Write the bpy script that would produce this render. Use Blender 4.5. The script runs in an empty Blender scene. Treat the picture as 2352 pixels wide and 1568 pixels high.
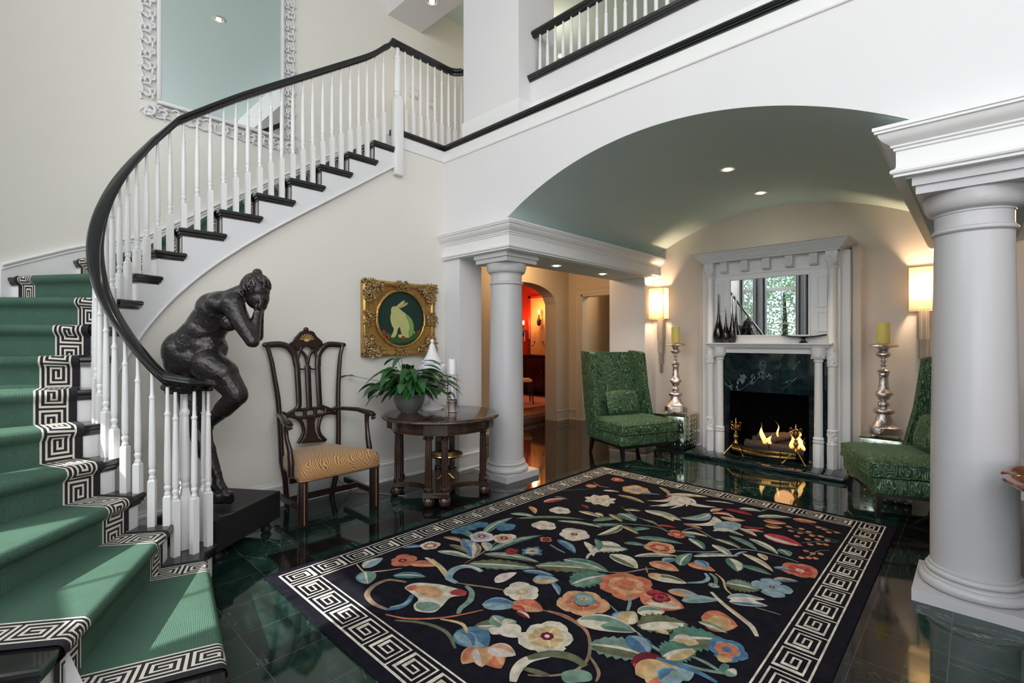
import bpy, bmesh, math, random
from mathutils import Vector, Matrix, noise
PI = math.pi
sin, cos = math.sin, math.cos
R = math.radians
COL = bpy.context.scene.collection
SC = bpy.context.scene

# ---------------------------------------------------------------- camera
cam_data = bpy.data.cameras.new('camera')
cam = bpy.data.objects.new('camera', cam_data)
COL.objects.link(cam)
cam.location = (0, 0, 1.40)
YAW = 46.3                                     # view direction is this far from -x towards +y
cam.rotation_euler = (R(90), 0, R(90 - YAW))
cam_data.sensor_width = 36.0
cam_data.lens = 36.0 * 1118.0 / 2352.0
cam_data.shift_y = -2.0 / 2352.0
cam_data.clip_start = 0.05
cam_data.clip_end = 100
SC.camera = cam

# ---------------------------------------------------------------- colour management
SC.view_settings.view_transform = 'Standard'
SC.view_settings.look = 'None'
SC.view_settings.exposure = 0.0
SC.view_settings.gamma = 1.0
SC.view_settings.use_curve_mapping = False
SC.cycles.max_bounces = 10
SC.cycles.diffuse_bounces = 5
SC.cycles.glossy_bounces = 5
SC.cycles.transmission_bounces = 8
SC.cycles.transparent_max_bounces = 12
SC.cycles.sample_clamp_indirect = 6.0
SC.cycles.caustics_reflective = False
SC.cycles.caustics_refractive = False

# ---------------------------------------------------------------- world, sun, added area fill
world = bpy.data.worlds.new('world')
SC.world = world
world.use_nodes = True
wn = world.node_tree
bg = wn.nodes['Background']
sky = wn.nodes.new('ShaderNodeTexSky')
sky.sky_type = 'HOSEK_WILKIE'
sky.turbidity = 3.0
sky.sun_direction = (0.1, -0.72, 0.69)
wn.links.new(sky.outputs[0], bg.inputs[0])
bg.inputs[1].default_value = 7.0

def light(name, kind, loc, energy, color=(1, 1, 1), rot=(0, 0, 0), **kw):
    d = bpy.data.lights.new(name, kind)
    d.energy = energy
    d.color = color
    for k, v in kw.items():
        setattr(d, k, v)
    o = bpy.data.objects.new(name, d)
    COL.objects.link(o)
    o.location = loc
    o.rotation_euler = rot
    return o

def aim(o, d):
    o.rotation_euler = Vector(d).to_track_quat('-Z', 'Y').to_euler()

sun = light('sunlight', 'SUN', (0, -6, 8), 11, (1, .96, .9), angle=R(0.6))
aim(sun, (0.03, 0.74, -0.67))
FILL_COL = (1.0, 0.972, 1.0)
for i, (x, y, z, w, h, e, d) in enumerate([
        (-2.7, -2.45, 3.48, 3.6, .5, 60, (0.0, 1, -.35)),
        (1.0, -2.45, 1.7, 3.2, 2.2, 58, (-.24, 1, .24)),
        (3.05, -.6, 2.2, 3.0, 3.0, 45, (-1, .1, .05)),
        (-1.2, -2.45, 4.75, 7.0, 1.3, 125, (-.05, 1, -.12)),
        (3.05, -.2, 4.75, 4.0, 1.3, 118, (-1, .05, -.12))]):
    a = light('window_daylight', 'AREA', (x, y, z), e, FILL_COL, shape='RECTANGLE', size=w, size_y=h)  # added indoor fill; right-wall and upper ones have no opening behind them
    aim(a, d)

# ---------------------------------------------------------------- materials
MATS = {}
def sock(n, *names):
    for k in names:
        if k in n.inputs:
            return n.inputs[k]

def mat(name, col, rough=.5, metal=0, spec=.5, **kw):
    m = bpy.data.materials.new(name)
    m.use_nodes = True
    b = m.node_tree.nodes['Principled BSDF']
    b.inputs['Base Color'].default_value = (*col, 1)
    b.inputs['Roughness'].default_value = rough
    b.inputs['Metallic'].default_value = metal
    b.inputs['Specular IOR Level'].default_value = spec
    for k, v in kw.items():
        b.inputs[k.replace('_', ' ')].default_value = v
    MATS[name] = m
    return m

class G:
    """little node-graph helper on one material"""
    def __init__(s, m):
        s.t = m.node_tree
        s.b = s.t.nodes.get('Principled BSDF')
    def n(s, typ, ins=None, **props):
        nd = s.t.nodes.new('ShaderNode' + typ)
        for k, v in props.items():
            setattr(nd, k, v)
        for k, v in (ins or {}).items():
            if hasattr(v, 'is_output') or isinstance(v, bpy.types.NodeSocket):
                s.t.links.new(v, nd.inputs[k])
            else:
                nd.inputs[k].default_value = v
        return nd
    def link(s, a, b):
        s.t.links.new(a, b)
    def obj(s):
        return s.n('TexCoord').outputs['Object']
    def uv(s):
        return s.n('TexCoord').outputs['UV']
    def noise(s, scale, detail=3, vec=None, rough=.5, dist=0):
        i = {'Scale': scale, 'Detail': detail, 'Roughness': rough, 'Distortion': dist}
        i['Vector'] = vec if vec is not None else s.obj()
        return s.n('TexNoise', i).outputs['Fac']
    def ramp(s, fac, stops, interp='LINEAR'):
        r = s.n('ValToRGB', {'Fac': fac})
        cr = r.color_ramp
        cr.interpolation = interp
        while len(cr.elements) < len(stops):
            cr.elements.new(.5)
        for e, (p, c) in zip(cr.elements, stops):
            e.position = p
            e.color = (*c, 1) if len(c) == 3 else c
        return r.outputs['Color']
    def math(s, op, a, b=0, clamp=False):
        nd = s.n('Math', operation=op, use_clamp=clamp)
        for i, v in enumerate((a, b)):
            if isinstance(v, bpy.types.NodeSocket):
                s.t.links.new(v, nd.inputs[i])
            else:
                nd.inputs[i].default_value = v
        return nd.outputs[0]
    def mix(s, fac, a, b, blend='MIX'):
        nd = s.n('Mix', data_type='RGBA', blend_type=blend)
        for i, v in ((0, fac), (6, a), (7, b)):
            if isinstance(v, bpy.types.NodeSocket):
                s.t.links.new(v, nd.inputs[i])
            else:
                nd.inputs[i].default_value = (*v, 1) if isinstance(v, tuple) and len(v) == 3 else v
        return nd.outputs[2]
    def bump(s, h, strength=.3, dist=.01):
        bp = s.n('Bump', {'Height': h, 'Strength': strength, 'Distance': dist})
        s.link(bp.outputs[0], s.b.inputs['Normal'])
    def base(s, c):
        s.link(c, s.b.inputs['Base Color'])
    def rough(s, c):
        s.link(c, s.b.inputs['Roughness'])

def speckled(name, c1, c2, scale=6, rough=.6, bump=0, bscale=60, **kw):
    m = mat(name, c1, rough, **kw)
    g = G(m)
    g.base(g.mix(g.noise(scale, 4), c1, c2))
    if bump:
        g.bump(g.noise(bscale, 3), bump, .004)
    return m

speckled('wall_cream', (.74, .72, .665), (.76, .74, .69), 1.5, .75, .08, 120)
speckled('wall_pale', (.72, .71, .725), (.74, .73, .745), 1.5, .72)
speckled('wall_tan', (.46, .37, .25), (.49, .40, .28), 1.2, .7)
speckled('wall_blush', (.74, .67, .60), (.76, .69, .62), 1.5, .7)
speckled('wall_red', (.38, .015, .01), (.44, .03, .015), 3, .5)
speckled('wall_teal', (.58, .71, .69), (.60, .73, .71), 1.0, .7)
speckled('ceiling_aqua', (.62, .74, .73), (.64, .76, .75), 1.0, .7)
mat('trim_white', (.80, .80, .80), .35)
mat('paint_white', (.78, .78, .78), .3)
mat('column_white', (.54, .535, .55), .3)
mat('chalk_white', (.72, .72, .74), .5)
mat('black_wood', (.012, .011, .012), .22, Coat_Weight=.3)
mat('rail_black', (.006, .0055, .006), .16, spec=.35, Coat_Weight=.3, Coat_Roughness=.05)
mat('black_flat', (.012, .012, .013), .5)
mat('grout', (.03, .032, .03), .5)

def marble(name, dark, mid, light_, vein, scale=3.0, tile=None, rot=0, rough=.05, grout=(.075, .075, .065)):
    m = mat(name, dark, rough)
    g = G(m)
    o = g.obj()
    mp = g.n('Mapping', {'Vector': o, 'Rotation': (0, 0, R(28)), 'Scale': (1, 2.6, 1)}).outputs[0]
    vec = mp
    cell = None
    if tile:
        mt = g.n('Mapping', {'Vector': o, 'Rotation': (0, 0, rot), 'Location': (.09, .14, 0)}).outputs[0]
        sp = g.n('SeparateXYZ', {'Vector': mt})
        fx = g.math('DIVIDE', sp.outputs[0], tile); fy = g.math('DIVIDE', sp.outputs[1], tile)
        ix = g.math('FLOOR', fx); iy = g.math('FLOOR', fy)
        cb = g.n('CombineXYZ', {'X': ix, 'Y': iy, 'Z': 0.0})
        wn_ = g.n('TexWhiteNoise', {'Vector': cb.outputs[0]}, noise_dimensions='3D')
        cell = wn_.outputs['Value']
        off = g.n('VectorMath', {0: wn_.outputs['Color'], 1: (7, 7, 7)}, operation='MULTIPLY').outputs[0]
        vec = g.n('VectorMath', {0: mp, 1: off}, operation='ADD').outputs[0]
    n1 = g.noise(scale, 8, vec, .68, 1.2)
    c = g.ramp(n1, [(0.30, dark), (.50, mid), (.66, light_), (.8, mid)])
    n2 = g.noise(scale * .55, 6, vec, .6, 1.6)
    v = g.math('ABSOLUTE', g.math('SUBTRACT', n2, .5))
    vm = g.ramp(v, [(0, (1, 1, 1)), (.003, (.5, .5, .5)), (.009, (0, 0, 0))])
    n3 = g.noise(scale * .8, 2, vec)
    vmask = g.math('MULTIPLY', vm, g.ramp(n3, [(.5, (0, 0, 0)), (.62, (1, 1, 1))]))
    c = g.mix(vmask, c, vein)
    n4 = g.noise(scale * 6, 8, vec, .75, .6)
    c = g.mix(g.ramp(n4, [(.52, (0, 0, 0)), (.72, (.55, .55, .55))]), c, light_)
    if tile:
        br = g.math('ADD', g.math('MULTIPLY', cell, .7), .65)
        c = g.mix(1.0, c, g.n('CombineColor', {0: br, 1: br, 2: br}).outputs[0], 'MULTIPLY')
        def edge(f, i):
            a = g.math('SUBTRACT', f, i)
            return g.math('MINIMUM', a, g.math('SUBTRACT', 1, a))
        e = g.math('MINIMUM', edge(fx, ix), edge(fy, iy))
        gm = g.math('LESS_THAN', e, .0016 / tile)
        c = g.mix(gm, c, grout)
    g.base(c)
    return m

marble('marble_floor', (.003, .011, .009), (.008, .024, .019), (.024, .052, .043), (.22, .28, .24), 2.4, .3048, 0)
marble('marble_diag', (.002, .009, .007), (.006, .022, .016), (.015, .05, .037), (.30, .38, .32), 2.4, .305, R(45))
marble('marble_slab', (.004, .009, .012), (.006, .013, .017), (.013, .034, .033), (.30, .50, .40), 3.0)
marble('granite_black', (.0035, .0035, .004), (.006, .006, .006), (.012, .012, .012), (.05, .05, .05), 5, .3048, 0, .06, (.05, .045, .038))
marble('granite_brown', (.006, .004, .003), (.012, .008, .006), (.022, .015, .011), (.05, .04, .03), 6, .3048, 0, .06, (.05, .045, .038))

def wood(name, c1, c2, scale=8, rough=.3, stretch=(1, 1, .08), **kw):
    m = mat(name, c1, rough, **kw)
    g = G(m)
    mp = g.n('Mapping', {'Vector': g.obj(), 'Scale': stretch}).outputs[0]
    g.base(g.mix(g.noise(scale, 6, mp, .6, 1.5), c1, c2))
    return m
wood('mahogany', (.012, .006, .005), (.035, .015, .012), 30, .28, Coat_Weight=.3)
wood('table_wood', (.018, .009, .006), (.055, .027, .017), 24, .2, (1, .12, 1), Coat_Weight=.5)
wood('red_walnut', (.08, .025, .012), (.20, .07, .03), 22, .2, Coat_Weight=.5)
wood('oak_floor', (.10, .03, .012), (.20, .07, .025), 14, .25, (.1, 1, 1))
wood('dark_sideboard', (.012, .003, .002), (.03, .006, .004), 14, .3)

def velvet():
    m = mat('velvet_green', (.01, .1, .04), .62, Sheen_Weight=.12, Sheen_Roughness=.4)
    g = G(m)
    g.b.inputs['Sheen Tint'].default_value = (.55, 1, .6, 1)
    mp = g.n('Mapping', {'Vector': g.obj(), 'Scale': (2.7, 2.7, .95)}).outputs[0]
    n = g.noise(6.5, 1.0, mp, .4, .9)
    w = g.math('ABSOLUTE', g.math('SINE', g.math('MULTIPLY', n, 34)))
    lines = g.ramp(w, [(.0, (1, 1, 1)), (.22, (.8, .8, .8)), (.48, (0, 0, 0))])
    nb = g.noise(3, 2)
    dark = g.mix(nb, (.003, .018, .007), (.009, .048, .018))
    lite = g.mix(nb, (.13, .29, .14), (.28, .42, .20))
    g.base(g.mix(lines, dark, lite))
    g.bump(w, -.25, .006)
velvet()

def tiger():
    m = mat('gold_stripe_fabric', (.5, .3, .1), .6, Sheen_Weight=.3)
    g = G(m)
    o = g.obj()
    w = g.n('TexWave', {'Vector': o, 'Scale': 30.0, 'Distortion': 12.0, 'Detail': 1.0, 'Detail Scale': .45}, wave_type='BANDS', bands_direction='DIAGONAL')
    c = g.ramp(w.outputs['Fac'], [(.12, (.20, .08, .022)), (.38, (.48, .26, .10)), (.8, (.58, .34, .14))])
    g.base(c)
    g.bump(w.outputs['Fac'], .4, .003)
tiger()

def carpet(name, c1, c2, k=150):
    m = mat(name, c1, .95, spec=.1)
    g = G(m)
    sp = g.n('SeparateXYZ', {'Vector': g.uv()})
    a = g.math('SINE', g.math('MULTIPLY', sp.outputs[0], k * PI))
    b = g.math('SINE', g.math('MULTIPLY', sp.outputs[1], k * PI))
    w = g.math('ADD', g.math('MULTIPLY', g.math('ABSOLUTE', a), .5), g.math('MULTIPLY', g.math('ABSOLUTE', b), .5))
    ns = g.noise(9, 3)
    base = g.mix(ns, c1, c2)
    g.base(g.mix(g.ramp(w, [(.15, (0, 0, 0)), (.65, (1, 1, 1))]), g.mix(.78, base, (.008, .026, .016)), base))
    g.bump(w, .6, .004)
carpet('runner_green', (.066, .132, .092), (.090, .168, .130), 170)
speckled('runner_black', (.008, .008, .011), (.016, .016, .02), 80, .95, .4, 400)
speckled('runner_ivory', (.62, .58, .50), (.72, .68, .6), 80, .95, .4, 400)

def bronze():
    m = mat('dark_bronze', (.03, .028, .03), .30, metal=.6, Coat_Weight=.35, Coat_Roughness=.18)
    g = G(m)
    g.base(g.mix(g.noise(5, 4), (.014, .013, .015), (.055, .045, .045)))
    g.rough(g.ramp(g.noise(9, 4), [(.3, (.17,) * 3), (.7, (.34,) * 3)]))
    h = g.math('ADD', g.noise(22, 3, dist=.8), g.math('MULTIPLY', g.noise(70, 2), .35))
    g.bump(h, .55, .02)
bronze()
def silver():
    m = mat('hammered_silver', (.62, .57, .54), .3, metal=1)
    g = G(m)
    g.base(g.mix(g.noise(14, 4), (.82, .78, .76), (.50, .40, .36)))
    g.bump(g.noise(60, 3, dist=.6), .5, .008)
silver()
def gold_leaf():
    m = mat('gold_leaf', (.72, .43, .12), .34, metal=.85)
    g = G(m)
    g.base(g.mix(g.noise(20, 4), (.78, .50, .16), (.30, .15, .05)))
    g.bump(g.noise(70, 3), .3, .004)
gold_leaf()
mat('gold_dark', (.30, .16, .06), .4, metal=.8)
mat('gold_dark2', (.52, .36, .18), .3, metal=.9)
mat('brass', (.62, .38, .13), .25, metal=1)
mat('iron', (.02, .02, .02), .4, metal=.6)
mat('mirror_glass', (.92, .95, .94), .01, metal=1)
mat('antique_mirror', (.66, .74, .60), .16, metal=1)
mat('clear_glass', (1, 1, 1), .0, Transmission_Weight=1.0, IOR=1.45)
mat('smoke_glass', (.10, .12, .12), .02, Transmission_Weight=.85, IOR=1.45)
mat('inner_smoke', (.012, .015, .016), .05, Transmission_Weight=.4)
mat('milk_glass', (.80, .80, .84), .08, Coat_Weight=.5)
mat('wax_white', (.80, .80, .80), .45, Subsurface_Weight=.2)
mat('wax_yellow', (.72, .60, .16), .45)
mat('sconce_metal', (.42, .36, .30), .4, metal=.4)
mat('seam_tan', (.36, .24, .13), .7)
mat('leaf_green', (.018, .095, .022), .32)
mat('stem_green', (.04, .11, .03), .5)
speckled('pot_glaze', (.09, .09, .085), (.17, .16, .15), 5, .22)
mat('soil', (.02, .014, .01), .95)
mat('brick_black', (.003, .003, .0045), 1.0, spec=.05)
mat('linen_white', (.75, .75, .77), .8)
mat('linen_black', (.03, .03, .045), .8)
mat('linen_grey', (.35, .36, .38), .8)
mat('switch_white', (.6, .6, .58), .4)
speckled('bark', (.06, .045, .03), (.03, .02, .015), 12, .9)
speckled('foliage', (.30, .42, .20), (.5, .6, .38), 5, .7)
speckled('lawn', (.05, .12, .03), (.09, .17, .05), 3, .9)
speckled('rug_wine', (.12, .012, .014), (.32, .05, .03), 9, .9)
speckled('oriental_red', (.40, .10, .05), (.62, .36, .22), 14, .9)
mat('seat_gold', (.65, .40, .14), .7)
speckled('log_bark', (.012, .009, .008), (.15, .11, .09), 34, .9, .9, 60)
mat('panel_peach', (.50, .30, .12), .6)
mat('rubber_cord', (.35, .3, .2), .5)

def emit(name, col, strength):
    m = bpy.data.materials.new(name); m.use_nodes = True
    t = m.node_tree; t.nodes.clear()
    o = t.nodes.new('ShaderNodeOutputMaterial'); e = t.nodes.new('ShaderNodeEmission')
    e.inputs[0].default_value = (*col, 1); e.inputs[1].default_value = strength
    t.links.new(e.outputs[0], o.inputs[0])
    MATS[name] = m
emit('bulb_warm', (1, .78, .45), 14)
emit('bulb_day', (1, .93, .8), 9)
emit('bulb_amber', (1, .45, .12), 9)

def lampshade():
    m = mat('lampshade_linen', (.85, .76, .58), .8, Transmission_Weight=0)
    t = m.node_tree
    g = G(m)
    tr = g.n('BsdfTranslucent', {'Color': (.90, .74, .46, 1)})
    mx = g.n('MixShader', {'Fac': .24})
    g.link(g.b.outputs[0], mx.inputs[1]); g.link(tr.outputs[0], mx.inputs[2])
    g.link(mx.outputs[0], t.nodes['Material Output'].inputs[0])
lampshade()
def flame():
    m = bpy.data.materials.new('flame'); m.use_nodes = True
    t = m.node_tree; t.nodes.clear()
    g = G(m)
    o = g.n('OutputMaterial')
    sp = g.n('SeparateXYZ', {'Vector': g.n('TexCoord').outputs['Generated']})
    c = g.ramp(sp.outputs[2], [(0, (1, .35, .06)), (.45, (1, .62, .22)), (1, (1, .42, .1))])
    e = g.n('Emission', {'Color': c, 'Strength': 3.2})
    tr = g.n('BsdfTransparent')
    lw = g.n('LayerWeight', {'Blend': .25})
    f = g.math('MULTIPLY', g.math('SUBTRACT', 1, lw.outputs['Facing']), g.ramp(sp.outputs[2], [(0, (.35,) * 3), (.5, (.75,) * 3), (1, (.05,) * 3)]), True)
    mx = g.n('MixShader', {'Fac': f})
    g.link(tr.outputs[0], mx.inputs[1]); g.link(e.outputs[0], mx.inputs[2]); g.link(mx.outputs[0], o.inputs[0])
    MATS['flame'] = m
flame()
def pane_glass():
    m = bpy.data.materials.new('window_glass'); m.use_nodes = True
    m.node_tree.nodes.clear(); g = G(m); o = g.n('OutputMaterial')
    tr = g.n('BsdfTransparent', {'Color': (.97, .98, .97, 1)}); gl = g.n('BsdfGlossy', {'Roughness': 0.0}); mx = g.n('MixShader', {'Fac': .05})
    g.link(tr.outputs[0], mx.inputs[1]); g.link(gl.outputs[0], mx.inputs[2]); g.link(mx.outputs[0], o.inputs[0])
    MATS['window_glass'] = m
pane_glass()

# ---------------------------------------------------------------- mesh builder
class MB:
    def __init__(s):
        s.v = []; s.f = []; s.m = []; s.uv = {}
    def mark(s):
        return len(s.v)
    def xf(s, M, start=0):
        for i in range(start, len(s.v)):
            s.v[i] = M @ Vector(s.v[i])
        return s
    def face(s, idx, m=0, uv=None):
        if uv: s.uv[len(s.f)] = uv
        s.f.append(tuple(idx)); s.m.append(m)
    def poly(s, pts, m=0, uv=None):
        b = len(s.v); s.v += [Vector(p) for p in pts]
        s.face(range(b, b + len(pts)), m, uv)
    def hexa(s, p, m=0):                      # p: 4 bottom (ccw) + 4 top
        b = len(s.v); s.v += [Vector(q) for q in p]
        for q in ((3, 2, 1, 0), (4, 5, 6, 7), (0, 1, 5, 4), (1, 2, 6, 5), (2, 3, 7, 6), (3, 0, 4, 7)):
            s.face([b + i for i in q], m)
    def box(s, x0, x1, y0, y1, z0, z1, m=0):
        s.hexa([(x0, y0, z0), (x1, y0, z0), (x1, y1, z0), (x0, y1, z0), (x0, y0, z1), (x1, y0, z1), (x1, y1, z1), (x0, y1, z1)], m)
    def rbox(s, x0, x1, y0, y1, z0, z1, bev=.01, m=0):
        """box with chamfered edges"""
        b = min(bev, (x1 - x0) / 2.01, (y1 - y0) / 2.01, (z1 - z0) / 2.01)
        prof = [(b, 0), (b * .3, b * .3), (0, b)]
        rows = [(b, z0)] + [(b * .3, z0 + b * .3)] + [(0, z0 + b), (0, z1 - b)] + [(b * .3, z1 - b * .3), (b, z1)]
        base = len(s.v); n = 12
        for ins, z in rows:
            X0, X1, Y0, Y1 = x0 + ins, x1 - ins, y0 + ins, y1 - ins
            c = b
            s.v += [Vector(p) for p in ((X0 + c, Y0, z), (X1 - c, Y0, z), (X1 - c * .3, Y0 + c * .3, z), (X1, Y0 + c, z), (X1, Y1 - c, z), (X1 - c * .3, Y1 - c * .3, z),
                    (X1 - c, Y1, z), (X0 + c, Y1, z), (X0 + c * .3, Y1 - c * .3, z), (X0, Y1 - c, z), (X0, Y0 + c, z), (X0 + c * .3, Y0 + c * .3, z))]
        for i in range(len(rows) - 1):
            for j in range(n):
                k = (j + 1) % n
                s.face((base + i * n + j, base + i * n + k, base + (i + 1) * n + k, base + (i + 1) * n + j), m)
        s.face([base + j for j in range(n)][::-1], m)
        s.face([base + (len(rows) - 1) * n + j for j in range(n)], m)
    def lathe(s, prof, c=(0, 0, 0), seg=24, m=0, sq=0, rot=0, cap=True):
        """prof: list of (r, z); sq=4 makes it square"""
        if sq: seg = sq
        b = len(s.v)
        for r, z in prof:
            for j in range(seg):
                a = 2 * PI * j / seg + rot
                s.v.append(Vector((c[0] + r * cos(a), c[1] + r * sin(a), c[2] + z)))
        for i in range(len(prof) - 1):
            for j in range(seg):
                k = (j + 1) % seg
                s.face((b + i * seg + j, b + i * seg + k, b + (i + 1) * seg + k, b + (i + 1) * seg + j), m)
        if cap:
            if prof[0][0] > 1e-5: s.face([b + j for j in range(seg)][::-1], m)
            if prof[-1][0] > 1e-5: s.face([b + (len(prof) - 1) * seg + j for j in range(seg)], m)
    def tube(s, path, rad, seg=10, m=0, closed=False, cap=True, flat=1.0, up=(0, 0, 1)):
        """round (or flattened) tube along a path"""
        P = [Vector(p) for p in path]; n = len(P)
        if not isinstance(rad, (list, tuple)): rad = [rad] * n
        b = len(s.v)
        for i in range(n):
            a = P[(i - 1) % n] if (closed or i > 0) else P[i]
            c = P[(i + 1) % n] if (closed or i < n - 1) else P[i]
            t = (c - a)
            if t.length < 1e-9: t = Vector((0, 0, 1))
            t.normalize()
            u = Vector(up)
            if abs(t.dot(u)) > .97: u = Vector((1, 0, 0)) if abs(t.x) < .9 else Vector((0, 1, 0))
            sd = t.cross(u).normalized(); w = sd.cross(t).normalized()
            for j in range(seg):
                an = 2 * PI * j / seg
                s.v.append(P[i] + sd * (rad[i] * cos(an)) + w * (rad[i] * flat * sin(an)))
        for i in range(n if closed else n - 1):
            i2 = (i + 1) % n
            for j in range(seg):
                k = (j + 1) % seg
                s.face((b + i * seg + j, b + i * seg + k, b + i2 * seg + k, b + i2 * seg + j), m)
        if cap and not closed:
            s.face([b + j for j in range(seg)][::-1], m)
            s.face([b + (n - 1) * seg + j for j in range(seg)], m)
    def sweep(s, path, prof, m=0, closed=False, cap=True):
        """sweep a (out, up) profile along a horizontal-ish path; out = right-hand side of travel, mitred corners"""
        P = [Vector(p) for p in path]; n = len(P); k = len(prof); b = len(s.v)
        for i in range(n):
            d1 = (P[i] - P[(i - 1) % n]) if (closed or i > 0) else None
            d2 = (P[(i + 1) % n] - P[i]) if (closed or i < n - 1) else None
            def nr(d):
                h = Vector((d.x, d.y, 0)).normalized(); return Vector((h.y, -h.x, 0))
            if d1 is None: o = nr(d2)
            elif d2 is None: o = nr(d1)
            else:
                a, c = nr(d1), nr(d2); o = (a + c)
                o = o / max(.15, (1 + a.dot(c)))
            for (q, z) in prof:
                s.v.append(P[i] + o * q + Vector((0, 0, z)))
        for i in range(n if closed else n - 1):
            i2 = (i + 1) % n
            for j in range(k):
                j2 = (j + 1) % k
                s.face((b + i * k + j, b + i2 * k + j, b + i2 * k + j2, b + i * k + j2), m)
        if cap and not closed:
            s.face([b + j for j in range(k)], m)
            s.face([b + (n - 1) * k + j for j in range(k)][::-1], m)
    def prism(s, pts, o, U, V, d, m=0):
        """extrude a 2-D polygon pts placed at o with axes U,V by vector d"""
        o, U, V, d = Vector(o), Vector(U), Vector(V), Vector(d)
        n = len(pts); b = len(s.v)
        for (a, c) in pts: s.v.append(o + U * a + V * c)
        for (a, c) in pts: s.v.append(o + U * a + V * c + d)
        s.face([b + i for i in range(n)], m); s.face([b + n + i for i in range(n)][::-1], m)
        for i in range(n):
            k = (i + 1) % n
            s.face((b + i, b + n + i, b + n + k, b + k), m)
    def grid(s, fn, nu, nv, m=0, uv=False, mfn=None):
        b = len(s.v)
        for i in range(nu + 1):
            for j in range(nv + 1):
                s.v.append(Vector(fn(i / nu, j / nv)))
        for i in range(nu):
            for j in range(nv):
                q = (b + i * (nv + 1) + j, b + (i + 1) * (nv + 1) + j, b + (i + 1) * (nv + 1) + j + 1, b + i * (nv + 1) + j + 1)
                s.face(q, mfn(i, j) if mfn else m)
    def ell(s, c, r, m=0, seg=16, rings=10, M=None):
        b0 = len(s.v)
        s.lathe([(sin(PI * i / rings), -cos(PI * i / rings)) for i in range(rings + 1)], (0, 0, 0), seg, m, cap=False)
        T = Matrix.Translation(Vector(c)) @ (M or Matrix.Identity(4)) @ Matrix.Diagonal((r[0], r[1], r[2], 1))
        s.xf(T, b0)
    def build(s, name, mats, parent=None, smooth=True, angle=38, weld=False):
        me = bpy.data.meshes.new(name)
        me.from_pydata([tuple(v) for v in s.v], [], s.f)
        if isinstance(mats, str): mats = [mats]
        for x in mats: me.materials.append(MATS[x])
        me.polygons.foreach_set('material_index', s.m)
        if s.uv:
            ul = me.uv_layers.new(name='uv')
            for p in me.polygons:
                q = s.uv.get(p.index)
                if q:
                    for li, c in zip(p.loop_indices, q): ul.data[li].uv = c
        bm = bmesh.new(); bm.from_mesh(me)
        if weld: bmesh.ops.remove_doubles(bm, verts=bm.verts, dist=1e-5)
        if weld != 'keep': bmesh.ops.recalc_face_normals(bm, faces=bm.faces)
        bm.to_mesh(me); bm.free()
        if smooth:
            me.polygons.foreach_set('use_smooth', [True] * len(me.polygons))
            me.set_sharp_from_angle(angle=R(angle))
        me.update()
        o = bpy.data.objects.new(name, me)
        COL.objects.link(o)
        if parent is not None: o.parent = parent
        return o

def tag(o, label, cat=None, group=None, kind=None):
    if label: o['label'] = label
    if cat: o['category'] = cat
    if group: o['group'] = group
    if kind: o['kind'] = kind
    return o
def thing(name, label, cat, loc=(0, 0, 0), rz=0, group=None):
    o = bpy.data.objects.new(name, None); COL.objects.link(o)
    o.empty_display_size = .1
    o.location = loc; o.rotation_euler = (0, 0, rz)
    return tag(o, label, cat, group)
def struct(name, mb, mats, **kw):
    o = mb.build(name, mats, **kw); o['kind'] = 'structure'; return o
def dup(root, loc=None, rz=None, label=None, group=None):
    def cp(o, par):
        c = o.copy(); COL.objects.link(c)
        if par is not None: c.parent = par
        for ch in [q for q in bpy.data.objects if q.parent == o and q != c]: cp(ch, c)
        return c
    r = cp(root, None)
    if loc is not None: r.location = loc
    if rz is not None: r.rotation_euler = (0, 0, rz)
    if label: r['label'] = label
    if group: r['group'] = group
    return r
def arc(cx, cy, r, a0, a1, n):
    return [(cx + r * cos(R(a0 + (a1 - a0) * i / n)), cy + r * sin(R(a0 + (a1 - a0) * i / n))) for i in range(n + 1)]
# ================================================================ THE SETTING
XC = -1.785                                   # centre line of the alcove
YF, YB = 3.39, 6.42                           # arch wall face, fireplace wall
CEIL = 5.92
m = MB()
def fl(x0, x1, y0, y1, k): m.box(x0, x1, y0, y1, -.1, 0, k)
fl(-5.6, -3.34, -2.9, 3.9, 0)
fl(-3.34, 3.4, -2.9, 1.19, 0)
fl(-3.34, -3.13, 1.19, 5.95, 1); fl(-.44, -.23, 1.19, 5.95, 1)
fl(-3.13, -.44, 1.19, 1.38, 1)
fl(-3.13, -.44, 1.38, 7.6, 2)
fl(-.23, 3.4, 1.19, 3.9, 0)
fl(-.23, 3.4, 3.9, 7.6, 3); fl(-.44, -.23, 5.95, 7.6, 3)
fl(-5.6, -3.34, 3.9, 7.6, 3); fl(-3.34, -3.13, 5.95, 7.6, 3)
struct('floor', m, ['marble_floor', 'granite_black', 'marble_diag', 'granite_brown'], smooth=False)
m = MB(); m.box(-10.5, -5.6, 3.0, 9.5, -.05, .1); m.box(-5.66, -5.56, 4.4, 6.7, .06, .125)
struct('floor', m, 'oak_floor', smooth=False)
m = MB(); m.box(-5.1, -3.2, 7.6, 10, -.1, 0)
struct('floor', m, 'granite_brown', smooth=False)

m = MB(); m.box(-5.6, 3.4, -2.9, 8.3, CEIL, CEIL + .1)
struct('ceiling', m, 'ceiling_aqua', smooth=False)
m = MB(); m.box(-5.6, 3.3, 3.34, 3.84, 5.49, CEIL)
struct('trim_1', m, 'wall_pale', smooth=False)

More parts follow.
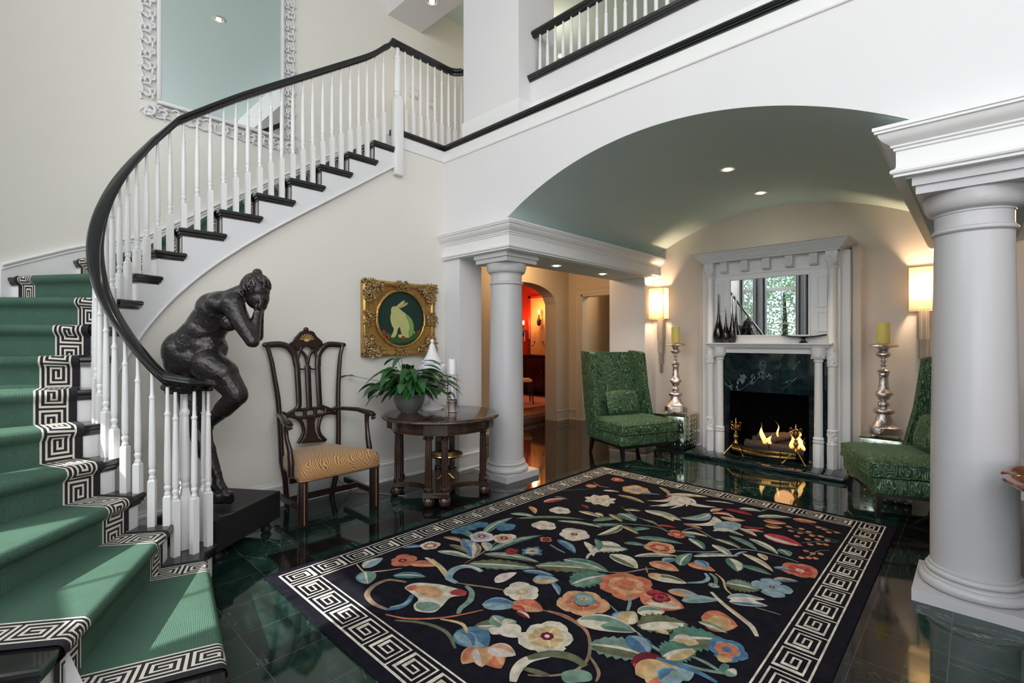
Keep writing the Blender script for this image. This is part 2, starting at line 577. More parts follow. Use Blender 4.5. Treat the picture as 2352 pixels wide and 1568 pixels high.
# ---- arch wall with the barrel vault behind it
VR, VA = 2.94, 3.02
def vz(x): return VA - VR + math.sqrt(VR * VR - (x - XC) ** 2)
m = MB()
N = 48; hx = 1.62
m.box(-4.27, XC - hx, YF, YF + .14, 2.4, 3.49)
m.box(XC + hx, 3.3, YF, YF + .14, 2.4, 3.49)
for i in range(N):
    a = XC - hx + 2 * hx * i / N; b = a + 2 * hx / N
    za, zb = vz(a), vz(b)
    m.hexa([(a, YF, za), (b, YF, zb), (b, YF + .14, zb), (a, YF + .14, za), (a, YF, 3.49), (b, YF, 3.49), (b, YF + .14, 3.49), (a, YF + .14, 3.49)])
struct('wall_front', m, 'wall_pale', smooth=False, weld=True)
m = MB()
def vault(u, v):
    x = XC - 1.78 + 3.56 * u
    return (x, YF + .001 + (YB - YF) * v, vz(x) - .004)
m.grid(vault, 64, 1)
for sx in (-1, 1):
    x = XC + sx * 1.78
    m.poly([(x, YF + .14, 2.5), (x, YB, 2.5), (x, YB, vz(x)), (x, YF + .14, vz(x))])
struct('ceiling', m, 'wall_teal', smooth=True)

FX0, FX1, FZ = -2.20, -1.29, .80
m = MB()
m.box(-3.40, FX0, YB, YB + .12, 0, 3.1); m.box(FX1, -.16, YB, YB + .12, 0, 3.1); m.box(FX0, FX1, YB, YB + .12, FZ, 3.1)
struct('wall_back', m, 'wall_blush', smooth=False)
# shallow chimney breast beside the mantel
m = MB(); m.box(-.96, -.885, 6.24, YB, .05, 2.40); m.box(-2.60, -2.545, 6.24, YB, .05, 2.40)
struct('trim_2', m, 'wall_blush', smooth=False)

# piers
for nm, x0, x1, y0, y1 in (('wall_pier_left', -3.93, -3.36, 6.20, 7.05), ('wall_pier_right', -.21, .36, 6.20, 7.05),
                           ('wall_pier_front', -4.40, -4.02, YF, 3.71)):
    m = MB(); m.box(x0, x1, y0, y1, 0, 2.30)
    struct(nm, m, 'wall_pale', smooth=False)

def base_prof(h=.2):
    return [(0, 0), (.030, 0), (.030, .012), (.018, .03), (.018, h - .045), (.024, h - .04), (.024, h - .025), (.012, h - .012), (.012, h), (0, h)]
m = MB()
m.sweep([(-4.02, 3.71, 0), (-4.02, YF, 0), (-4.27, YF, 0)][::-1], base_prof(.195))
struct('baseboard_pier', m, 'trim_white', angle=25)
m = MB()
m.sweep([(-3.93, 6.20, 0), (-3.36, 6.20, 0), (-3.36, YB, 0), (-2.56, YB, 0)], base_prof(.22))
m.sweep([(-.93, YB, 0), (-.21, YB, 0), (-.21, 6.2, 0), (.36, 6.2, 0)], base_prof(.22))
struct('baseboard_back', m, 'trim_white', angle=25)

# ---- entablatures
EP = [(-.62, 2.285), (0, 2.285), (.010, 2.287), (.010, 2.300), (.022, 2.304), (.026, 2.314), (.022, 2.324), (.004, 2.334), (0, 2.345), (0, 2.425),
      (.010, 2.430), (.010, 2.441), (.022, 2.447), (.022, 2.456), (.030, 2.464), (.052, 2.478), (.068, 2.498), (.074, 2.515), (.086, 2.518), (.086, 2.531), (.094, 2.533), (.094, 2.552), (-.62, 2.552)]
m = MB(); m.sweep([(-4.27, 3.36, 0), (-3.25, 3.36, 0), (-3.25, 6.42, 0)], EP)
struct('trim_3', m, 'trim_white', angle=25)
m = MB(); m.sweep([(-.32, 6.42, 0), (-.32, 3.36, 0), (3.3, 3.36, 0)], EP)
struct('trim_4', m, 'trim_white', angle=25)
m = MB()
m.box(-4.24, -3.29, 3.40, 3.93, 2.279, 2.286); m.box(-3.82, -3.29, 3.93, 6.38, 2.279, 2.286)
m.box(-.28, 3.2, 3.40, 3.93, 2.279, 2.286); m.box(-.28, .25, 3.93, 6.38, 2.279, 2.286)
struct('ceiling', m, 'wall_teal', smooth=False)

# ---- landing edge: white band and black nosing
m = MB()
BP = [(0, 3.366), (.012, 3.366), (.016, 3.374), (.010, 3.382), (.010, 3.49), (0, 3.49)]
m.sweep([(-4.27, 2.72, 0), (-4.27, YF, 0), (3.3, YF, 0)], BP)
struct('trim_5', m, 'trim_white', angle=25)
m = MB()
NP = [(-.06, 3.488), (.018, 3.488), (.018, 3.500), (.030, 3.503), (.030, 3.513), (.042, 3.516), (.048, 3.524), (.048, 3.532), (.042, 3.540), (-.06, 3.542)]
m.sweep([(-4.27, 2.72, 0), (-4.27, YF, 0), (3.3, YF, 0)], NP)
struct('trim_6', m, 'black_wood', angle=25)
m = MB()
m.box(-5.35, -4.275, 2.735, 3.40, 3.36, 3.53); m.box(-5.35, 3.3, 3.40, 8.3, 3.40, 3.53)
struct('floor', m, 'trim_white', smooth=False)

# pillar, knee wall, gallery
PX0, PX1 = -4.00, -3.19
m = MB(); m.box(PX0, PX1, 3.43, 3.97, 3.53, 5.92)
struct('wall_pillar', m, 'wall_pale', smooth=False)
m = MB()
m.box(PX0 - .012, PX1 + .012, 3.418, 3.98, 3.53, 3.73); m.box(PX1, 3.3, 3.588, 3.60, 3.53, 3.73)
m.box(PX0 - .006, PX1 + .006, 3.424, 3.98, 3.73, 3.738)
struct('baseboard_gallery', m, 'trim_white', smooth=False)
m = MB(); m.box(PX1, 3.3, 3.60, 3.74, 3.53, 3.945)
struct('wall_knee', m, 'wall_pale', smooth=False)
m = MB(); m.box(-5.6, 3.4, 8.2, 8.3, 3.53, 5.92); m.box(-2.0, -1.9, 6.2, 8.2, 3.53, 5.0)
struct('wall_gallery', m, 'wall_tan', smooth=False)

# ---- outer wall behind the stair
CX_, CY_ = -3.72, .90
RO = 1.63
m = MB()
pts = [(-4.93, -2.8)] + arc(CX_, CY_, RO, 222, 180, 24)
b0 = 0
for (a, b) in pts: m.v += [Vector((a, b, 0)), Vector((a, b, CEIL))]
for i in range(len(pts) - 1): m.face((2 * i, 2 * i + 2, 2 * i + 3, 2 * i + 1))
m.box(-5.45, -5.35, .9, 3.4, 0, CEIL)
m.poly([(-5.35, 3.4, 2.8), (-5.35, 8.3, 2.8), (-5.35, 8.3, CEIL), (-5.35, 3.4, CEIL)])
struct('wall_left', m, 'wall_cream', smooth=True, angle=20)

# ---- window wall behind the camera (seen only in the mantel mirror), right wall
YW = -2.6
def window(idx, xc, w, z0, z1, zt, yw=YW):
    """cased window with a fixed transom; xc centre, zt transom bar"""
    x0, x1 = xc - w / 2, xc + w / 2
    f = MB(); c = .06
    for (a, b, p, q) in ((x0, x0 + c, z0, z1), (x1 - c, x1, z0, z1), (x0 + c, x1 - c, z0, z0 + c), (x0 + c, x1 - c, z1 - c, z1), (x0 + c, x1 - c, zt - .05, zt + .05)):
        f.box(a, b, yw - .08, yw + .02, p, q)
    o = struct('window_%d' % idx, f, 'trim_white', smooth=False)
    g_ = MB()
    for (p, q, k) in ((z0 + c, zt - .05, 5), (zt + .05, z1 - c, 2)):
        g_.box(xc - .011, xc + .011, yw - .05, yw - .03, p, q)
        for i in range(1, k):
            z = p + (q - p) * i / k
            g_.box(x0 + c, x1 - c, yw - .05, yw - .03, z - .011, z + .011)
    g_.build('glazing_bars', 'trim_white', o, smooth=False)
    g_ = MB(); g_.box(x0 + c, x1 - c, yw - .043, yw - .039, z0 + c, z1 - c)
    g_.build('pane', 'window_glass', o, smooth=False)
wx = [-4.75, -3.90, -2.83, -1.76, 0.2, 1.3, 2.4]
ww = [.55, .86, .86, .86, .86, .86, .86]
m = MB()
e = [-5.3]
for x, w in zip(wx, ww): e += [x - w / 2, x + w / 2]
e.append(3.4)
for i in range(0, len(e), 2): m.box(e[i], e[i + 1], YW - .12, YW, 0, 5.92)
for x, w in zip(wx, ww):
    m.box(x - w / 2, x + w / 2, YW - .12, YW, 0, .45); m.box(x - w / 2, x + w / 2, YW - .12, YW, 3.75, 5.92)
struct('wall_window', m, 'wall_cream', smooth=False)
for i, (x, w) in enumerate(zip(wx, ww)): window(i + 1, x, w, .45, 3.75, 2.82)
for i, x in enumerate((-3.9, -1.9, .1)): window(i + 8, x, 1.7, 4.1, 5.4, 4.9, YW + .12)  # unseen frames added on solid wall to go with the upper area fill
m = MB(); m.box(3.3, 3.4, -2.7, 8.3, 0, 5.92)
struct('wall_right', m, 'wall_cream', smooth=False)

# ---- hall and dining room seen through the side opening
m = MB()
XH = -5.30
AY0, AY1, AZ = 5.14, 6.66, 2.03
m.box(XH - .25, XH, 3.0, AY0, 0, 2.75); m.box(XH - .25, XH, AY1, 7.2, 0, 2.75)
n = 24
for i in range(n):
    y0 = AY0 + (AY1 - AY0) * i / n; y1 = AY0 + (AY1 - AY0) * (i + 1) / n
    f = lambda y: AZ + .32 * math.sqrt(max(0, 1 - ((y - (AY0 + AY1) / 2) / ((AY1 - AY0) / 2)) ** 2))
    a, b = f(y0), f(y1)
    m.hexa([(XH - .25, y0, a), (XH, y0, a), (XH, y1, b), (XH - .25, y1, b), (XH - .25, y0, 2.75), (XH, y0, 2.75), (XH, y1, 2.75), (XH - .25, y1, 2.75)])
struct('wall_hall', m, 'wall_tan', smooth=False)
DX0, DX1, DZ = -5.02, -4.1, 2.20
m = MB(); m.box(XH, DX0, 7.02, 7.2, 0, 2.75); m.box(DX0, DX1, 7.02, 7.2, DZ, 2.75); m.box(DX1, -3.2, 7.02, 7.2, 0, 2.75)
m.box(-5.3, -3.2, 8.6, 8.7, 0, 2.75); m.box(-5.4, -5.3, 7.2, 8.7, 0, 2.75); m.box(-4.72, -4.60, 7.9, 8.6, 0, 2.75)
struct('wall_far', m, 'wall_tan', smooth=False)
m = MB()
cs = [(0, 0), (0, .02), (.015, .025), (.02, .018), (.075, .022), (.085, .03), (.1, .03), (.11, .01), (.11, 0)]
def casing(mb, x0, x1, z1, y, s=1):
    for (xa, sg) in ((x0, -1), (x1, 1)):
        mb.prism([(sg * a, -b) for a, b in cs], (xa, y, 0), (1, 0, 0), (0, 1, 0), (0, 0, z1 + .0))
    mb.prism([(-b, a) for a, b in cs], (x0 - .11, y, z1), (0, 1, 0), (0, 0, 1), (x1 - x0 + .22, 0, 0))
casing(m, DX0, DX1, DZ, 7.02)
m.box(DX0 - .002, DX0 + .03, 7.0, 7.2, 0, DZ); m.box(DX0, DX1, 7.0, 7.2, DZ - .03, DZ + .002)
struct('door_1', m, 'wall_tan', angle=20)
m = MB()
m.sweep([(XH, 3.0, 0), (XH, AY0, 0)], base_prof(.2)); m.sweep([(XH, AY1, 0), (XH, 7.02, 0), (DX0 - .11, 7.02, 0)], base_prof(.2))
struct('baseboard_hall', m, 'wall_tan', angle=25)
m = MB(); m.box(-5.6, -3.25, 3.5, 8.7, 2.75, 2.8); m.box(-.3, 3.3, 3.5, 8.2, 2.75, 2.8)
struct('ceiling', m, 'wall_tan', smooth=False)
m = MB()
m.box(-10.4, -10.3, 3.0, 9.5, .1, 3.1); m.box(-10.4, -5.55, 9.4, 9.5, .1, 3.1); m.box(-10.4, -5.55, 2.9, 3.0, .1, 3.1)
struct('wall_dining', m, 'wall_red', smooth=False)
m = MB(); m.box(-10.4, -5.55, 2.9, 9.5, 3.1, 3.2)
struct('ceiling', m, 'wall_red', smooth=False)
# hall on the right of the alcove
m = MB(); m.box(-.2, 3.3, 7.05, 7.15, 0, 2.75)
struct('wall_hall_right', m, 'wall_tan', smooth=False)
m = MB(); casing(m, .60, 1.5, 2.2, 7.05); m.box(.60, 1.5, 7.03, 7.06, 0, 2.2)
struct('door_2', m, 'red_walnut', angle=20)

# ---- columns
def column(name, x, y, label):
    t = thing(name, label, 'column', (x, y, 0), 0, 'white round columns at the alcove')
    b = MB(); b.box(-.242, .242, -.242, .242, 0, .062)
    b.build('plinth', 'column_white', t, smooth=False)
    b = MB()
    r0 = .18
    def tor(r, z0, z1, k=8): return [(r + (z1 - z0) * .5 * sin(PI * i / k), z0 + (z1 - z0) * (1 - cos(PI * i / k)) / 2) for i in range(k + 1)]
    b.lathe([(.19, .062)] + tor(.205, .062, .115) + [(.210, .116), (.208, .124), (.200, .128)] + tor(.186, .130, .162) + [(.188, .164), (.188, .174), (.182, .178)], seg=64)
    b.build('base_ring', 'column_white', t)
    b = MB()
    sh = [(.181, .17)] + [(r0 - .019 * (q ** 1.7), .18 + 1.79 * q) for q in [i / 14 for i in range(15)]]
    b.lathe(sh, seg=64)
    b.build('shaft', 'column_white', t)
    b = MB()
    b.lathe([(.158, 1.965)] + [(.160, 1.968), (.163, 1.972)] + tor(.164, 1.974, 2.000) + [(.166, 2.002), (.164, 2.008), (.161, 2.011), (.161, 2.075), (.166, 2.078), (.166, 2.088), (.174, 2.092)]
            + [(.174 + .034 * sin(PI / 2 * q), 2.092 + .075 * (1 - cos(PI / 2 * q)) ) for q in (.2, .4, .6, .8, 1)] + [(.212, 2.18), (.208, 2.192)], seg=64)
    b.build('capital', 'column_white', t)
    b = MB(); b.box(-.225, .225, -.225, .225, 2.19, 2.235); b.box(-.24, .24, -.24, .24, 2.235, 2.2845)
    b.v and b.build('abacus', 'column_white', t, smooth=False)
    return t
column('column', -3.555, 3.635, 'white round column left of the alcove, beside the round table')
column('column', -.015, 3.635, 'large white round column right of the alcove, nearest the camera')

# ---- big picture of daylight: recessed downlights
def downlight(loc, label, mat_='bulb_day', n=(0, 0, -1), e=4, r=.055, size=1.2, col=(1, .85, .65), grp='recessed downlights'):
    q = Vector(n).to_track_quat('Z', 'Y').to_matrix().to_4x4()
    t = thing('downlight', label, 'ceiling light', loc, 0, grp)
    t.rotation_euler = q.to_euler()
    b = MB(); b.lathe([(r + .022, 0), (r + .022, .004), (r + .012, .007), (r, .004), (r * .9, -.02), (r + .022, -.0005)], seg=28, cap=False)
    b.build('trim_ring', 'trim_white', t)
    b = MB(); b.lathe([(r * .95, -.002), (0.0, -.0015)], seg=24, cap=False); b.lathe([(r * .62, .002), (r * .5, .012), (0, .016)], seg=20, cap=False, m=1)
    b.build('lamp_bulb', ['gold_dark2', mat_], t)
    if e:
        L = light('downlight_beam', 'SPOT', Vector(loc) + Vector(n) * .03, e, col, spot_size=R(110), spot_blend=.8, shadow_soft_size=.04)
        aim(L, n)
def vn(x): d = Vector((XC - x, 0, VA - VR - vz(x))); return d.normalized()
downlight((-3.554, 4.469, 2.278), 'recessed downlight in beam soffit nearer the round column', 'bulb_warm', e=30)
downlight((-3.552, 5.436, 2.278), 'recessed downlight in beam soffit nearer the armchair', 'bulb_warm', e=30)
downlight((-1.70, 4.72, vz(-1.70) - .004), 'recessed downlight in vaulted ceiling, nearer the arch', 'bulb_warm', vn(-1.70), e=40)
downlight((-1.71, 5.72, vz(-1.71) - .004), 'recessed downlight in vaulted ceiling, nearer the fireplace', 'bulb_warm', vn(-1.71), e=45)
downlight((-4.754, 3.577, 5.486), 'recessed downlight in white beam above the landing', e=14)
downlight((-4.78, 6.11, 5.916), 'recessed downlight glimpsed through the upper gallery balusters', e=10)
downlight((-2.93, 2.1, 5.916), 'recessed downlight in teal ceiling, reflected in the carved mirror', e=14)
for x, y in ((-4.4, 7.9), (-4.7, 5.6)):
    L = light('hall_lamp', 'POINT', (x, y, 2.55), 34, (1, .68, .42), shadow_soft_size=.08)  # added point fill that brightens the hall and the room past the door
light('right_hall_lamp', 'POINT', (.7, 5.4, 2.4), 10, (1, .62, .34), shadow_soft_size=.1)
light('gallery_lamp', 'POINT', (-1.0, 6.6, 5.6), 16, (1, .80, .56), shadow_soft_size=.15)  # added point fill that lifts the gallery behind the balusters
light('landing_lamp', 'POINT', (-4.4, 5.4, 5.5), 11, (1, .84, .64), shadow_soft_size=.15)
# ================================================================ STAIRCASE
RISE = .186
AN = {0: 6, 1: -11, 2: -27, 3: -43.5, 4: -60, 5: -76, 6: -90.5, 7: -105, 8: -119, 9: -133, 10: -147, 11: -161.5, 12: -180}
def plan(t, r):
    if t >= 12: return Vector((CX_ - r, .888 + .265 * (t - 12), 0))
    k = max(0, int(math.floor(t))); f = t - k
    a = R(AN[k] + (AN[k + 1] - AN[k]) * f)
    return Vector((CX_ + r * cos(a), CY_ + r * sin(a) - (.012 * f if k == 11 else 0), 0))
def adv(t, d, r):
    k = math.floor(t + 1e-6)
    L = (plan(k + 1, r) - plan(k, r)).length
    return t + d / L
def V3(p, z): return Vector((p.x, p.y, z))
NT = 18
V0 = Vector((-3.35, .745, 0))
stair = thing('staircase', 'curved white staircase with black treads, turned white balusters and black handrail', 'staircase', (CX_, CY_, 0))
SI = Matrix.Translation((-CX_, -CY_, 0))
def sbuild(mb, name, mats, **kw):
    mb.xf(SI); return mb.build(name, mats, stair, **kw)
def ro(n): return {1: 1.9, 2: 1.80, 3: 1.70}.get(n, RO - .005)

def tread_outline(n, ins, z):
    P = []
    R1 = ro(n) - ins * (1 if n <= 3 else 0)
    tf = lambda r: adv(n, ins, r)
    if n == 1:
        P.append(plan(tf(R1), R1)); P.append(plan(tf(1.2), 1.2)); P.append(plan(tf(.63), .63))
        for i in range(17):
            a = R(22 + (250 - 22) * i / 16); P.append(V0 + Vector((cos(a), sin(a), 0)) * (.158 - ins))
        P.append(plan(adv(2, .03, .6), .6))
    else:
        P.append(plan(tf(R1), R1)); P.append(plan(tf(1.0), 1.0)); P.append(plan(tf(.5 + ins), .5 + ins))
        te = adv(n + 1, .055 - ins, .5)
        for i in range(1, 9): P.append(plan(n + (te - n) * i / 8 if i > 0 else n, .5 + ins))
        P.append(plan(te, .55)); P.append(plan(adv(n + 1, .035, .56), .56))
    P.append(plan(adv(n + 1, .035, 1.0), 1.0))
    P.append(plan(adv(n + 1, .035, R1), R1))
    k = 8
    for i in range(1, k):                       # outer edge back to the front
        t = (adv(n + 1, .035, R1)) * (1 - i / k) + tf(R1) * i / k
        P.append(plan(t, R1))
    return [V3(p, z) for p in P]
for n in range(1, NT + 1):
    z = n * RISE
    m = MB()
    rows = [(.010, z), (.002, z - .005), (0, z - .015), (.002, z - .026), (.008, z - .032), (.009, z - .033), (.009, z - .046), (.018, z - .048), (.018, z - .060)]
    ring = [tread_outline(n, i, q) for i, q in rows]
    L = len(ring[0]); b = 0
    for rg in ring: m.v += rg
    for i in range(len(ring) - 1):
        for j in range(L):
            k = (j + 1) % L
            m.face((i * L + j, i * L + k, (i + 1) * L + k, (i + 1) * L + j))
    m.face(range(L)); m.face([(len(ring) - 1) * L + j for j in range(L)][::-1])
    sbuild(m, 'tread', 'black_wood', angle=30)
    m = MB()
    d = .03
    r0 = .535 if n > 1 else .60
    a, c = plan(adv(n, d, r0), r0), plan(adv(n, d, ro(n)), ro(n) - .01)
    a2, c2 = plan(adv(n, d + .02, r0), r0), plan(adv(n, d + .02, ro(n)), ro(n) - .01)
    m.hexa([V3(c, z - RISE), V3(a, z - RISE), V3(a2, z - RISE), V3(c2, z - RISE), V3(c, z - .05), V3(a, z - .05), V3(a2, z - .05), V3(c2, z - .05)])
    if n == 1:
        for i in range(20):
            a0, a1 = R(22 + 228 * i / 20), R(22 + 228 * (i + 1) / 20)
            p, q = V0 + Vector((cos(a0), sin(a0), 0)) * .128, V0 + Vector((cos(a1), sin(a1), 0)) * .128
            m.poly([V3(p, 0), V3(q, 0), V3(q, .136), V3(p, .136)])
    sbuild(m, 'riser', 'trim_white', smooth=(n == 1))
# stringer on the open side
RS = .522
def zraw(t): return RISE * t - (.375 + .125 * (lambda q: q * q * (3 - 2 * q))(max(0, min(1, (14.6 - t) / 4.2))))
SARC = [(0.0, 0.0)]
for i in range(1, 381): SARC.append((i * .05, SARC[-1][1] + (plan(i * .05, RS) - plan((i - 1) * .05, RS)).length))
dS = [.0] + [SARC[i][1] - SARC[i - 1][1] for i in range(1, 381)]
SARC = SARC + [(19.05 + i * .05, SARC[-1][1] + .01325 * (i + 1)) for i in range(45)]; dS += [.01325] * 45
def zb(t):
    """underside height, eased along the run so that the moulding sweeps smoothly"""
    q0 = max(0.0, min(379.99, t * 20)); k0 = int(q0); s0 = SARC[k0][1] + (SARC[k0 + 1][1] - SARC[k0][1]) * (q0 - k0); a = w_ = 0
    H_ = .50
    for tt, ss in SARC:
        d = abs(ss - s0)
        if d < H_: q = (1 + cos(PI * d / H_)) * dS[int(round(tt * 20))]; a += q * zraw(tt); w_ += q
    k_lin = a / w_ if t > 2 else zraw(t)
    return max(0.0, k_lin + (.012 if 9 < t < 14 else 0) * 0)
m = MB(); mm = MB(); path = []
for n in range(1, NT + 1):
    t0, t1 = adv(n, .03, .5), adv(n + 1, .03, .5)
    if n == 1: t0 = 1.9
    if n == NT: t1 = 18.9
    k = 6
    for i in range(k):
        a, b = t0 + (t1 - t0) * i / k, t0 + (t1 - t0) * (i + 1) / k
        pa, pb, qa, qb = plan(a, RS), plan(b, RS), plan(a, RS + .03), plan(b, RS + .03)
        zt = n * RISE - .045
        m.hexa([V3(pa, zb(a)), V3(pb, zb(b)), V3(qb, zb(b)), V3(qa, zb(a)), V3(pa, zt), V3(pb, zt), V3(qb, zt), V3(qa, zt)])
    for i in range(k if n < NT else k + 1):
        a = t0 + (t1 - t0) * i / k
        if zb(a) > .01: path.append(V3(plan(a, RS - .004), zb(a) + .008))
m.tube(path, .009, 8)
sbuild(m, 'stringer', 'chalk_white', smooth=False)
# outer stringer of the free-standing lower flight
m = MB()
ts = [1.6 + (10.2 - 1.6) * i / 60 for i in range(61)]
for a, b in zip(ts[:-1], ts[1:]):
    p, q = plan(a, RO - .02), plan(b, RO - .02)
    m.poly([V3(p, 0), V3(q, 0), V3(q, RISE * math.floor(b) - .05), V3(p, RISE * math.floor(a) - .05)])
sbuild(m, 'outer_stringer', 'chalk_white')
# wall board with cap against the outer wall
m = MB()
ts = [9.9 + (18.9 - 9.9) * i / 70 for i in range(71)]
Rw = RO - .004
for a, b in zip(ts[:-1], ts[1:]):
    o = .11
    p, q, p2, q2 = plan(a, Rw), plan(b, Rw), plan(a, Rw - .018), plan(b, Rw - .018)
    m.hexa([V3(p2, RISE * a - .25), V3(q2, RISE * b - .25), V3(q, RISE * b - .25), V3(p, RISE * a - .25), V3(p2, RISE * a + o), V3(q2, RISE * b + o), V3(q, RISE * b + o), V3(p, RISE * a + o)])
m.tube([V3(plan(t, Rw - .024), RISE * t + .10) for t in ts], .013, 8)
m.tube([V3(plan(t, Rw - .02), RISE * t + .07) for t in ts], .008, 8)
sbuild(m, 'wall_string', 'trim_white', angle=30, weld=True)

# wall under the stair (curved well, then straight) and its baseboard
RWL = .55
m = MB()
tw = [1.95 + (12 - 1.95) * i / 60 for i in range(61)] + [12 + (18.95 - 12) * i / 20 for i in range(1, 21)]
P = [(plan(t, RWL), max(.02, zb(t) + .02)) for t in tw]
for (p, z1), (q, z2) in zip(P[:-1], P[1:]):
    m.poly([V3(p, 0), V3(q, 0), V3(q, z2), V3(p, z1)])
m.poly([(-4.27, P[-1][0].y, 0), (-4.27, YF + .02, 0), (-4.27, YF + .02, 3.37), (-4.27, P[-1][0].y, 3.37)])
struct('wall_under_stair', m, 'wall_cream', angle=20)
m = MB()
tb = [4.2 + (12 - 4.2) * i / 40 for i in range(41)]
bp = [V3(plan(t, RWL), 0) for t in tb] + [Vector((-4.27, YF, 0))]
m.sweep([p for p in bp], [(a, b) for a, b in base_prof(.2)])
struct('baseboard_stair', m, 'trim_white', angle=25)

# handrail
def off(t): return .79 + .06 * min(1, max(0, (t - 11) / 2.5))
RB = .525
rail = []
for i in range(0, 26):                          # volute, from its eye outwards
    u = i / 25; a = -27 + 400 * (1 - u); r = .070 + .055 * u
    p = V0 + Vector((cos(R(a)), sin(R(a)), 0)) * r
    rail.append(V3(p, 1.165))
for i in range(1, 160):
    t = 2.1 + (18.45 - 2.1) * i / 159
    rail.append(V3(plan(t, RB), max(1.165, RISE * t + off(t))))
yl = rail[-1].y; zl = rail[-1].z
for q, dz in ((.04, .045), (.07, .10), (.095, .15), (.13, .185), (.18, .195)):
    rail.append(Vector((CX_ - RB, yl + q, min(4.43, zl + dz))))
rail.append(Vector((CX_ - RB, 2.95, 4.43))); rail.append(Vector((CX_ - RB, 3.25, 4.43)))
for i in range(0, 9):
    a = R(180 - 90 * i / 8); rail.append(Vector((CX_ - RB + .16 + .16 * cos(a), 3.40 + .16 * sin(a), 4.43)))
rail.append(Vector((PX0 + .01, 3.56, 4.43)))
# smooth heights
for _ in range(28):
    for i in range(12, len(rail) - 16):
        rail[i].z = (rail[i - 1].z + rail[i].z * 2 + rail[i + 1].z) / 4
RP = []
for (a, b) in ((.006, -.062), (.016, -.060), (.018, -.048), (.030, -.040), (.034, -.028), (.030, -.018), (.026, -.014), (.026, -.008), (.018, -.002), (.006, 0)):
    RP.append((a, b))
RP = [(a * 1.22, b * 1.15) for a, b in RP]; RP = RP + [(-a, b) for a, b in RP[::-1]]
m = MB(); m.sweep(rail, RP)
sbuild(m, 'handrail', 'rail_black', angle=50)

# balusters
def baluster_prof(zr, zt):
    """turned part between block top (zr-.60) and the rail"""
    k = zr
    return [(.012, k - .605), (.015, k - .600), (.0165, k - .592), (.013, k - .585), (.0115, k - .578), (.0165, k - .566), (.0175, k - .558), (.0155, k - .550), (.0125, k - .546),
            (.0145, k - .540), (.0165, k - .52), (.0165, k - .42), (.0150, k - .30), (.0125, k - .165), (.0115, k - .160), (.0155, k - .152), (.0155, k - .146), (.011, k - .140), (.0095, k - .12), (.0085, k)]
def baluster(x, y, zt, zr, rz=0, s=1.0, blk=.60):
    m = MB()
    h = .0175 * s
    zbk = zr - blk
    m.hexa([(-h, -h, zt), (h, -h, zt), (h, h, zt), (-h, h, zt), (-h, -h, zbk - .012), (h, -h, zbk - .012), (h, h, zbk - .012), (-h, h, zbk - .012)])
    g = h * .62
    m.hexa([(-h, -h, zbk - .012), (h, -h, zbk - .012), (h, h, zbk - .012), (-h, h, zbk - .012), (-g, -g, zbk), (g, -g, zbk), (g, g, zbk), (-g, g, zbk)])
    m.lathe([(r * s, z) for r, z in baluster_prof(zr, zt)], seg=12)
    m.xf(Matrix.Translation((x, y, 0)) @ Matrix.Rotation(rz, 4, 'Z'))
    return sbuild(m, 'baluster', 'paint_white', angle=40)
def rail_z(t): return max(1.165, RISE * t + off(t)) - .058
for n in range(2, NT + 1):
    k = 2 if n < 12 else 3
    for i in range(k):
        f = (.14 + i / k * .98) if k == 3 else (.20 + i * .50)
        t = n + f
        if t > 18.75: continue
        p = plan(t, RB)
        rz = R(AN[min(12, n)]) if n < 12 else 0
        near = min(rail[20:], key=lambda q: (q.x - p.x) ** 2 + (q.y - p.y) ** 2)
        zr = rail_z(t) if t < 18.3 else near.z - .066
        baluster(p.x, p.y, n * RISE, zr, rz)
for (x, y) in ((-3.265, .672), (-3.235, .757), (-3.295, .842), (-3.40, .845), (-3.455, .745)):
    baluster(x, y, RISE, 1.11, R(20))
for i in range(9):
    baluster(CX_ - RB, 2.855 + .0945 * i, 3.535, 4.372)
baluster(-4.12, 3.56, 3.53, 4.372)
# newel posts
def newel(x, y, z0, zr, zblk, name, h=.046):
    m = MB()
    m.rbox(-h, h, -h, h, z0, zblk, .006)
    m.hexa([(-h + .004, -h + .004, zblk - .004), (h - .004, -h + .004, zblk - .004), (h - .004, h - .004, zblk - .004), (-h + .004, h - .004, zblk - .004),
            (-.56 * h, -.56 * h, zblk + .045), (.56 * h, -.56 * h, zblk + .045), (.56 * h, .56 * h, zblk + .045), (-.56 * h, .56 * h, zblk + .045)])
    q = zblk + .04; s = h / .046
    top = zr - q
    m.lathe([(.026 * s, q), (.030 * s, q + .01), (.036 * s, q + .022), (.036 * s, q + .03), (.030 * s, q + .036), (.038 * s, q + .044), (.041 * s, q + .07), (.038 * s, q + top * .45), (.032 * s, q + top * .73),
             (.030 * s, q + top * .74), (.040 * s, q + top * .765), (.040 * s, q + top * .79), (.028 * s, q + top * .81), (.024 * s, q + top * .83), (.021 * s, zr)], seg=20)
    m.xf(Matrix.Translation((x, y, 0)))
    return sbuild(m, name, 'paint_white', angle=40)
newel(CX_ - RB - .005, 2.765, 3.07, 4.375, 3.83, 'newel_post', .047)
newel(V0.x + .01, V0.y - .01, RISE, 1.11, .50, 'newel_post', .028)

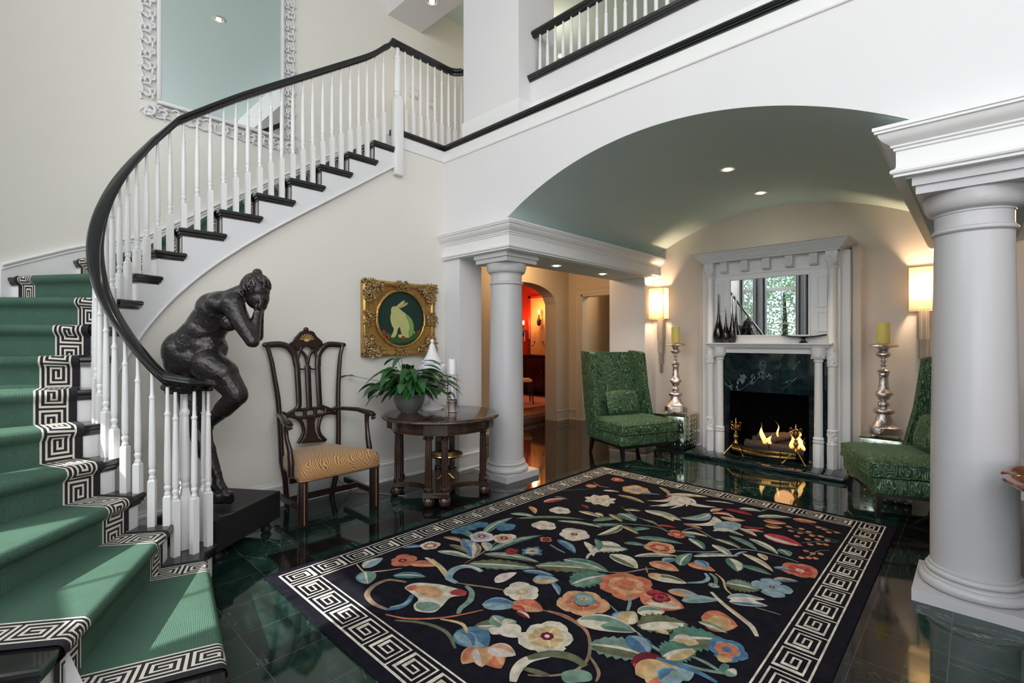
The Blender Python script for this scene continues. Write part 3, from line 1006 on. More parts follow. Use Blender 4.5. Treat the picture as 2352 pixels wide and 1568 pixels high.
# upper gallery balustrade
gal = thing('balustrade', 'upper gallery balustrade, white balusters under a black rail on the low wall', 'balustrade', (0, 3.66, 3.945))
GI = Matrix.Translation((0, -3.66, -3.945))
m = MB(); m.sweep([(PX1 - .004, 3.60, 0), (3.28, 3.60, 0)], [(-.14, 3.945), (.018, 3.945), (.018, 3.958), (.032, 3.962), (.032, 3.975), (.045, 3.980), (.048, 3.990), (.044, 4.000), (-.14, 4.002)]); m.xf(GI)
m.build('base_rail', 'black_wood', gal, angle=25)
m = MB(); m.sweep([(PX1, 3.65, 4.475), (3.28, 3.65, 4.475)], RP); m.xf(GI)
m.build('handrail', 'rail_black', gal, angle=50)
x = PX1 + .085
while x < .4:
    m = MB(); m.lathe([(.0165, 3.95), (.0165, 4.15), (.0135, 4.235), (.0125, 4.240), (.0165, 4.25), (.0165, 4.258), (.011, 4.268), (.0085, 4.418)], (x, 3.65, 0), seg=12); m.xf(GI)
    m.build('baluster', 'paint_white', gal)
    x += .0945

# ---- the runner carpet
def key_cell(i, j):
    """Greek key: i across (0..12), j along (0..12); True = ivory line"""
    if i in (0, 12): return True
    segs = [((12, 0), (2, 0)), ((2, 0), (2, 11)), ((2, 11), (10, 11)), ((10, 11), (10, 2)), ((10, 2), (4, 2)), ((4, 2), (4, 9)), ((4, 9), (8, 9)), ((8, 9), (8, 4)), ((8, 4), (6, 4)), ((6, 4), (6, 7))]
    for (a, b), (c, d) in segs:
        if min(a, c) <= i <= max(a, c) and min(b, d) <= j <= max(b, d): return True
    return False
def across(k):
    """cell edges 0..1, ivory lines a little thinner than the black gaps"""
    w = [.8 if i % 2 == 0 else 1.2 for i in range(13)]
    s = sum(w); e = [0]
    for q in w: e.append(e[-1] + q / s)
    return e
EDG = across(13)
def run_profile(n, r):
    """points (plan xy, z) of the carpet over tread n at radius r, from foot of riser to foot of next riser"""
    z = n * RISE; h = .009
    L = []
    L.append((adv(n, .030 - h, r), z - RISE + h)); L.append((adv(n, .030 - h, r), z - .062)); L.append((adv(n, .016 - h, r), z - .050))
    L.append((adv(n, -h, r), z - .030)); L.append((adv(n, -h, r), z - .010)); L.append((adv(n, .004, r), z + h * .7)); L.append((adv(n, .016, r), z + h))
    L.append((adv(n + 1, .030 - h, r), z + h))
    return [V3(plan(t, r), q) for t, q in L]
def at_frac(P, f):
    D = [0]
    for a, b in zip(P[:-1], P[1:]): D.append(D[-1] + (b - a).length)
    s = f * D[-1]
    for i in range(len(P) - 1):
        if s <= D[i + 1] + 1e-9:
            u = (s - D[i]) / max(1e-9, D[i + 1] - D[i]); return P[i].lerp(P[i + 1], u)
    return P[-1]
def fr_list(P, k):
    """k+1 fractions that include the profile's corners"""
    return [i / k for i in range(k + 1)]
mg = MB(); mks = {True: MB(), False: MB()}
RIN, RINB = .605, .785
ROUTB, ROUT = 1.39, 1.54
def routs(n): return {1: (1.56, 1.74), 2: (1.50, 1.68), 3: (1.45, 1.61)}.get(n, (ROUTB, ROUT))
vacc = 0.0; ci = 0; co = 0
for n in range(1, NT + 1):
    a_, b_ = routs(n)
    rin, rinb = (RIN, RINB) if n > 2 else ((.63, .81) if n == 2 else (.645, .82))
    # green field, rows = profile points subdivided
    nu = 14; nvp = []
    rs = [rinb + (a_ - rinb) * i / nu for i in range(nu + 1)]
    prof = [run_profile(n, r) for r in rs]
    sub = []
    for c in range(nu + 1):
        Q = []
        P = prof[c]
        for a, b, k in zip(P[:-1], P[1:], (3, 1, 1, 1, 1, 1, 6)):
            for q in range(k): Q.append(a.lerp(b, q / k))
        Q.append(P[-1]); sub.append(Q)
    rows = len(sub[0])
    vr = [vacc]
    for j in range(1, rows): vr.append(vr[-1] + (sub[nu // 2][j] - sub[nu // 2][j - 1]).length)
    base = len(mg.v)
    for c in range(nu + 1): mg.v += sub[c]
    for c in range(nu):
        for j in range(rows - 1):
            mg.face((base + c * rows + j, base + (c + 1) * rows + j, base + (c + 1) * rows + j + 1, base + c * rows + j + 1), 0,
                    [(rs[c], vr[j]), (rs[c + 1], vr[j]), (rs[c + 1], vr[j + 1]), (rs[c], vr[j + 1])])
    vacc = vr[-1]
    # borders
    for (r0, r1, inner) in ((rin, rinb, True), (a_, b_, False)):
        mar = .036; mk = mks[inner]
        if inner: e0, e1 = r0 + mar, r1          # black edge outside, key, then the green
        else: e0, e1 = r0, r1 - mar
        xs = [e0 + (e1 - e0) * q for q in EDG]
        if inner: xs = [r0] + xs
        else: xs = xs + [r1]
        Pm = run_profile(n, (r0 + r1) / 2)
        Lm = sum((b - a).length for a, b in zip(Pm[:-1], Pm[1:]))
        K = max(10, round(Lm / .0118))
        ph = ci if inner else co
        cols = []
        for r in xs:
            P = run_profile(n, r); D = [0]
            cols.append([at_frac(P, q / K) for q in range(K + 1)])
        base = len(mk.v); W = len(xs)
        for c in cols: mk.v += c
        for c in range(W - 1):
            ic = (c - 1) if inner else c
            for j in range(K):
                if ic < 0 or ic > 12: k = 0
                else:
                    ii = 12 - ic if inner else ic
                    k = 1 if key_cell(ii, (ph + j) % 13) else 0
                mk.face((base + c * (K + 1) + j, base + (c + 1) * (K + 1) + j, base + (c + 1) * (K + 1) + j + 1, base + c * (K + 1) + j + 1), k)
        if inner: ci = (ci + K) % 13
        else: co = (co + K) % 13
run = thing('stair_runner', 'green woven stair runner with black and ivory Greek key borders', 'carpet', (CX_, CY_, 0))
mg.xf(SI); mks[True].xf(SI); mks[False].xf(SI)
mg.build('field', 'runner_green', run, angle=60)
mks[True].build('key_border', ['runner_black', 'runner_ivory'], run, angle=60)
mks[False].build('key_border', ['runner_black', 'runner_ivory'], run, angle=60)
# ================================================================ FIREPLACE
XM = -1.745
man = thing('fireplace_mantel', 'white carved fireplace mantel with overmantel mirror and green marble surround', 'fireplace', (XM, 6.1, .05))
MI = Matrix.Translation((-XM, -6.1, -.05))
def mb_(m, name, mats, parent=None, **kw):
    m.xf(MI); return m.build(name, mats, parent or man, **kw)
# hearth
h = MB()
h.rbox(-2.575, -.915, 5.70, 6.25, 0, .05, .012); h.box(FX0 - .05, FX1 + .05, 6.2, 7.0, 0, .048)
tag(h.build('hearth', 'marble_slab', smooth=True, angle=25), 'low polished black green marble hearth slab in front of the fireplace', 'hearth')
# body panels (around the firebox)
m = MB()
m.box(-2.45, -2.165, 6.085, YB, .05, 2.36); m.box(-1.325, -1.04, 6.085, YB, .05, 2.36)
m.box(-2.165, -1.325, 6.085, YB, 1.27, 1.46); m.box(-2.165, -1.325, 6.085, YB, 2.13, 2.36)
m.box(-2.50, -.99, 6.13, YB, .05, 2.36); m.v = m.v[:-8]; m.f = m.f[:-6]; m.m = m.m[:-6]
m.box(-2.52, -2.45, 6.14, YB, .05, 2.36); m.box(-1.04, -.965, 6.14, YB, .05, 2.36)
mb_(m, 'frame', 'trim_white', smooth=False)
# marble surround
m = MB()
m.box(-2.24, -1.25, 6.070, 6.10, .80, 1.275); m.box(-2.30, -2.19, 6.072, 6.10, .05, .80); m.box(-1.30, -1.13, 6.072, 6.10, .05, 1.275)
m.box(-2.19, -2.165, 6.072, YB, .05, .8); m.box(-1.325, -1.30, 6.072, YB, .05, .8)
mb_(m, 'marble_surround', 'marble_slab', smooth=False)
# shelf
SP = [(-.30, 1.315), (.0, 1.315), (.012, 1.318), (.018, 1.328), (.030, 1.334), (.034, 1.345), (.050, 1.352), (.058, 1.362), (.058, 1.374), (-.30, 1.374)]
m = MB(); m.sweep([(-2.345, 6.12, 0), (-2.345, 5.99, 0), (-1.145, 5.99, 0), (-1.145, 6.12, 0)], [(a, b) for a, b in SP][0:0] or [(a * (.5 if a < -.1 else 1) if a > 0 else -.04, b) for a, b in SP])
m.box(-2.36, -1.13, 5.985, 6.12, 1.316, 1.373)
m.box(-2.33, -1.16, 6.03, 6.10, 1.255, 1.32)
mb_(m, 'mantel_shelf', 'trim_white', angle=25)
# columns
def carve(mm, x, y, r, z0, z1, n=26, seed=1, half=True):
    rnd = random.Random(seed)
    for i in range(n):
        a = rnd.uniform(-PI, 0); z = rnd.uniform(z0, z1); rr = rnd.uniform(.005, .009)
        p = []
        for k in range(5):
            b = a + .10 * k; p.append((x + (r + .001) * cos(b), y + (r + .001) * sin(b), z + .010 * sin(k * 1.2 + i)))
        mm.tube(p, [rr * .4, rr * .7, rr * .8, rr * .6, rr * .2], 6)
def mcol(x, y, r, kind):
    m = MB()
    if kind == 'in':
        m.lathe([(r * 1.22, .05), (r * 1.22, .29), (r * 1.0, .305)], (x, y, 0), sq=8, rot=R(22.5))
        m.lathe([(r, .30), (r * 1.25, .31), (r * 1.25, .325), (r * 1.0, .335), (r * 1.22, .345), (r * 1.18, .36), (r * .95, .37), (r * .92, .8), (r * .88, 1.17), (r * 1.1, 1.175), (r * 1.1, 1.188), (r * .95, 1.192)], (x, y, 0), seg=24)
        m.lathe([(r * .95, 1.19), (r * 1.25, 1.205), (r * 1.6, 1.235), (r * 1.75, 1.265), (r * 1.7, 1.285), (r * 1.75, 1.29), (r * 1.75, 1.318)], (x, y, 0), seg=24)
        carve(m, x, y, r * 1.5, 1.21, 1.28, 30, int(x * 100) & 255)
    else:
        m.lathe([(r * 1.1, .05), (r * 1.1, .30)], (x, y, 0), sq=8, rot=R(22.5))
        m.lathe([(r * 1.15, .30), (r * 1.15, .312), (r, .32), (r * 1.02, .43), (r * 1.12, .44), (r * 1.12, .452), (r * .95, .46), (r * .92, 1.12), (r * 1.12, 1.13), (r * 1.12, 1.145), (r, 1.15), (r * 1.12, 1.36), (r * .9, 1.375),
                 (r * .88, 2.16), (r * 1.12, 2.17), (r * 1.12, 2.185), (r * .9, 2.19)], (x, y, 0), seg=24)
        m.lathe([(r * .95, 2.185), (r * 1.2, 2.20), (r * 1.5, 2.25), (r * 1.75, 2.30), (r * 1.75, 2.345)], (x, y, 0), sq=4, rot=R(45))
        carve(m, x, y, r, .33, .43, 22, 3); carve(m, x, y, r * 1.05, 1.16, 1.34, 34, 5); carve(m, x, y, r * 1.25, 2.2, 2.33, 30, 9)
    mb_(m, 'column', 'trim_white', angle=40)
mcol(-2.262, 6.03, .043, 'in'); mcol(-1.227, 6.03, .043, 'in')
mcol(-2.385, 6.045, .044, 'out'); mcol(-1.105, 6.045, .044, 'out')
# side panels and mirror frame mouldings
m = MB()
def panel(mm, x0, x1, z0, z1, y=6.085):
    for a, b, c, d in ((x0, x1, z0, z0 + .016), (x0, x1, z1 - .016, z1), (x0, x0 + .016, z0 + .016, z1 - .016), (x1 - .016, x1, z0 + .016, z1 - .016)):
        mm.box(a, b, y - .013, y, c, d)
for a, b in ((-2.325, -2.235), (-1.255, -1.155)):
    panel(m, a, b, 1.50, 1.72); panel(m, a, b, 1.76, 2.10)
panel(m, -2.175, -1.315, 1.45, 2.14)
m.box(-2.34, -1.14, 6.073, 6.086, 2.185, 2.20)

mb_(m, 'panel_moulding', 'trim_white', smooth=False)
m = MB(); m.box(-2.166, -1.324, 6.088, 6.095, 1.46, 2.132)
mb_(m, 'mirror_panel', 'mirror_glass', smooth=False)
for i in range(5):
    m = MB()
    x = XM - .47 + .235 * i
    pr = [(0, 0), (.045, 0), (.062, .006), (.074, .018), (.080, .036), (.080, .135), (0, .135)]
    m.prism([(-a, b) for a, b in pr], (x - .038, 6.085, 2.215), (0, 1, 0), (0, 0, 1), (.076, 0, 0))
    for k in range(5):
        m.tube([(x - .025 + .012 * k, 6.005, 2.265), (x - .02 + .012 * k, 6.003, 2.29), (x - .028 + .012 * k, 6.005, 2.33)], .004, 6)
    mb_(m, 'corbel', 'trim_white', angle=30)
# crown
CPf = [(-.02, 2.345), (.02, 2.345), (.02, 2.352)]
for i in range(7): CPf += [(.030 + .014 * i, 2.356 + .0135 * i), (.032 + .014 * i, 2.366 + .0135 * i)]
CPf += [(.135, 2.455), (-.02, 2.455)]
m = MB(); m.sweep([(-2.435, YB, 0), (-2.435, 5.985, 0), (-1.055, 5.985, 0), (-1.055, YB, 0)], CPf)
m.box(-2.45, -1.04, 5.99, YB, 2.345, 2.453)
mb_(m, 'crown', 'trim_white', angle=20)
# firebox
m = MB()
y0, y1 = 6.1, 6.72
m.box(FX0, FX1, y1, y1 + .05, .045, .9); m.box(FX0 - .02, FX0 + .04, y0, y1, .045, .9); m.box(FX1 - .04, FX1 + .02, y0, y1, .045, .9); m.box(FX0, FX1, y0, y1, .80, .9)
for i in range(10):
    z = .10 + i * .075; m.box(FX0 + .04, FX1 - .04, y1 - .012, y1, z, z + .064)
    m.box(FX0 + .04, FX0 + .052, y0 + .1, y1, z, z + .064); m.box(FX1 - .052, FX1 - .04, y0 + .1, y1, z, z + .064)
mb_(m, 'firebox', 'brick_black', smooth=False)

# fender and andirons
def urn(m, x, y, z):
    m.lathe([(.0, 0), (.022, .0), (.022, .008), (.008, .018), (.006, .03), (.012, .036), (.028, .055), (.034, .085), (.032, .105), (.036, .11), (.036, .116), (.020, .122), (.010, .13), (.006, .15), (.010, .155), (.006, .165), (.004, .18), (.0, .19)], (x, y, z), seg=20)
def andiron(x, y, label):
    t = thing('andiron', label, 'andiron', (x, y, .05), 0, 'brass andirons on the hearth')
    m = MB()
    m.lathe([(.020, .13), (.026, .14), (.026, .15), (.014, .17), (.018, .20), (.028, .22), (.020, .24), (.010, .25)], seg=16)
    urn(m, 0, 0, .25)
    m.build('urn', 'brass', t)
    m = MB()
    for sx in (-1, 1):
        m.tube([(sx * .034, 0, .345), (sx * .055, 0, .36), (sx * .060, 0, .385), (sx * .045, 0, .395), (sx * .038, 0, .38)], .005, 8)
        m.tube([(sx * .034, 0, .30), (sx * .052, 0, .31), (sx * .050, 0, .34)], .004, 8)
    m.build('handle', 'brass', t)
    for a in (215, 325, 90):
        m = MB(); c, s_ = cos(R(a)), sin(R(a))
        L = .13 if a != 90 else .2
        m.tube([(0, 0, .15), (c * .03, s_ * .03, .13), (c * .07, s_ * .07, .085), (c * L * .9, s_ * L * .9, .03), (c * L, s_ * L, .012), (c * (L + .02), s_ * (L + .02), .010)], [.011, .010, .008, .007, .011, .006], 10)
        m.build('leg', 'brass', t)
andiron(-2.06, 5.98, 'brass urn-topped andiron at the left end of the fender')
andiron(-1.43, 5.98, 'brass urn-topped andiron at the right end of the fender')
t = thing('fireplace_fender', 'pierced brass fender curving in front of the burning logs', 'fender', (XM, 5.9, .05))
def fpt(u): return Vector((-.33 + .66 * u, -.09 * sin(PI * u), 0))
m = MB(); n = 36
for i in range(n):
    a, b = fpt(i / n), fpt((i + 1) / n)
    for z0, z1 in ((.075, .092), (.128, .142)):
        m.poly([a + Vector((0, 0, z0)), b + Vector((0, 0, z0)), b + Vector((0, 0, z1)), a + Vector((0, 0, z1))])
    c = (a + b) / 2; d = (b - a).normalized()
    ring = [c + d * (.0075 * cos(2 * PI * k / 10)) + Vector((0, 0, .110 + .020 * sin(2 * PI * k / 10))) for k in range(10)]
    m.tube(ring, .0028, 5, closed=True)
m.build('pierced_band', 'brass', t)
m = MB(); m.tube([fpt(i / 24) + Vector((0, 0, .147)) for i in range(25)], .009, 8); m.tube([fpt(i / 24) + Vector((0, 0, .070)) for i in range(25)], .005, 8)
m.build('top_rail', 'iron', t)
for u in (.2, .8):
    m = MB(); p = fpt(u); m.tube([(p.x, p.y - .008, .15), (p.x, p.y - .010, 0)], .0045, 8); m.build('leg', 'iron', t)
# grate, logs and flames
def log(a, b, r, seed, label):
    A, Bv = Vector(a), Vector(b); n = 10; rnd = random.Random(seed)
    o = (A + Bv) / 2; m = MB(); seg = 14
    d = (Bv - A).normalized(); u = d.orthogonal().normalized(); w = d.cross(u)
    for i in range(n + 1):
        p = A.lerp(Bv, i / n) - o
        for j in range(seg):
            an = 2 * PI * j / seg
            rr = r * (1 + .22 * noise.noise(Vector((cos(an) * 1.4 + seed, sin(an) * 1.4, i * .5))) + .06 * rnd.uniform(-1, 1)) * (1 - .06 * (i in (0, n)))
            m.v.append(p + u * rr * cos(an) + w * rr * sin(an))
    for i in range(n):
        for j in range(seg):
            k = (j + 1) % seg; m.face((i * seg + j, i * seg + k, (i + 1) * seg + k, (i + 1) * seg + j))
    m.face(range(seg)); m.face([n * seg + j for j in range(seg)])
    ob = m.build('firewood_log', 'log_bark', angle=60); ob.location = o
    tag(ob, label, 'log', 'logs burning in the fireplace'); return ob
log((-2.02, 6.17, .165), (-1.76, 6.20, .165), .055, 1, 'thick log at the front left of the fire')
log((-1.74, 6.16, .155), (-1.40, 6.20, .150), .055, 2, 'thick log at the front right of the fire')
log((-1.98, 6.34, .19), (-1.42, 6.36, .19), .060, 3, 'long log lying at the back of the fire')
log((-1.90, 6.24, .265), (-1.62, 6.34, .30), .032, 4, 'thin log resting up on the left of the fire')
log((-1.74, 6.20, .235), (-1.50, 6.33, .33), .038, 5, 'forked log leaning up on the right of the fire')
m = MB()
for i in range(7):
    x = -2.0 + i * .1; m.box(x, x + .012, 6.12, 6.42, .085, .10)
m.box(-2.03, -1.38, 6.14, 6.16, .075, .09); m.box(-2.03, -1.38, 6.38, 6.40, .075, .09)
for x in (-2.0, -1.40):
    for y in (6.15, 6.39): m.box(x - .008, x + .008, y - .008, y + .008, .048, .08)
tag(m.build('fire_grate', 'iron', smooth=False), 'black iron grate under the burning logs', 'grate')
def flame_obj(x, y, z, hgt, w, lean, seed, label):
    m = MB(); n = 12; seg = 10
    for i in range(n + 1):
        u = i / n
        rr = w * (sin(PI * min(1, u * 1.15 + .12)) ** .8) * (1 - u) ** .5 + .0006
        cx = lean * u * u + .012 * sin(u * 7 + seed); cy = .006 * cos(u * 5 + seed)
        for j in range(seg):
            a = 2 * PI * j / seg; m.v.append(Vector((cx + rr * cos(a), cy + .5 * rr * sin(a), hgt * u)))
    for i in range(n):
        for j in range(seg):
            k = (j + 1) % seg; m.face((i * seg + j, i * seg + k, (i + 1) * seg + k, (i + 1) * seg + j))
    o = m.build('flame', 'flame'); o.location = (x, y, z)
    tag(o, label, 'flame', 'flames licking up from the logs')
flame_obj(-1.80, 6.13, .20, .25, .036, -.04, 1, 'tall curving flame left of the fire')
flame_obj(-1.745, 6.15, .20, .13, .030, .02, 2, 'low broad flame at the left of the fire')
flame_obj(-1.665, 6.22, .27, .20, .012, -.03, 3, 'thin wispy flame in the middle of the fire')
flame_obj(-1.50, 6.13, .19, .19, .030, -.02, 4, 'medium flame right of centre')
flame_obj(-1.455, 6.15, .18, .22, .048, .03, 5, 'broad flame behind the right andiron')
flame_obj(-1.46, 6.26, .30, .14, .014, -.04, 6, 'small detached flame above the right logs')
flame_obj(-1.41, 6.16, .17, .15, .026, .015, 7, 'rightmost low flame by the andiron')
light('fire_glow', 'POINT', (-1.6, 6.2, .42), 1.2, (1, .5, .2), shadow_soft_size=.1)

# vases and dish on the mantel shelf
def vase(x, y, hgt, r, label, cl=.12):
    t = thing('bottle_vase', label, 'vase', (x, y, 1.374), 0, 'teardrop glass vases on the mantel')
    prof = [(0, 0), (r * .55, 0), (r * .62, .004), (r * .85, hgt * .06), (r, hgt * .14), (r * .95, hgt * .22), (r * .66, hgt * .33), (r * .36, hgt * .46), (r * .20, hgt * .62), (r * .15, hgt * .80), (r * .17, hgt), (r * .10, hgt), (r * .08, hgt * .8), (0, hgt * .5)]
    m = MB(); m.lathe(prof, seg=28); m.build('vase_body', 'clear_glass', t)
    m = MB(); m.lathe([(0, hgt * .085), (r * .6, hgt * .10), (r * .88, hgt * .15), (r * .82, hgt * .22), (r * .55, hgt * .33), (r * .27, hgt * .46), (r * .11, hgt * .62), (r * .06, hgt * .97), (0, hgt * .97)], seg=24)
    m.build('inner_glass', 'inner_smoke', t)
vase(-2.285, 6.045, .60, .062, 'tallest smoky teardrop vase at the left end of the mantel')
vase(-2.185, 6.010, .44, .050, 'short teardrop vase second from the left')
vase(-2.115, 6.030, .58, .045, 'tall slim teardrop vase nearest the middle of the row', )
t = thing('dish', 'long dark glass dish on a flared foot at the right of the mantel', 'dish', (-1.37, 6.03, 1.374))
m = MB(); m.lathe([(.045, 0), (.047, .004), (.02, .025), (.016, .045), (.03, .052)], seg=24); m.build('foot', 'smoke_glass', t)
m = MB()
def dish(u, v):
    x = -.22 + .44 * u; w = .055 * math.sqrt(max(0, 1 - (2 * u - 1) ** 2)) ** .8 + .001; y = w * (2 * v - 1)
    z = .052 + .028 * (2 * u - 1) ** 2 + .012 * (2 * v - 1) ** 2
    return (x, y, z)
m.grid(dish, 28, 8); b = len(m.v); m.grid(lambda u, v: (lambda p: (p[0], p[1], p[2] + .006))(dish(u, v)), 28, 8)
m.build('bowl', 'black_wood', t)

# ---- wall sconces
def sconce(x, label):
    t = thing('wall_sconce', label, 'wall lamp', (x, YB, 1.70), 0, 'sconces either side of the fireplace')
    w, d, hh = .112, .155, .43
    y1, y0 = -.02, -.02 - d
    m = MB()
    for a, b, c, e in ((-w, y0, w, y0), (w, y0, w, y1), (w, y1, -w, y1), (-w, y1, -w, y0)):
        m.poly([(a, b, 0), (c, e, 0), (c, e, hh), (a, b, hh)])
    m.build('lamp_shade', 'lampshade_linen', t, smooth=False)
    m = MB(); r = .0032
    for z in (0, hh): m.tube([(-w, y0, z), (w, y0, z), (w, y1, z), (-w, y1, z)], r, 6, closed=True)
    for a, b in ((-w, y0), (w, y0)): m.tube([(a, b, 0), (a, b, hh)], r, 6)
    m.build('shade_piping', 'seam_tan', t)
    m = MB(); m.ell((0, y0 + d * .5, .20), (.028, .028, .045), 0, 12, 8); m.build('lamp_bulb', 'bulb_warm', t)
    m = MB(); z = 0.0
    for ww, hgt, dd in ((.055, .285, .06), (.045, .19, .05), (.034, .15, .04), (.022, .12, .03)):
        nfl = 9; pts = [(-ww, 0)] 
        for i in range(nfl * 2 + 1):
            u = i / (nfl * 2); pts.append((-ww + 2 * ww * u, -dd * (1 - (2 * u - 1) ** 4 * .55) - (.003 if i % 2 else 0)))
        pts.append((ww, 0))
        m.prism(pts, (0, 0, z), (1, 0, 0), (0, 1, 0), (0, 0, -hgt)); z -= hgt
    m.build('backplate', 'sconce_metal', t, angle=50)
    light('sconce_light', 'POINT', (x, YB - .02 - d * .5, 1.92), 50, (1, .70, .44), shadow_soft_size=.05)
sconce(-3.215, 'lit box-shade sconce on the left, above the glass cube table')
sconce(-.385, 'lit box-shade sconce on the right, half hidden behind the big column')

# ---- mirrored cubes, candlesticks, candles
def cube_table(x, y, label):
    t = thing('cube_table', label, 'side table', (x, y, 0), 0, 'mirrored cube tables beside the fireplace')
    s = .205; z0, z1 = .03, .435
    m = MB(); m.rbox(-s + .02, s - .02, -s + .02, s - .02, 0, z0, .004); m.build('base', 'black_flat', t, smooth=False)
    m = MB(); m.rbox(-s, s, -s, s, z0, z1, .004)
    m2 = MB(); m2.box(-s - .006, s + .006, -s - .006, s + .006, z1, z1 + .012); m2.build('top', 'antique_mirror', t, smooth=False)
    for k, (ox, oy, ax, ay) in enumerate(((0, -s, 1, 0), (s, 0, 0, 1), (-s, 0, 0, 1))):
        for i in range(5):
            for j in range(6):
                a = -s + .045 + (2 * s - .09) * i / 4; z = z0 + .045 + (z1 - z0 - .09) * j / 5
                nx, ny = (0, -1) if k == 0 else ((1, 0) if k == 1 else (-1, 0))
                m.ell((ox + ax * a, oy + ay * a, z), (.014 if ax else .006, .014 if ay else .006, .018), 0, 10, 6)
    m.build('body', 'antique_mirror', t, angle=40)
cube_table(-2.875, 6.13, 'mirrored glass cube table with round bosses, left of the fireplace')
cube_table(-.645, 6.13, 'mirrored glass cube table behind the right green chair')
def candlestick(x, y, label):
    t = thing('candlestick', label, 'candlestick', (x, y, .447), 0, 'tall silver altar candlesticks')
    m = MB()
    for k in range(3):
        a = R(90 + 30 + 120 * k); c, s_ = cos(a), sin(a)
        m.ell((c * .135, s_ * .135, .014), (.020, .020, .014), 0, 12, 8)
    m.build('foot', 'hammered_silver', t)
    m = MB()
    def tri(rr, z, k):
        out = []
        for i in range(24):
            a = 2 * PI * i / 24 + R(90 + 30)
            f = 1 + k * cos(3 * (a - R(120)))
            out.append((rr * f * cos(a), rr * f * sin(a), z))
        return out
    rows = [(.125, .022, .16), (.132, .03, .16), (.135, .045, .16), (.130, .095, .15), (.112, .105, .15), (.10, .12, .15), (.072, .16, .10), (.060, .205, .06), (.058, .225, .04), (.082, .232, .05), (.086, .245, .05), (.086, .262, .05), (.076, .272, .05),
            (.060, .28, .03), (.040, .29, 0), (.046, .305, 0), (.050, .32, 0), (.044, .34, 0), (.026, .352, 0), (.028, .358, 0), (.044, .368, .05), (.052, .392, .05), (.060, .405, .05), (.072, .412, .05), (.074, .43, .05), (.066, .442, .05), (.050, .455, .05),
            (.042, .50, .05), (.037, .56, .05), (.036, .60, .05), (.044, .612, .05), (.040, .63, .05), (.050, .64, .03), (.052, .652, .03), (.036, .662, 0), (.016, .678, 0), (.013, .69, 0), (.024, .70, 0), (.026, .708, 0), (.013, .722, 0), (.015, .735, 0), (.034, .748, 0), (.015, .757, 0),
            (.015, .77, 0), (.040, .785, 0), (.060, .805, 0), (.062, .82, 0), (.050, .838, 0), (.038, .85, 0), (.042, .868, 0), (.060, .882, 0)]
    n = 24; b = len(m.v)
    for rr, z, k in rows: m.v += [Vector(p) for p in tri(rr, z, k)]
    for i in range(len(rows) - 1):
        for j in range(n):
            k = (j + 1) % n; m.face((b + i * n + j, b + i * n + k, b + (i + 1) * n + k, b + (i + 1) * n + j))
    for q in range(3):                                     # applied ornament on each face
        a = R(90 - 30 + 120 * q + 60)
        for z, rr, s_ in ((.07, .11, .018), (.15, .072, .016), (.247, .08, .012), (.43, .068, .010), (.50, .042, .008), (.53, .039, .008), (.56, .037, .008), (.59, .036, .009), (.63, .04, .012), (.39, .045, .012), (.32, .046, .012)):
            m.ell((rr * cos(a), rr * sin(a), z), (s_ * .8, s_ * .8, s_), 0, 8, 6)
    m.build('stem', 'hammered_silver', t, angle=45)
    m = MB(); m.lathe([(.03, .875), (.075, .885), (.118, .892), (.124, .897), (.120, .905), (.108, .915), (.09, .922), (.05, .925), (0, .925)], seg=10); m.build('drip_pan', 'hammered_silver', t, angle=30)
candlestick(-2.865, 6.11, 'tall silver candlestick on the left cube table')
candlestick(-.675, 6.06, 'tall silver candlestick behind the right green chair')
for x, y, l in ((-2.865, 6.11, 'yellow pillar candle on the left silver candlestick'), (-.675, 6.06, 'yellow pillar candle on the right silver candlestick')):
    t = thing('pillar_candle', l, 'candle', (x, y, 1.373), 0, 'yellow pillar candles')
    m = MB(); m.lathe([(0, 0), (.053, 0), (.054, .01), (.0535, .20), (.051, .206), (.03, .203), (0, .200)], seg=28); m.build('wax', 'wax_yellow', t)
    m = MB(); m.lathe([(.0015, .198), (.0015, .212)], seg=6); m.build('wick', 'black_flat', t)

# ---- big carved mirror above the stair
t = thing('wall_mirror', 'tall rectangular mirror in a white openwork carved scroll frame above the stairs', 'mirror', (-5.35, 1.51, 3.43))
YM0, YM1, ZM0, ZM1 = .99, 2.03, 3.56, 5.50
def lm(y, z, d=0): return Vector((d, y - 1.51, z - 3.43))
m = MB(); m.box(.02, .028, YM0 - 1.51, YM1 - 1.51, ZM0 - 3.43, ZM1 - 3.43); m.build('mirror_pane', 'mirror_glass', t, smooth=False)
m = MB()
for a, b, c, d in ((YM0 - .035, YM1 + .035, ZM0 - .035, ZM0), (YM0 - .035, YM1 + .035, ZM1, ZM1 + .035), (YM0 - .035, YM0, ZM0, ZM1), (YM1, YM1 + .035, ZM0, ZM1)):
    m.rbox(.01, .05, a - 1.51, b - 1.51, c - 3.43, d - 3.43, .010)
m.build('inner_frame', 'chalk_white', t, angle=30)
m = MB()
rnd = random.Random(11)
def cscroll(c, r, a0, turn, depth, rad, up):
    """C scroll curling inwards in the frame plane"""
    P = []; W = []
    n = 16
    for i in range(n + 1):
        u = i / n; a = a0 + turn * u * 1.45 * PI; rr = r * (1 - .72 * u ** 1.1)
        P.append(c + Vector((depth + .012 * sin(u * PI), rr * cos(a), rr * sin(a)))); W.append(rad * (.55 + .6 * sin(PI * u) ** .7) * (1 - .25 * u))
    m.tube(P, W, 7, up=(1, 0, 0), flat=.8)
    m.ell(P[-1] + Vector((.006, 0, 0)), (rad * .9, rad * 1.25, rad * 1.25), 0, 8, 6)
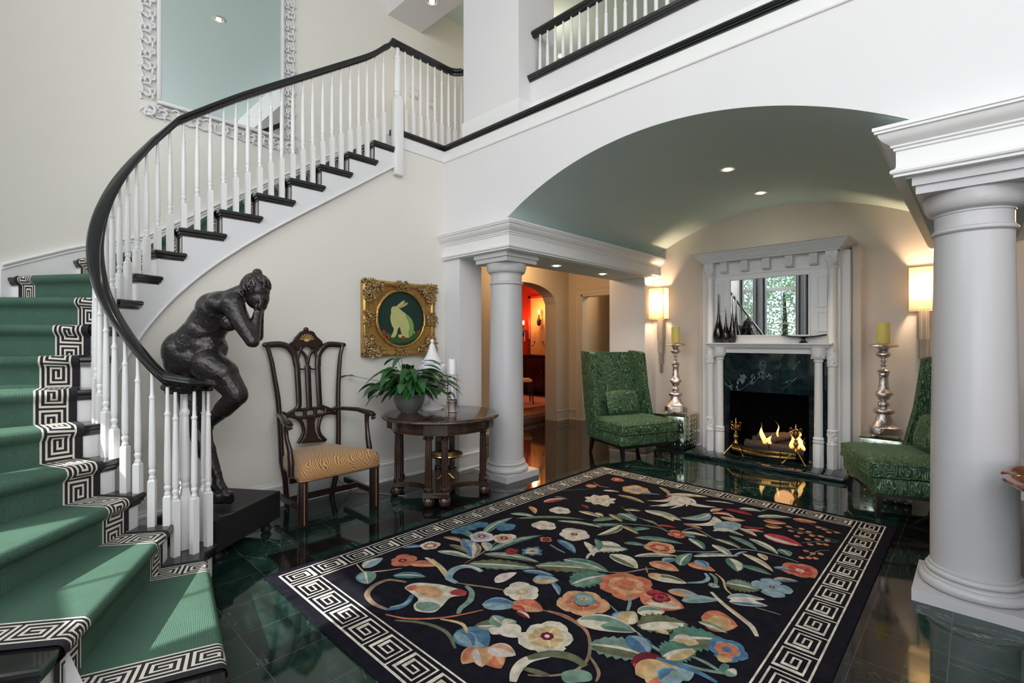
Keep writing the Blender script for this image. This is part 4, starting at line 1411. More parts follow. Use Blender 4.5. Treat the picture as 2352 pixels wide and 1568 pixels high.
def leafy(p, ang, L, w):
    P = [p + Vector((.020 + .010 * sin(PI * k / 5), L * k / 5 * cos(ang + .18 * k), L * k / 5 * sin(ang + .18 * k))) for k in range(6)]
    m.tube(P, [w * q for q in (.4, .9, 1, .8, .5, .1)], 6, up=(1, 0, 0), flat=.55)
side = [(lm(YM0 - .09, ZM0 - .02), lm(YM0 - .09, ZM1 + .02), Vector((0, -1, 0))), (lm(YM1 + .09, ZM1 + .02), lm(YM1 + .09, ZM0 - .02), Vector((0, 1, 0))),
        (lm(YM1 + .04, ZM0 - .09), lm(YM0 - .04, ZM0 - .09), Vector((0, 0, -1))), (lm(YM0 - .04, ZM1 + .09), lm(YM1 + .04, ZM1 + .09), Vector((0, 0, 1)))]
for A, Bv, out in side:
    L = (Bv - A).length; k = round(L / .118); d = (Bv - A).normalized()
    ad = math.atan2(d.z, d.y); ao = math.atan2(out.z, out.y)
    edge = []
    for i in range(k * 6 + 1):
        s_ = L * i / (k * 6); edge.append(A + d * s_ + out * (.052 + .009 * sin(2 * PI * s_ / .118)) + Vector((.014, 0, 0)))
    m.tube(edge, .0105, 7, up=(1, 0, 0))
    for i in range(k):
        p = A + d * (L * (i + .5) / k); sg = 1 if i % 2 else -1
        cscroll(p + out * .020, .040, ad + (PI if sg > 0 else 0), sg, .016, .0105, 1)
        cscroll(p - out * .018 + d * .03, .032, ad + (0 if sg > 0 else PI), -sg, .018, .0085, 1)
        leafy(p - d * .05 - out * .02, ad + sg * .6, .075, .011)
        leafy(p + d * .01 + out * .01, ao - sg * .8, .055, .009)
        leafy(p - d * .02 + out * .03, ad - sg * .5, .06, .008)
for y in (YM0 - .09, YM1 + .09):
    for z in (ZM0 - .09, ZM1 + .09):
        p = lm(y, z); cy = 1 if y > 1.5 else -1; cz = 1 if z > 4.5 else -1
        cscroll(p, .065, math.atan2(cz, cy), 1, .02, .014, 1); cscroll(p, .05, math.atan2(cz, cy) + PI, -1, .02, .011, 1)
        for q in range(4): leafy(p, math.atan2(cz, cy) + (q - 1.5) * .7, .09, .012)
m.build('carved_frame', 'chalk_white', t, angle=60)
# switch plates on the landing wall
for i, (y, z, l) in enumerate(((3.73, 4.642, 'metal switch plate on the landing wall, nearer the newel'), (4.03, 4.60, 'metal switch plate on the landing wall, farther from the newel'))):
    t = thing('switch_plate', l, 'light switch', (-5.349, y, z), 0, 'switch plates on the landing wall')
    m = MB(); m.rbox(0, .008, -.07, .07, -.06, .06, .002); m.build('plate', 'switch_white', t, angle=30)
    for q in (-1, 0, 1):
        m = MB(); m.box(.008, .014, q * .042 - .014, q * .042 + .014, -.03, .03); m.build('rocker', 'trim_white', t, smooth=False)

RUG = [('S',0.022,'v',[(-2.09,1.344),(-1.963,1.43),(-1.827,1.459),(-1.701,1.41)]),('S',0.014,'o',[(-2.168,1.341),(-2.048,1.402),(-1.925,1.538),(-1.84,1.712)]),('S',0.016,'n',[(-1.619,1.923),(-1.495,1.948),(-1.367,1.932),(-1.287,1.865),(-1.225,1.753),(-1.226,1.647),(-1.279,1.566),(-1.348,1.505)]),('S',0.013,'o',[(-1.593,1.938),(-1.489,1.964),(-1.362,1.937),(-1.309,1.891)]),('S',0.012,'n',[(-2.305,1.981),(-2.343,2.179),(-2.41,2.412)]),('S',0.012,'s',[(-2.169,3.024),(-1.926,3.256),(-1.736,3.357),(-1.619,3.332)]),('S',0.01,'n',[(-2.16,3.58),(-1.948,3.45),(-1.826,3.435),(-1.625,3.345)]),('S',0.012,'l',[(-1.455,3.059),(-1.283,3.192),(-1.123,3.407),(-0.913,3.455),(-0.808,3.439)]),('S',0.012,'s',[(-1.555,3.412),(-1.508,3.534),(-1.332,3.442),(-1.221,3.412)]),('S',0.02,'s',[(-1.171,2.087),(-1.086,2.043),(-0.974,2.019),(-0.92,1.99)]),('S',0.018,'s',[(-1.37,2.363),(-1.324,2.283),(-1.276,2.157)]),('S',0.01,'s',[(-1.422,2.209),(-1.337,2.173),(-1.272,2.108)]),('S',0.02,'s',[(-0.942,2.009),(-0.849,2.033),(-0.731,2.095)]),('S',0.02,'s',[(-0.913,2.092),(-0.841,2.092),(-0.766,2.074)]),('S',0.014,'y',[(-1.127,2.934),(-1.064,2.882),(-1.014,2.79),(-0.959,2.745)]),('S',0.01,'t',[(-2.992,3.105),(-2.864,3.401),(-2.722,3.659),(-2.596,3.811)]),('S',0.008,'s',[(-1.05,4.052),(-0.913,4.007),(-0.684,3.992)]),('S',0.008,'s',[(-0.921,4.216),(-0.812,4.2),(-0.695,4.159)]),('S',0.008,'s',[(-0.87,3.78),(-0.795,3.886),(-0.697,3.963)]),('S',0.008,'s',[(-0.782,3.58),(-0.759,3.708),(-0.705,3.775)]),('L',-2.791,1.846,-2.695,1.963,0.06,'b','l',0.08),('F',-2.674,1.996,0.085,5,'c','r','c',0.3,0),('L',-2.569,1.978,-2.325,2.061,0.07,'c','s',0.08),('F',-2.619,1.743,0.1,5,'o','o','w',0.3,0),('L',-2.551,1.746,-2.401,1.848,0.1,'o','p',0.08),('L',-2.492,1.591,-2.335,1.716,0.09,'t','b',0.08),('S',0.014,'y',[(-2.79,1.517),(-2.645,1.496),(-2.615,1.537),(-2.574,1.603),(-2.534,1.681)]),('L',-2.703,1.519,-2.743,1.676,0.11,'l','c',0.08),('L',-2.662,1.505,-2.505,1.435,0.13,'s','l',0),('S',0.032,'n',[(-2.368,1.6),(-2.464,1.544),(-2.465,1.449),(-2.405,1.373),(-2.299,1.351),(-2.199,1.369)]),('S',0.036,'b',[(-2.199,1.369),(-2.172,1.423),(-2.181,1.484),(-2.227,1.543)]),('S',0.02,'l',[(-2.206,1.391),(-2.18,1.455),(-2.195,1.511)]),('B','c',[(-2.324,1.561),(-2.318,1.636),(-2.212,1.714),(-2.132,1.745),(-2.041,1.765),(-2.017,1.734),(-2.052,1.669),(-2.017,1.581),(-2.005,1.516),(-2.077,1.466),(-2.134,1.488),(-2.166,1.539),(-2.265,1.55)]),('B','p',[(-2.3,1.584),(-2.26,1.646),(-2.198,1.682),(-2.105,1.661),(-2.127,1.597),(-2.192,1.577)]),('B','r',[(-2.1,1.708),(-2.093,1.755),(-2.038,1.768),(-2.014,1.731),(-2.07,1.694)]),('B','s',[(-2.135,1.508),(-2.091,1.57),(-2.022,1.576),(-2.022,1.509),(-2.083,1.48)]),('B','o',[(-2.318,1.567),(-2.303,1.616),(-2.262,1.597),(-2.276,1.558)]),('S',0.035,'c',[(-2.545,1.865),(-2.431,1.86),(-2.3,1.826),(-2.216,1.781)]),('S',0.03,'y',[(-2.501,1.879),(-2.364,1.843),(-2.25,1.797)]),('S',0.05,'l',[(-2.147,1.985),(-2.239,1.984),(-2.287,1.93),(-2.278,1.859),(-2.224,1.798),(-2.152,1.794)]),('S',0.02,'c',[(-2.167,1.992),(-2.256,1.987),(-2.302,1.943)]),('S',0.016,'n',[(-2.152,1.794),(-2.078,1.83),(-1.993,1.877),(-1.898,1.923)]),('S',0.035,'s',[(-2.09,1.808),(-2.017,1.787),(-1.954,1.721),(-1.933,1.642),(-1.902,1.596)]),('L',-1.993,1.947,-1.989,2.122,0.09,'k','k',0.08),('L',-2.285,2.0,-1.938,2.245,0.14,'v','s',0.03),('L',-1.97,2.268,-1.611,2.522,0.15,'v','s',0.04),('L',-2.323,2.161,-1.979,2.321,0.09,'s','v',0.08),('L',-2.323,2.214,-2.242,2.662,0.09,'t','s',0.08),('L',-2.558,2.379,-2.636,2.77,0.09,'s','t',0.08),('L',-2.797,2.303,-2.545,2.283,0.08,'t','s',0.08),('F',-2.739,2.398,0.09,5,'b','b','t',0.3,0),('F',-2.708,2.488,0.08,5,'b','b','t',0.3,0),('F',-2.74,2.299,0.07,5,'b','b','t',0.3,0),('F',-2.54,2.588,0.09,5,'b','b','t',0.3,0),('F',-2.536,2.345,0.11,5,'k','l','r',0.3,0),('F',-2.404,2.435,0.1,5,'k','p','w',0.3,0),('L',-2.605,2.226,-2.322,2.064,0.12,'l','b',0.08),('L',-2.499,2.241,-2.327,2.074,0.07,'k','n',0.08),('L',-2.727,2.152,-2.55,2.192,0.06,'n','y',0.08),('L',-2.595,2.098,-2.396,2.098,0.06,'v','n',0.08),('L',-2.463,2.292,-2.33,2.207,0.08,'l','y',0.08),('F',-2.217,2.315,0.06,5,'w','r','w',0.3,0),('F',-2.118,2.409,0.09,7,'b','c','y',0.5,0),('F',-1.816,1.979,0.15,5,'c','k','y',0.3,0),('S',0.012,'y',[(-1.801,1.951),(-1.766,1.901),(-1.797,1.831)]),('L',-1.882,1.74,-1.737,1.858,0.14,'l','b',0.08),('L',-1.773,1.863,-1.608,1.915,0.14,'o','p',0.08),('L',-1.709,1.818,-1.609,1.813,0.05,'w','k',0.08),('L',-1.759,1.837,-1.676,1.849,0.06,'r','o',0.08),('F',-1.512,2.123,0.2,5,'p','o','w',0.3,20),('F',-1.528,2.159,0.08,5,'s','l','y',0.3,0),('F',-1.458,1.764,0.185,5,'c','y','w',0.22,30),('L',-1.8,1.501,-1.595,1.511,0.19,'b','l',0.08),('L',-1.786,1.498,-1.643,1.465,0.1,'l','b',0.08),('L',-1.642,1.481,-1.593,1.361,0.11,'p','o',0.08),('L',-1.619,1.488,-1.454,1.455,0.14,'o','p',0.08),('L',-1.629,1.479,-1.519,1.405,0.11,'p','k',0.08),('L',-1.595,1.511,-1.468,1.561,0.11,'k','p',0.08),('S',0.02,'y',[(-1.931,1.505),(-1.853,1.544),(-1.803,1.549),(-1.747,1.52)]),('L',-1.674,1.706,-1.766,1.584,0.12,'v','s',0.08),('L',-1.671,1.692,-1.768,1.706,0.1,'s','l',0.08),('L',-1.672,1.674,-1.643,1.753,0.1,'s','c',0.08),('L',-1.672,1.674,-1.548,1.662,0.13,'c','k',0.08),('L',-1.674,1.655,-1.652,1.594,0.09,'c','k',0.08),('S',0.05,'c',[(-1.362,1.431),(-1.4,1.493),(-1.41,1.575),(-1.36,1.665)]),('S',0.05,'v',[(-1.417,1.582),(-1.366,1.673),(-1.28,1.72),(-1.204,1.713)]),('S',0.03,'v',[(-1.386,1.52),(-1.338,1.54),(-1.283,1.561)]),('B','s',[(-1.251,1.61),(-1.22,1.671),(-1.167,1.691),(-1.137,1.659),(-1.165,1.615),(-1.208,1.574)]),('S',0.016,'n',[(-1.237,1.782),(-1.175,1.747),(-1.135,1.709),(-1.119,1.664)]),('L',-1.976,2.16,-1.798,2.242,0.06,'b','l',0.08),('L',-1.863,2.119,-1.751,2.225,0.13,'l','y',0.08),('L',-1.771,2.182,-1.649,2.096,0.04,'l','b',0.08),('L',-1.671,2.231,-1.574,2.481,0.19,'t','s',0.08),('L',-1.897,2.456,-1.592,2.508,0.13,'s','t',0.08),('F',-2.351,2.809,0.12,5,'c','k','p',0.2,0),('F',-2.086,2.83,0.13,5,'k','c','w',0.2,10),('L',-2.714,3.05,-2.564,2.952,0.06,'p','o',0.08),('L',-2.117,2.674,-1.894,2.578,0.08,'b','l',0.08),('S',0.012,'l',[(-2.1,2.572),(-2.02,2.551),(-1.949,2.54)]),('F',-2.176,2.619,0.06,4,'o','w','w',0.3,0),('L',-2.71,2.813,-2.521,2.902,0.07,'s','c',0.08),('L',-2.598,2.763,-2.184,3.127,0.06,'v','s',0.08),('L',-2.335,2.949,-2.013,3.072,0.05,'c','s',0.08),('L',-2.689,3.203,-2.607,3.417,0.1,'r','c',0.08),('L',-2.72,3.393,-2.585,3.41,0.04,'t','s',0.08),('F',-2.46,3.146,0.1,5,'c','k','n',0.2,0),('L',-2.422,3.38,-2.314,3.333,0.04,'r','w',0.08),('F',-2.37,3.588,0.21,8,'c','k','y',0.3,10),('F',-2.661,3.877,0.07,5,'o','p','y',0.3,0),('S',0.01,'y',[(-2.714,3.993),(-2.599,3.935),(-2.513,3.954)]),('F',-2.596,4.233,0.08,5,'o','r','c',0.3,0),('F',-2.296,4.066,0.19,6,'p','y','b',0.36,0),('F',-2.296,4.066,0.055,6,'l','b','o',0.5,0),('L',-2.221,3.986,-2.055,4.086,0.05,'b','s',0.08),('L',-2.334,3.819,-2.053,3.785,0.07,'y','v',0.08),('L',-2.503,3.838,-2.37,3.903,0.05,'k','c',0.08),('L',-1.965,4.131,-2.078,3.857,0.065,'c','k',0.25),('L',-1.965,4.131,-1.989,3.743,0.065,'c','k',0.25),('L',-1.965,4.131,-1.922,3.782,0.065,'c','k',0.25),('L',-1.965,4.131,-1.834,3.802,0.065,'c','k',0.25),('L',-1.965,4.131,-1.757,3.94,0.065,'c','k',0.25),('L',-1.965,4.131,-1.717,4.054,0.065,'c','k',0.25),('L',-2.017,4.122,-1.723,4.318,0.1,'c','y',0.08),('L',-1.885,4.107,-1.562,4.101,0.08,'k','c',-0.2),('L',-1.701,4.2,-1.485,4.286,0.035,'c','k',0.08),('L',-2.176,4.295,-1.992,4.129,0.05,'y','n',0.08),('F',-1.988,4.092,0.03,4,'r','r','r',0.3,0),('L',-1.552,3.919,-1.682,3.651,0.13,'s','l',0.2),('L',-1.5,3.877,-1.602,3.566,0.07,'c','k',0.3),('L',-1.486,3.869,-1.492,3.629,0.06,'c','k',0.3),('L',-1.543,3.927,-1.361,3.944,0.07,'o','c',0.35),('L',-1.46,3.893,-1.286,3.951,0.09,'p','k',-0.1),('L',-1.557,3.961,-1.513,4.098,0.06,'c','o',0.08),('B','l',[(-1.432,3.728),(-1.375,3.845),(-1.289,3.844),(-1.269,3.724),(-1.332,3.607),(-1.4,3.618)]),('L',-1.392,3.569,-1.225,3.653,0.06,'c','k',0.3),('L',-1.27,3.821,-1.133,3.913,0.06,'w','r',-0.2),('L',-1.238,3.754,-1.115,3.814,0.05,'k','r',0.08),('L',-1.284,3.768,-1.127,3.692,0.06,'p','c',0.08),('L',-1.306,3.651,-1.2,3.64,0.04,'c','n',0.08),('L',-1.498,4.122,-1.289,4.115,0.08,'r','w',0.08),('L',-1.423,4.209,-1.267,4.261,0.08,'c','s',0.08),('L',-1.253,4.104,-1.046,4.276,0.09,'s','c',0.08),('L',-1.267,4.261,-1.238,4.352,0.02,'s','s',0.08),('L',-1.194,4.051,-1.044,4.107,0.1,'p','r',0),('L',-1.038,4.244,-0.882,4.287,0.1,'p','r',0),('L',-1.149,3.949,-1.046,3.996,0.09,'p','w',0),('L',-1.107,3.773,-0.849,3.727,0.17,'r','k',0),('L',-1.035,4.042,-0.992,4.052,0.045,'o','p',0),('L',-1.001,3.965,-0.959,3.975,0.045,'o','p',0),('L',-0.955,4.059,-0.913,4.068,0.045,'o','p',0),('L',-0.943,3.967,-0.902,3.976,0.045,'o','p',0),('L',-0.902,4.033,-0.861,4.042,0.045,'o','p',0),('L',-0.869,3.971,-0.829,3.98,0.045,'o','p',0),('L',-0.942,3.883,-0.902,3.893,0.045,'o','p',0),('L',-0.875,3.875,-0.836,3.885,0.045,'o','p',0),('L',-0.871,4.179,-0.829,4.187,0.045,'o','p',0),('L',-0.831,4.166,-0.79,4.174,0.045,'o','p',0),('L',-0.795,4.124,-0.754,4.132,0.045,'o','p',0),('L',-0.82,3.999,-0.781,4.008,0.045,'o','p',0),('L',-0.822,3.919,-0.783,3.929,0.045,'o','p',0),('L',-0.77,3.951,-0.732,3.96,0.045,'o','p',0),('L',-0.751,4.158,-0.711,4.166,0.045,'o','p',0),('L',-0.839,3.79,-0.8,3.8,0.045,'o','p',0),('L',-0.797,3.841,-0.758,3.85,0.045,'o','p',0),('L',-0.761,3.858,-0.723,3.868,0.045,'o','p',0),('L',-0.833,3.65,-0.796,3.66,0.045,'o','p',0),('L',-0.792,3.637,-0.756,3.647,0.045,'o','p',0),('L',-0.752,3.666,-0.716,3.676,0.045,'o','p',0),('L',-0.828,3.518,-0.792,3.529,0.045,'o','p',0),('L',-0.793,3.546,-0.757,3.556,0.045,'o','p',0),('L',-0.76,3.568,-0.725,3.578,0.045,'o','p',0),('L',-1.963,3.62,-1.645,3.609,0.12,'c','s',0.08),('L',-1.852,3.632,-1.679,3.555,0.07,'y','k',0.08),('L',-2.08,3.414,-1.892,3.351,0.14,'t','s',0.08),('L',-2.095,3.518,-1.972,3.588,0.07,'v','c',0.08),('L',-2.342,3.234,-2.136,3.234,0.07,'c','n',0.08),('L',-2.223,3.301,-2.125,3.258,0.05,'y','c',0.08),('L',-2.135,3.131,-2.007,3.327,0.08,'s','v',0.08),('L',-2.127,3.347,-1.958,3.267,0.07,'v','y',0.08),('L',-1.927,3.214,-1.954,2.92,0.08,'c','v',0.08),('L',-1.935,3.207,-1.754,3.148,0.07,'v','y',0.08),('L',-2.079,3.049,-1.927,3.214,0.06,'t','s',0.08),('L',-1.826,3.191,-1.746,3.307,0.07,'t','s',0.08),('L',-1.874,3.432,-1.741,3.413,0.04,'n','s',0.08),('L',-1.744,3.397,-1.612,3.451,0.04,'r','r',0.08),('F',-1.554,3.338,0.09,4,'o','r','y',0.25,45),('L',-1.516,3.375,-1.434,3.373,0.07,'b','l',0.08),('L',-1.959,2.774,-1.783,2.623,0.06,'c','k',0.08),('L',-1.857,2.706,-1.677,2.872,0.15,'s','c',0.08),('L',-1.885,2.827,-1.739,2.883,0.08,'c','k',0.08),('L',-1.932,2.869,-1.809,2.721,0.06,'t','s',0.08),('S',0.022,'c',[(-1.796,2.567),(-1.819,2.634),(-1.802,2.711)]),('L',-1.722,2.727,-1.493,2.67,0.14,'c','v',0.08),('S',0.014,'n',[(-1.609,2.499),(-1.522,2.574),(-1.454,2.699),(-1.412,2.731)]),('S',0.012,'n',[(-1.468,2.726),(-1.424,2.662)]),('L',-1.753,2.944,-1.619,3.005,0.06,'s','t',0.08),('F',-1.535,3.04,0.12,5,'p','r','y',0.3,0),('L',-1.744,3.077,-1.447,3.209,0.08,'s','t',0.08),('L',-1.594,2.804,-1.381,3.008,0.06,'c','s',0.08),('L',-1.319,3.067,-1.105,3.271,0.06,'c','s',0.08),('L',-1.465,3.333,-1.307,3.215,0.08,'t','c',0.08),('L',-1.304,3.332,-1.136,3.227,0.07,'c','s',0.08),('L',-1.325,3.45,-1.129,3.396,0.06,'v','c',0.08),('L',-1.276,3.567,-1.053,3.449,0.07,'s','t',0.08),('L',-1.158,3.616,-0.931,3.474,0.07,'c','s',0.08),('L',-1.107,3.33,-0.883,3.192,0.06,'c','y',0.08),('L',-1.055,3.148,-0.877,3.14,0.07,'t','s',0.08),('L',-1.146,3.203,-1.038,3.045,0.11,'t','c',0.08),('L',-0.952,3.571,-0.871,3.494,0.09,'s','t',0.08),('L',-1.03,3.403,-0.963,3.325,0.06,'c','p',0.08),('S',0.02,'l',[(-1.133,3.244),(-1.118,3.334),(-1.093,3.373)]),('L',-1.61,3.558,-1.463,3.558,0.06,'o','s',0.08),('L',-1.549,3.399,-1.374,3.445,0.05,'c','p',0.08),('L',-1.482,2.789,-1.294,2.808,0.13,'p','o',0.08),('L',-1.429,2.86,-1.379,2.951,0.07,'l','b',0.08),('L',-1.322,2.879,-1.344,3.103,0.1,'t','s',0.08),('L',-1.302,2.94,-1.136,2.958,0.11,'o','p',0.08),('L',-1.283,3.028,-1.191,2.963,0.09,'l','b',0.08),('S',0.026,'l',[(-1.171,2.891),(-1.133,2.84),(-1.14,2.773),(-1.198,2.706)]),('L',-1.385,2.624,-1.195,2.698,0.11,'c','v',0.08),('L',-1.377,2.608,-1.358,2.7,0.08,'p','y',0.08),('S',0.022,'s',[(-1.152,2.91),(-1.102,2.87),(-1.069,2.783)]),('F',-1.079,2.778,0.04,5,'s','c','s',0.3,0),('L',-1.039,2.847,-0.87,2.901,0.16,'v','s',0.08),('F',-0.834,2.985,0.17,4,'l','l','w',0.12,20),('L',-0.856,3.093,-0.744,3.168,0.07,'b','p',0.08),('F',-0.773,3.324,0.13,5,'o','r','c',0.2,0),('L',-0.901,3.254,-0.807,3.299,0.05,'b','l',0.08),('F',-1.447,2.446,0.225,6,'o','p','o',0.36,0),('L',-1.329,2.402,-1.097,2.441,0.22,'o','p',0),('L',-1.321,2.453,-1.204,2.479,0.1,'r','w',0.08),('L',-1.269,2.355,-1.108,2.431,0.1,'c','p',0.08),('F',-1.237,2.458,0.07,4,'w','r','w',0.3,0),('L',-1.243,2.549,-1.06,2.596,0.1,'p','l',0.08),('L',-1.139,2.5,-0.994,2.649,0.09,'l','s',0.08),('L',-0.976,2.697,-0.821,2.824,0.08,'c','l',0.08),('L',-0.954,2.667,-0.79,2.764,0.09,'k','b',0.08),('S',0.03,'c',[(-1.061,2.701),(-0.98,2.632),(-0.883,2.57),(-0.804,2.521),(-0.772,2.484),(-0.746,2.444)]),('S',0.012,'p',[(-0.974,2.637),(-0.887,2.581),(-0.815,2.536)]),('S',0.01,'n',[(-0.833,2.703),(-0.772,2.713),(-0.718,2.718)]),('L',-1.002,2.419,-0.841,2.468,0.22,'o','p',0),('L',-0.959,2.479,-0.873,2.421,0.12,'y','p',0),('L',-0.997,2.371,-0.855,2.372,0.05,'s','c',0.08),('L',-1.265,2.097,-1.293,2.215,0.12,'b','l',0.08),('L',-1.238,2.106,-1.271,2.236,0.11,'y','c',0.08),('L',-1.438,1.967,-1.171,2.087,0.16,'c','s',0.08),('L',-1.325,2.006,-1.176,2.082,0.08,'s','t',0.08),('L',-1.253,2.234,-1.153,2.34,0.11,'c','s',0.08),('L',-1.195,2.13,-1.021,2.314,0.17,'v','c',0.08),('L',-1.121,2.167,-1.048,2.172,0.05,'y','c',0.08),('L',-1.281,1.849,-1.002,1.965,0.17,'s','v',0.08),('L',-1.184,2.034,-1.049,1.961,0.13,'b','l',0.08),('L',-1.027,2.129,-0.836,2.309,0.2,'t','v',0.08),('L',-1.022,2.149,-0.919,2.202,0.1,'y','k',0.08),('L',-0.998,1.997,-0.913,2.156,0.16,'t','y',0.08),('S',0.012,'k',[(-0.952,1.96),(-0.979,2.029),(-0.945,2.104)]),('F',-0.813,2.245,0.11,5,'b','l','o',0.5,0),('L',-0.828,2.173,-0.764,2.179,0.09,'y','o',0.08),('S',0.035,'t',[(-0.775,2.142),(-0.774,2.079)]),('L',-0.764,2.101,-0.719,2.094,0.08,'s','c',0.08),('L',-1.078,1.866,-0.923,1.968,0.16,'w','r',0.08),('L',-1.025,1.814,-0.916,1.981,0.14,'y','p',0.08),('L',-0.97,1.801,-0.909,1.981,0.14,'y','o',0.08),('L',-0.929,1.846,-0.886,1.972,0.12,'l','b',0.08),('L',-0.921,1.964,-0.848,1.929,0.12,'l','s',0.08),('S',0.03,'b',[(-1.012,1.97),(-0.934,1.991),(-0.85,2.006),(-0.762,2.0)])]
CB = {'lst': [(1.499,1.359),(1.517,1.308),(1.538,1.218),(1.554,1.103),(1.569,1.006),(1.581,0.908),(1.588,0.792),(1.594,0.65),(1.598,0.546)],'rst': [(2.16,1.354),(2.137,1.269),(2.122,1.143),(2.111,1.002),(2.104,0.862),(2.104,0.736),(2.102,0.581),(2.1,0.483)],'crest': [(1.686,1.376),(1.711,1.397),(1.731,1.43),(1.747,1.446),(1.777,1.478),(1.804,1.485),(1.851,1.486),(1.882,1.478),(1.903,1.451),(1.917,1.431),(1.938,1.414),(1.966,1.382),(1.934,1.356),(1.899,1.336),(1.824,1.357),(1.751,1.337),(1.718,1.357)],'fin': [(1.824,1.497),(1.824,1.403)],'larm': [(1.493,1.362),(1.547,1.368),(1.609,1.368),(1.666,1.351),(1.705,1.311),(1.728,1.265),(1.738,1.212),(1.744,1.179)],'rarm': [(2.152,1.358),(2.093,1.365),(2.027,1.365),(1.984,1.342),(1.948,1.301),(1.931,1.26),(1.927,1.206),(1.925,1.172)],'s1': [(1.744,1.185),(1.747,1.092),(1.751,0.993),(1.753,0.893),(1.751,0.84),(1.724,0.803)],'s2': [(1.834,1.182),(1.836,1.088),(1.838,0.987),(1.841,0.885),(1.842,0.805)],'s3': [(1.925,1.178),(1.927,1.083),(1.929,0.98),(1.933,0.877),(1.938,0.822),(1.977,0.794)],'g1': [(1.744,1.185),(1.751,1.258),(1.777,1.33),(1.824,1.363),(1.879,1.329),(1.913,1.267),(1.925,1.192)],'g2': [(1.731,1.331),(1.777,1.31),(1.817,1.263),(1.832,1.182)],'g3': [(1.927,1.328),(1.879,1.309),(1.848,1.262),(1.834,1.182)],'g4': [(1.686,1.371),(1.738,1.337),(1.764,1.357)],'g5': [(1.97,1.376),(1.913,1.342),(1.886,1.363)],'d1': [(1.757,1.165),(1.791,1.152),(1.817,1.169)],'d2': [(1.851,1.164),(1.879,1.148),(1.91,1.165)],'m1': [(1.613,0.796),(1.647,0.779),(1.692,0.797),(1.731,0.816),(1.791,0.803),(1.844,0.81),(1.899,0.804),(1.955,0.814),(1.998,0.796),(2.041,0.779),(2.085,0.794)],'m2': [(1.613,0.767),(1.686,0.763),(1.738,0.741),(1.791,0.74),(1.844,0.74),(1.899,0.741),(1.955,0.745),(2.012,0.756),(2.082,0.745)],'v1': [(1.695,0.8),(1.702,0.757)],'v2': [(1.801,0.802),(1.804,0.738)],'v3': [(1.889,0.805),(1.894,0.742)],'v4': [(1.991,0.8),(1.987,0.748)],'vase': [(1.817,0.735),(1.889,0.737),(1.881,0.679),(1.886,0.61),(1.917,0.545),(1.977,0.502),(1.764,0.521),(1.801,0.568),(1.817,0.62),(1.821,0.686)],'w1': [(1.738,0.739),(1.774,0.692),(1.787,0.63),(1.771,0.573),(1.738,0.525)],'w2': [(1.955,0.745),(1.931,0.693),(1.919,0.633),(1.934,0.57),(1.984,0.511)],'ears': [(1.493,1.365),(2.164,1.361)]}
PA = {'body': [(2.686,1.677),(2.683,1.713),(2.696,1.737),(2.723,1.747),(2.755,1.744),(2.782,1.727),(2.809,1.705),(2.853,1.679),(2.903,1.648),(2.937,1.611),(2.956,1.564),(2.956,1.507),(2.937,1.454),(2.898,1.43),(2.853,1.43),(2.82,1.449),(2.798,1.495),(2.787,1.541),(2.766,1.522),(2.755,1.476),(2.733,1.439),(2.702,1.428),(2.683,1.438),(2.696,1.461),(2.712,1.494),(2.717,1.522),(2.696,1.549),(2.68,1.594),(2.676,1.64)],'ear1': [(2.744,1.744),(2.771,1.768),(2.82,1.804),(2.848,1.812),(2.842,1.791),(2.798,1.751),(2.771,1.734)],'ear2': [(2.76,1.735),(2.82,1.771),(2.875,1.795),(2.884,1.779),(2.853,1.754),(2.798,1.73)],'shade': [(2.853,1.679),(2.903,1.648),(2.937,1.611),(2.956,1.564),(2.956,1.507),(2.937,1.454),(2.898,1.43),(2.886,1.477),(2.903,1.534),(2.892,1.591),(2.864,1.637)],'foot': [(2.766,1.457),(2.798,1.467),(2.831,1.453),(2.842,1.43),(2.776,1.43)],'tail': [(2.952,1.478),(2.963,1.505),(2.97,1.488),(2.963,1.469)],'eye': [(2.728,1.732)],'ground': [(2.516,1.509),(2.66,1.475),(2.787,1.462),(2.931,1.468),(3.076,1.528),(3.035,1.46),(2.977,1.421),(2.886,1.383),(2.787,1.372),(2.691,1.383),(2.608,1.42),(2.546,1.465)],'apples': [(2.602,1.488),(2.647,1.443),(2.623,1.429),(2.827,1.43),(3.019,1.493)],'c': [(2.784,1.625)],'rim': [(2.496,1.616),(3.1,1.635),(2.784,1.871),(2.784,1.374)],'fr': [(2.36,1.977),(3.245,1.993),(2.36,1.249)]}

# ================================================================ RUG
rugp = thing('area_rug', 'large black floral area rug with a Greek key border', 'rug', (-1.7325, 2.835, 0))
RX0, RX1, RY0, RY1, RZ = -3.035, -.43, 1.06, 4.61, .012
RI = Matrix.Translation((1.7325, -2.835, 0))
RUGC = dict(c=(.60, .54, .40), k=(.60, .50, .45), o=(.56, .14, .055), p=(.60, .30, .12), r=(.45, .03, .035), w=(.16, .008, .02), b=(.055, .17, .30), l=(.22, .34, .40), t=(.07, .19, .145), v=(.13, .14, .07), s=(.16, .27, .21), n=(.28, .19, .11), y=(.56, .38, .14), x=(.01, .01, .015))
def rug_mat(name, c):
    m = mat(name, c, .95, spec=.08); g = G(m)
    d = tuple(q * .72 for q in c)
    g.base(g.mix(g.ramp(g.noise(22, 4), [(.38, (0, 0, 0)), (.62, (1, 1, 1))]), d, tuple(min(1, q * 1.12) for q in c)))
    g.bump(g.noise(500, 2), .35, .003)
RK = list(RUGC)
def mute(c): l = .3 * c[0] + .55 * c[1] + .15 * c[2]; return tuple((q * .80 + l * .20) * .88 for q in c)
for k, c in RUGC.items(): rug_mat('wool_' + k, mute(c))
rug_mat('wool_black', (.008, .008, .013)); rug_mat('wool_ivory', (.60, .55, .46))
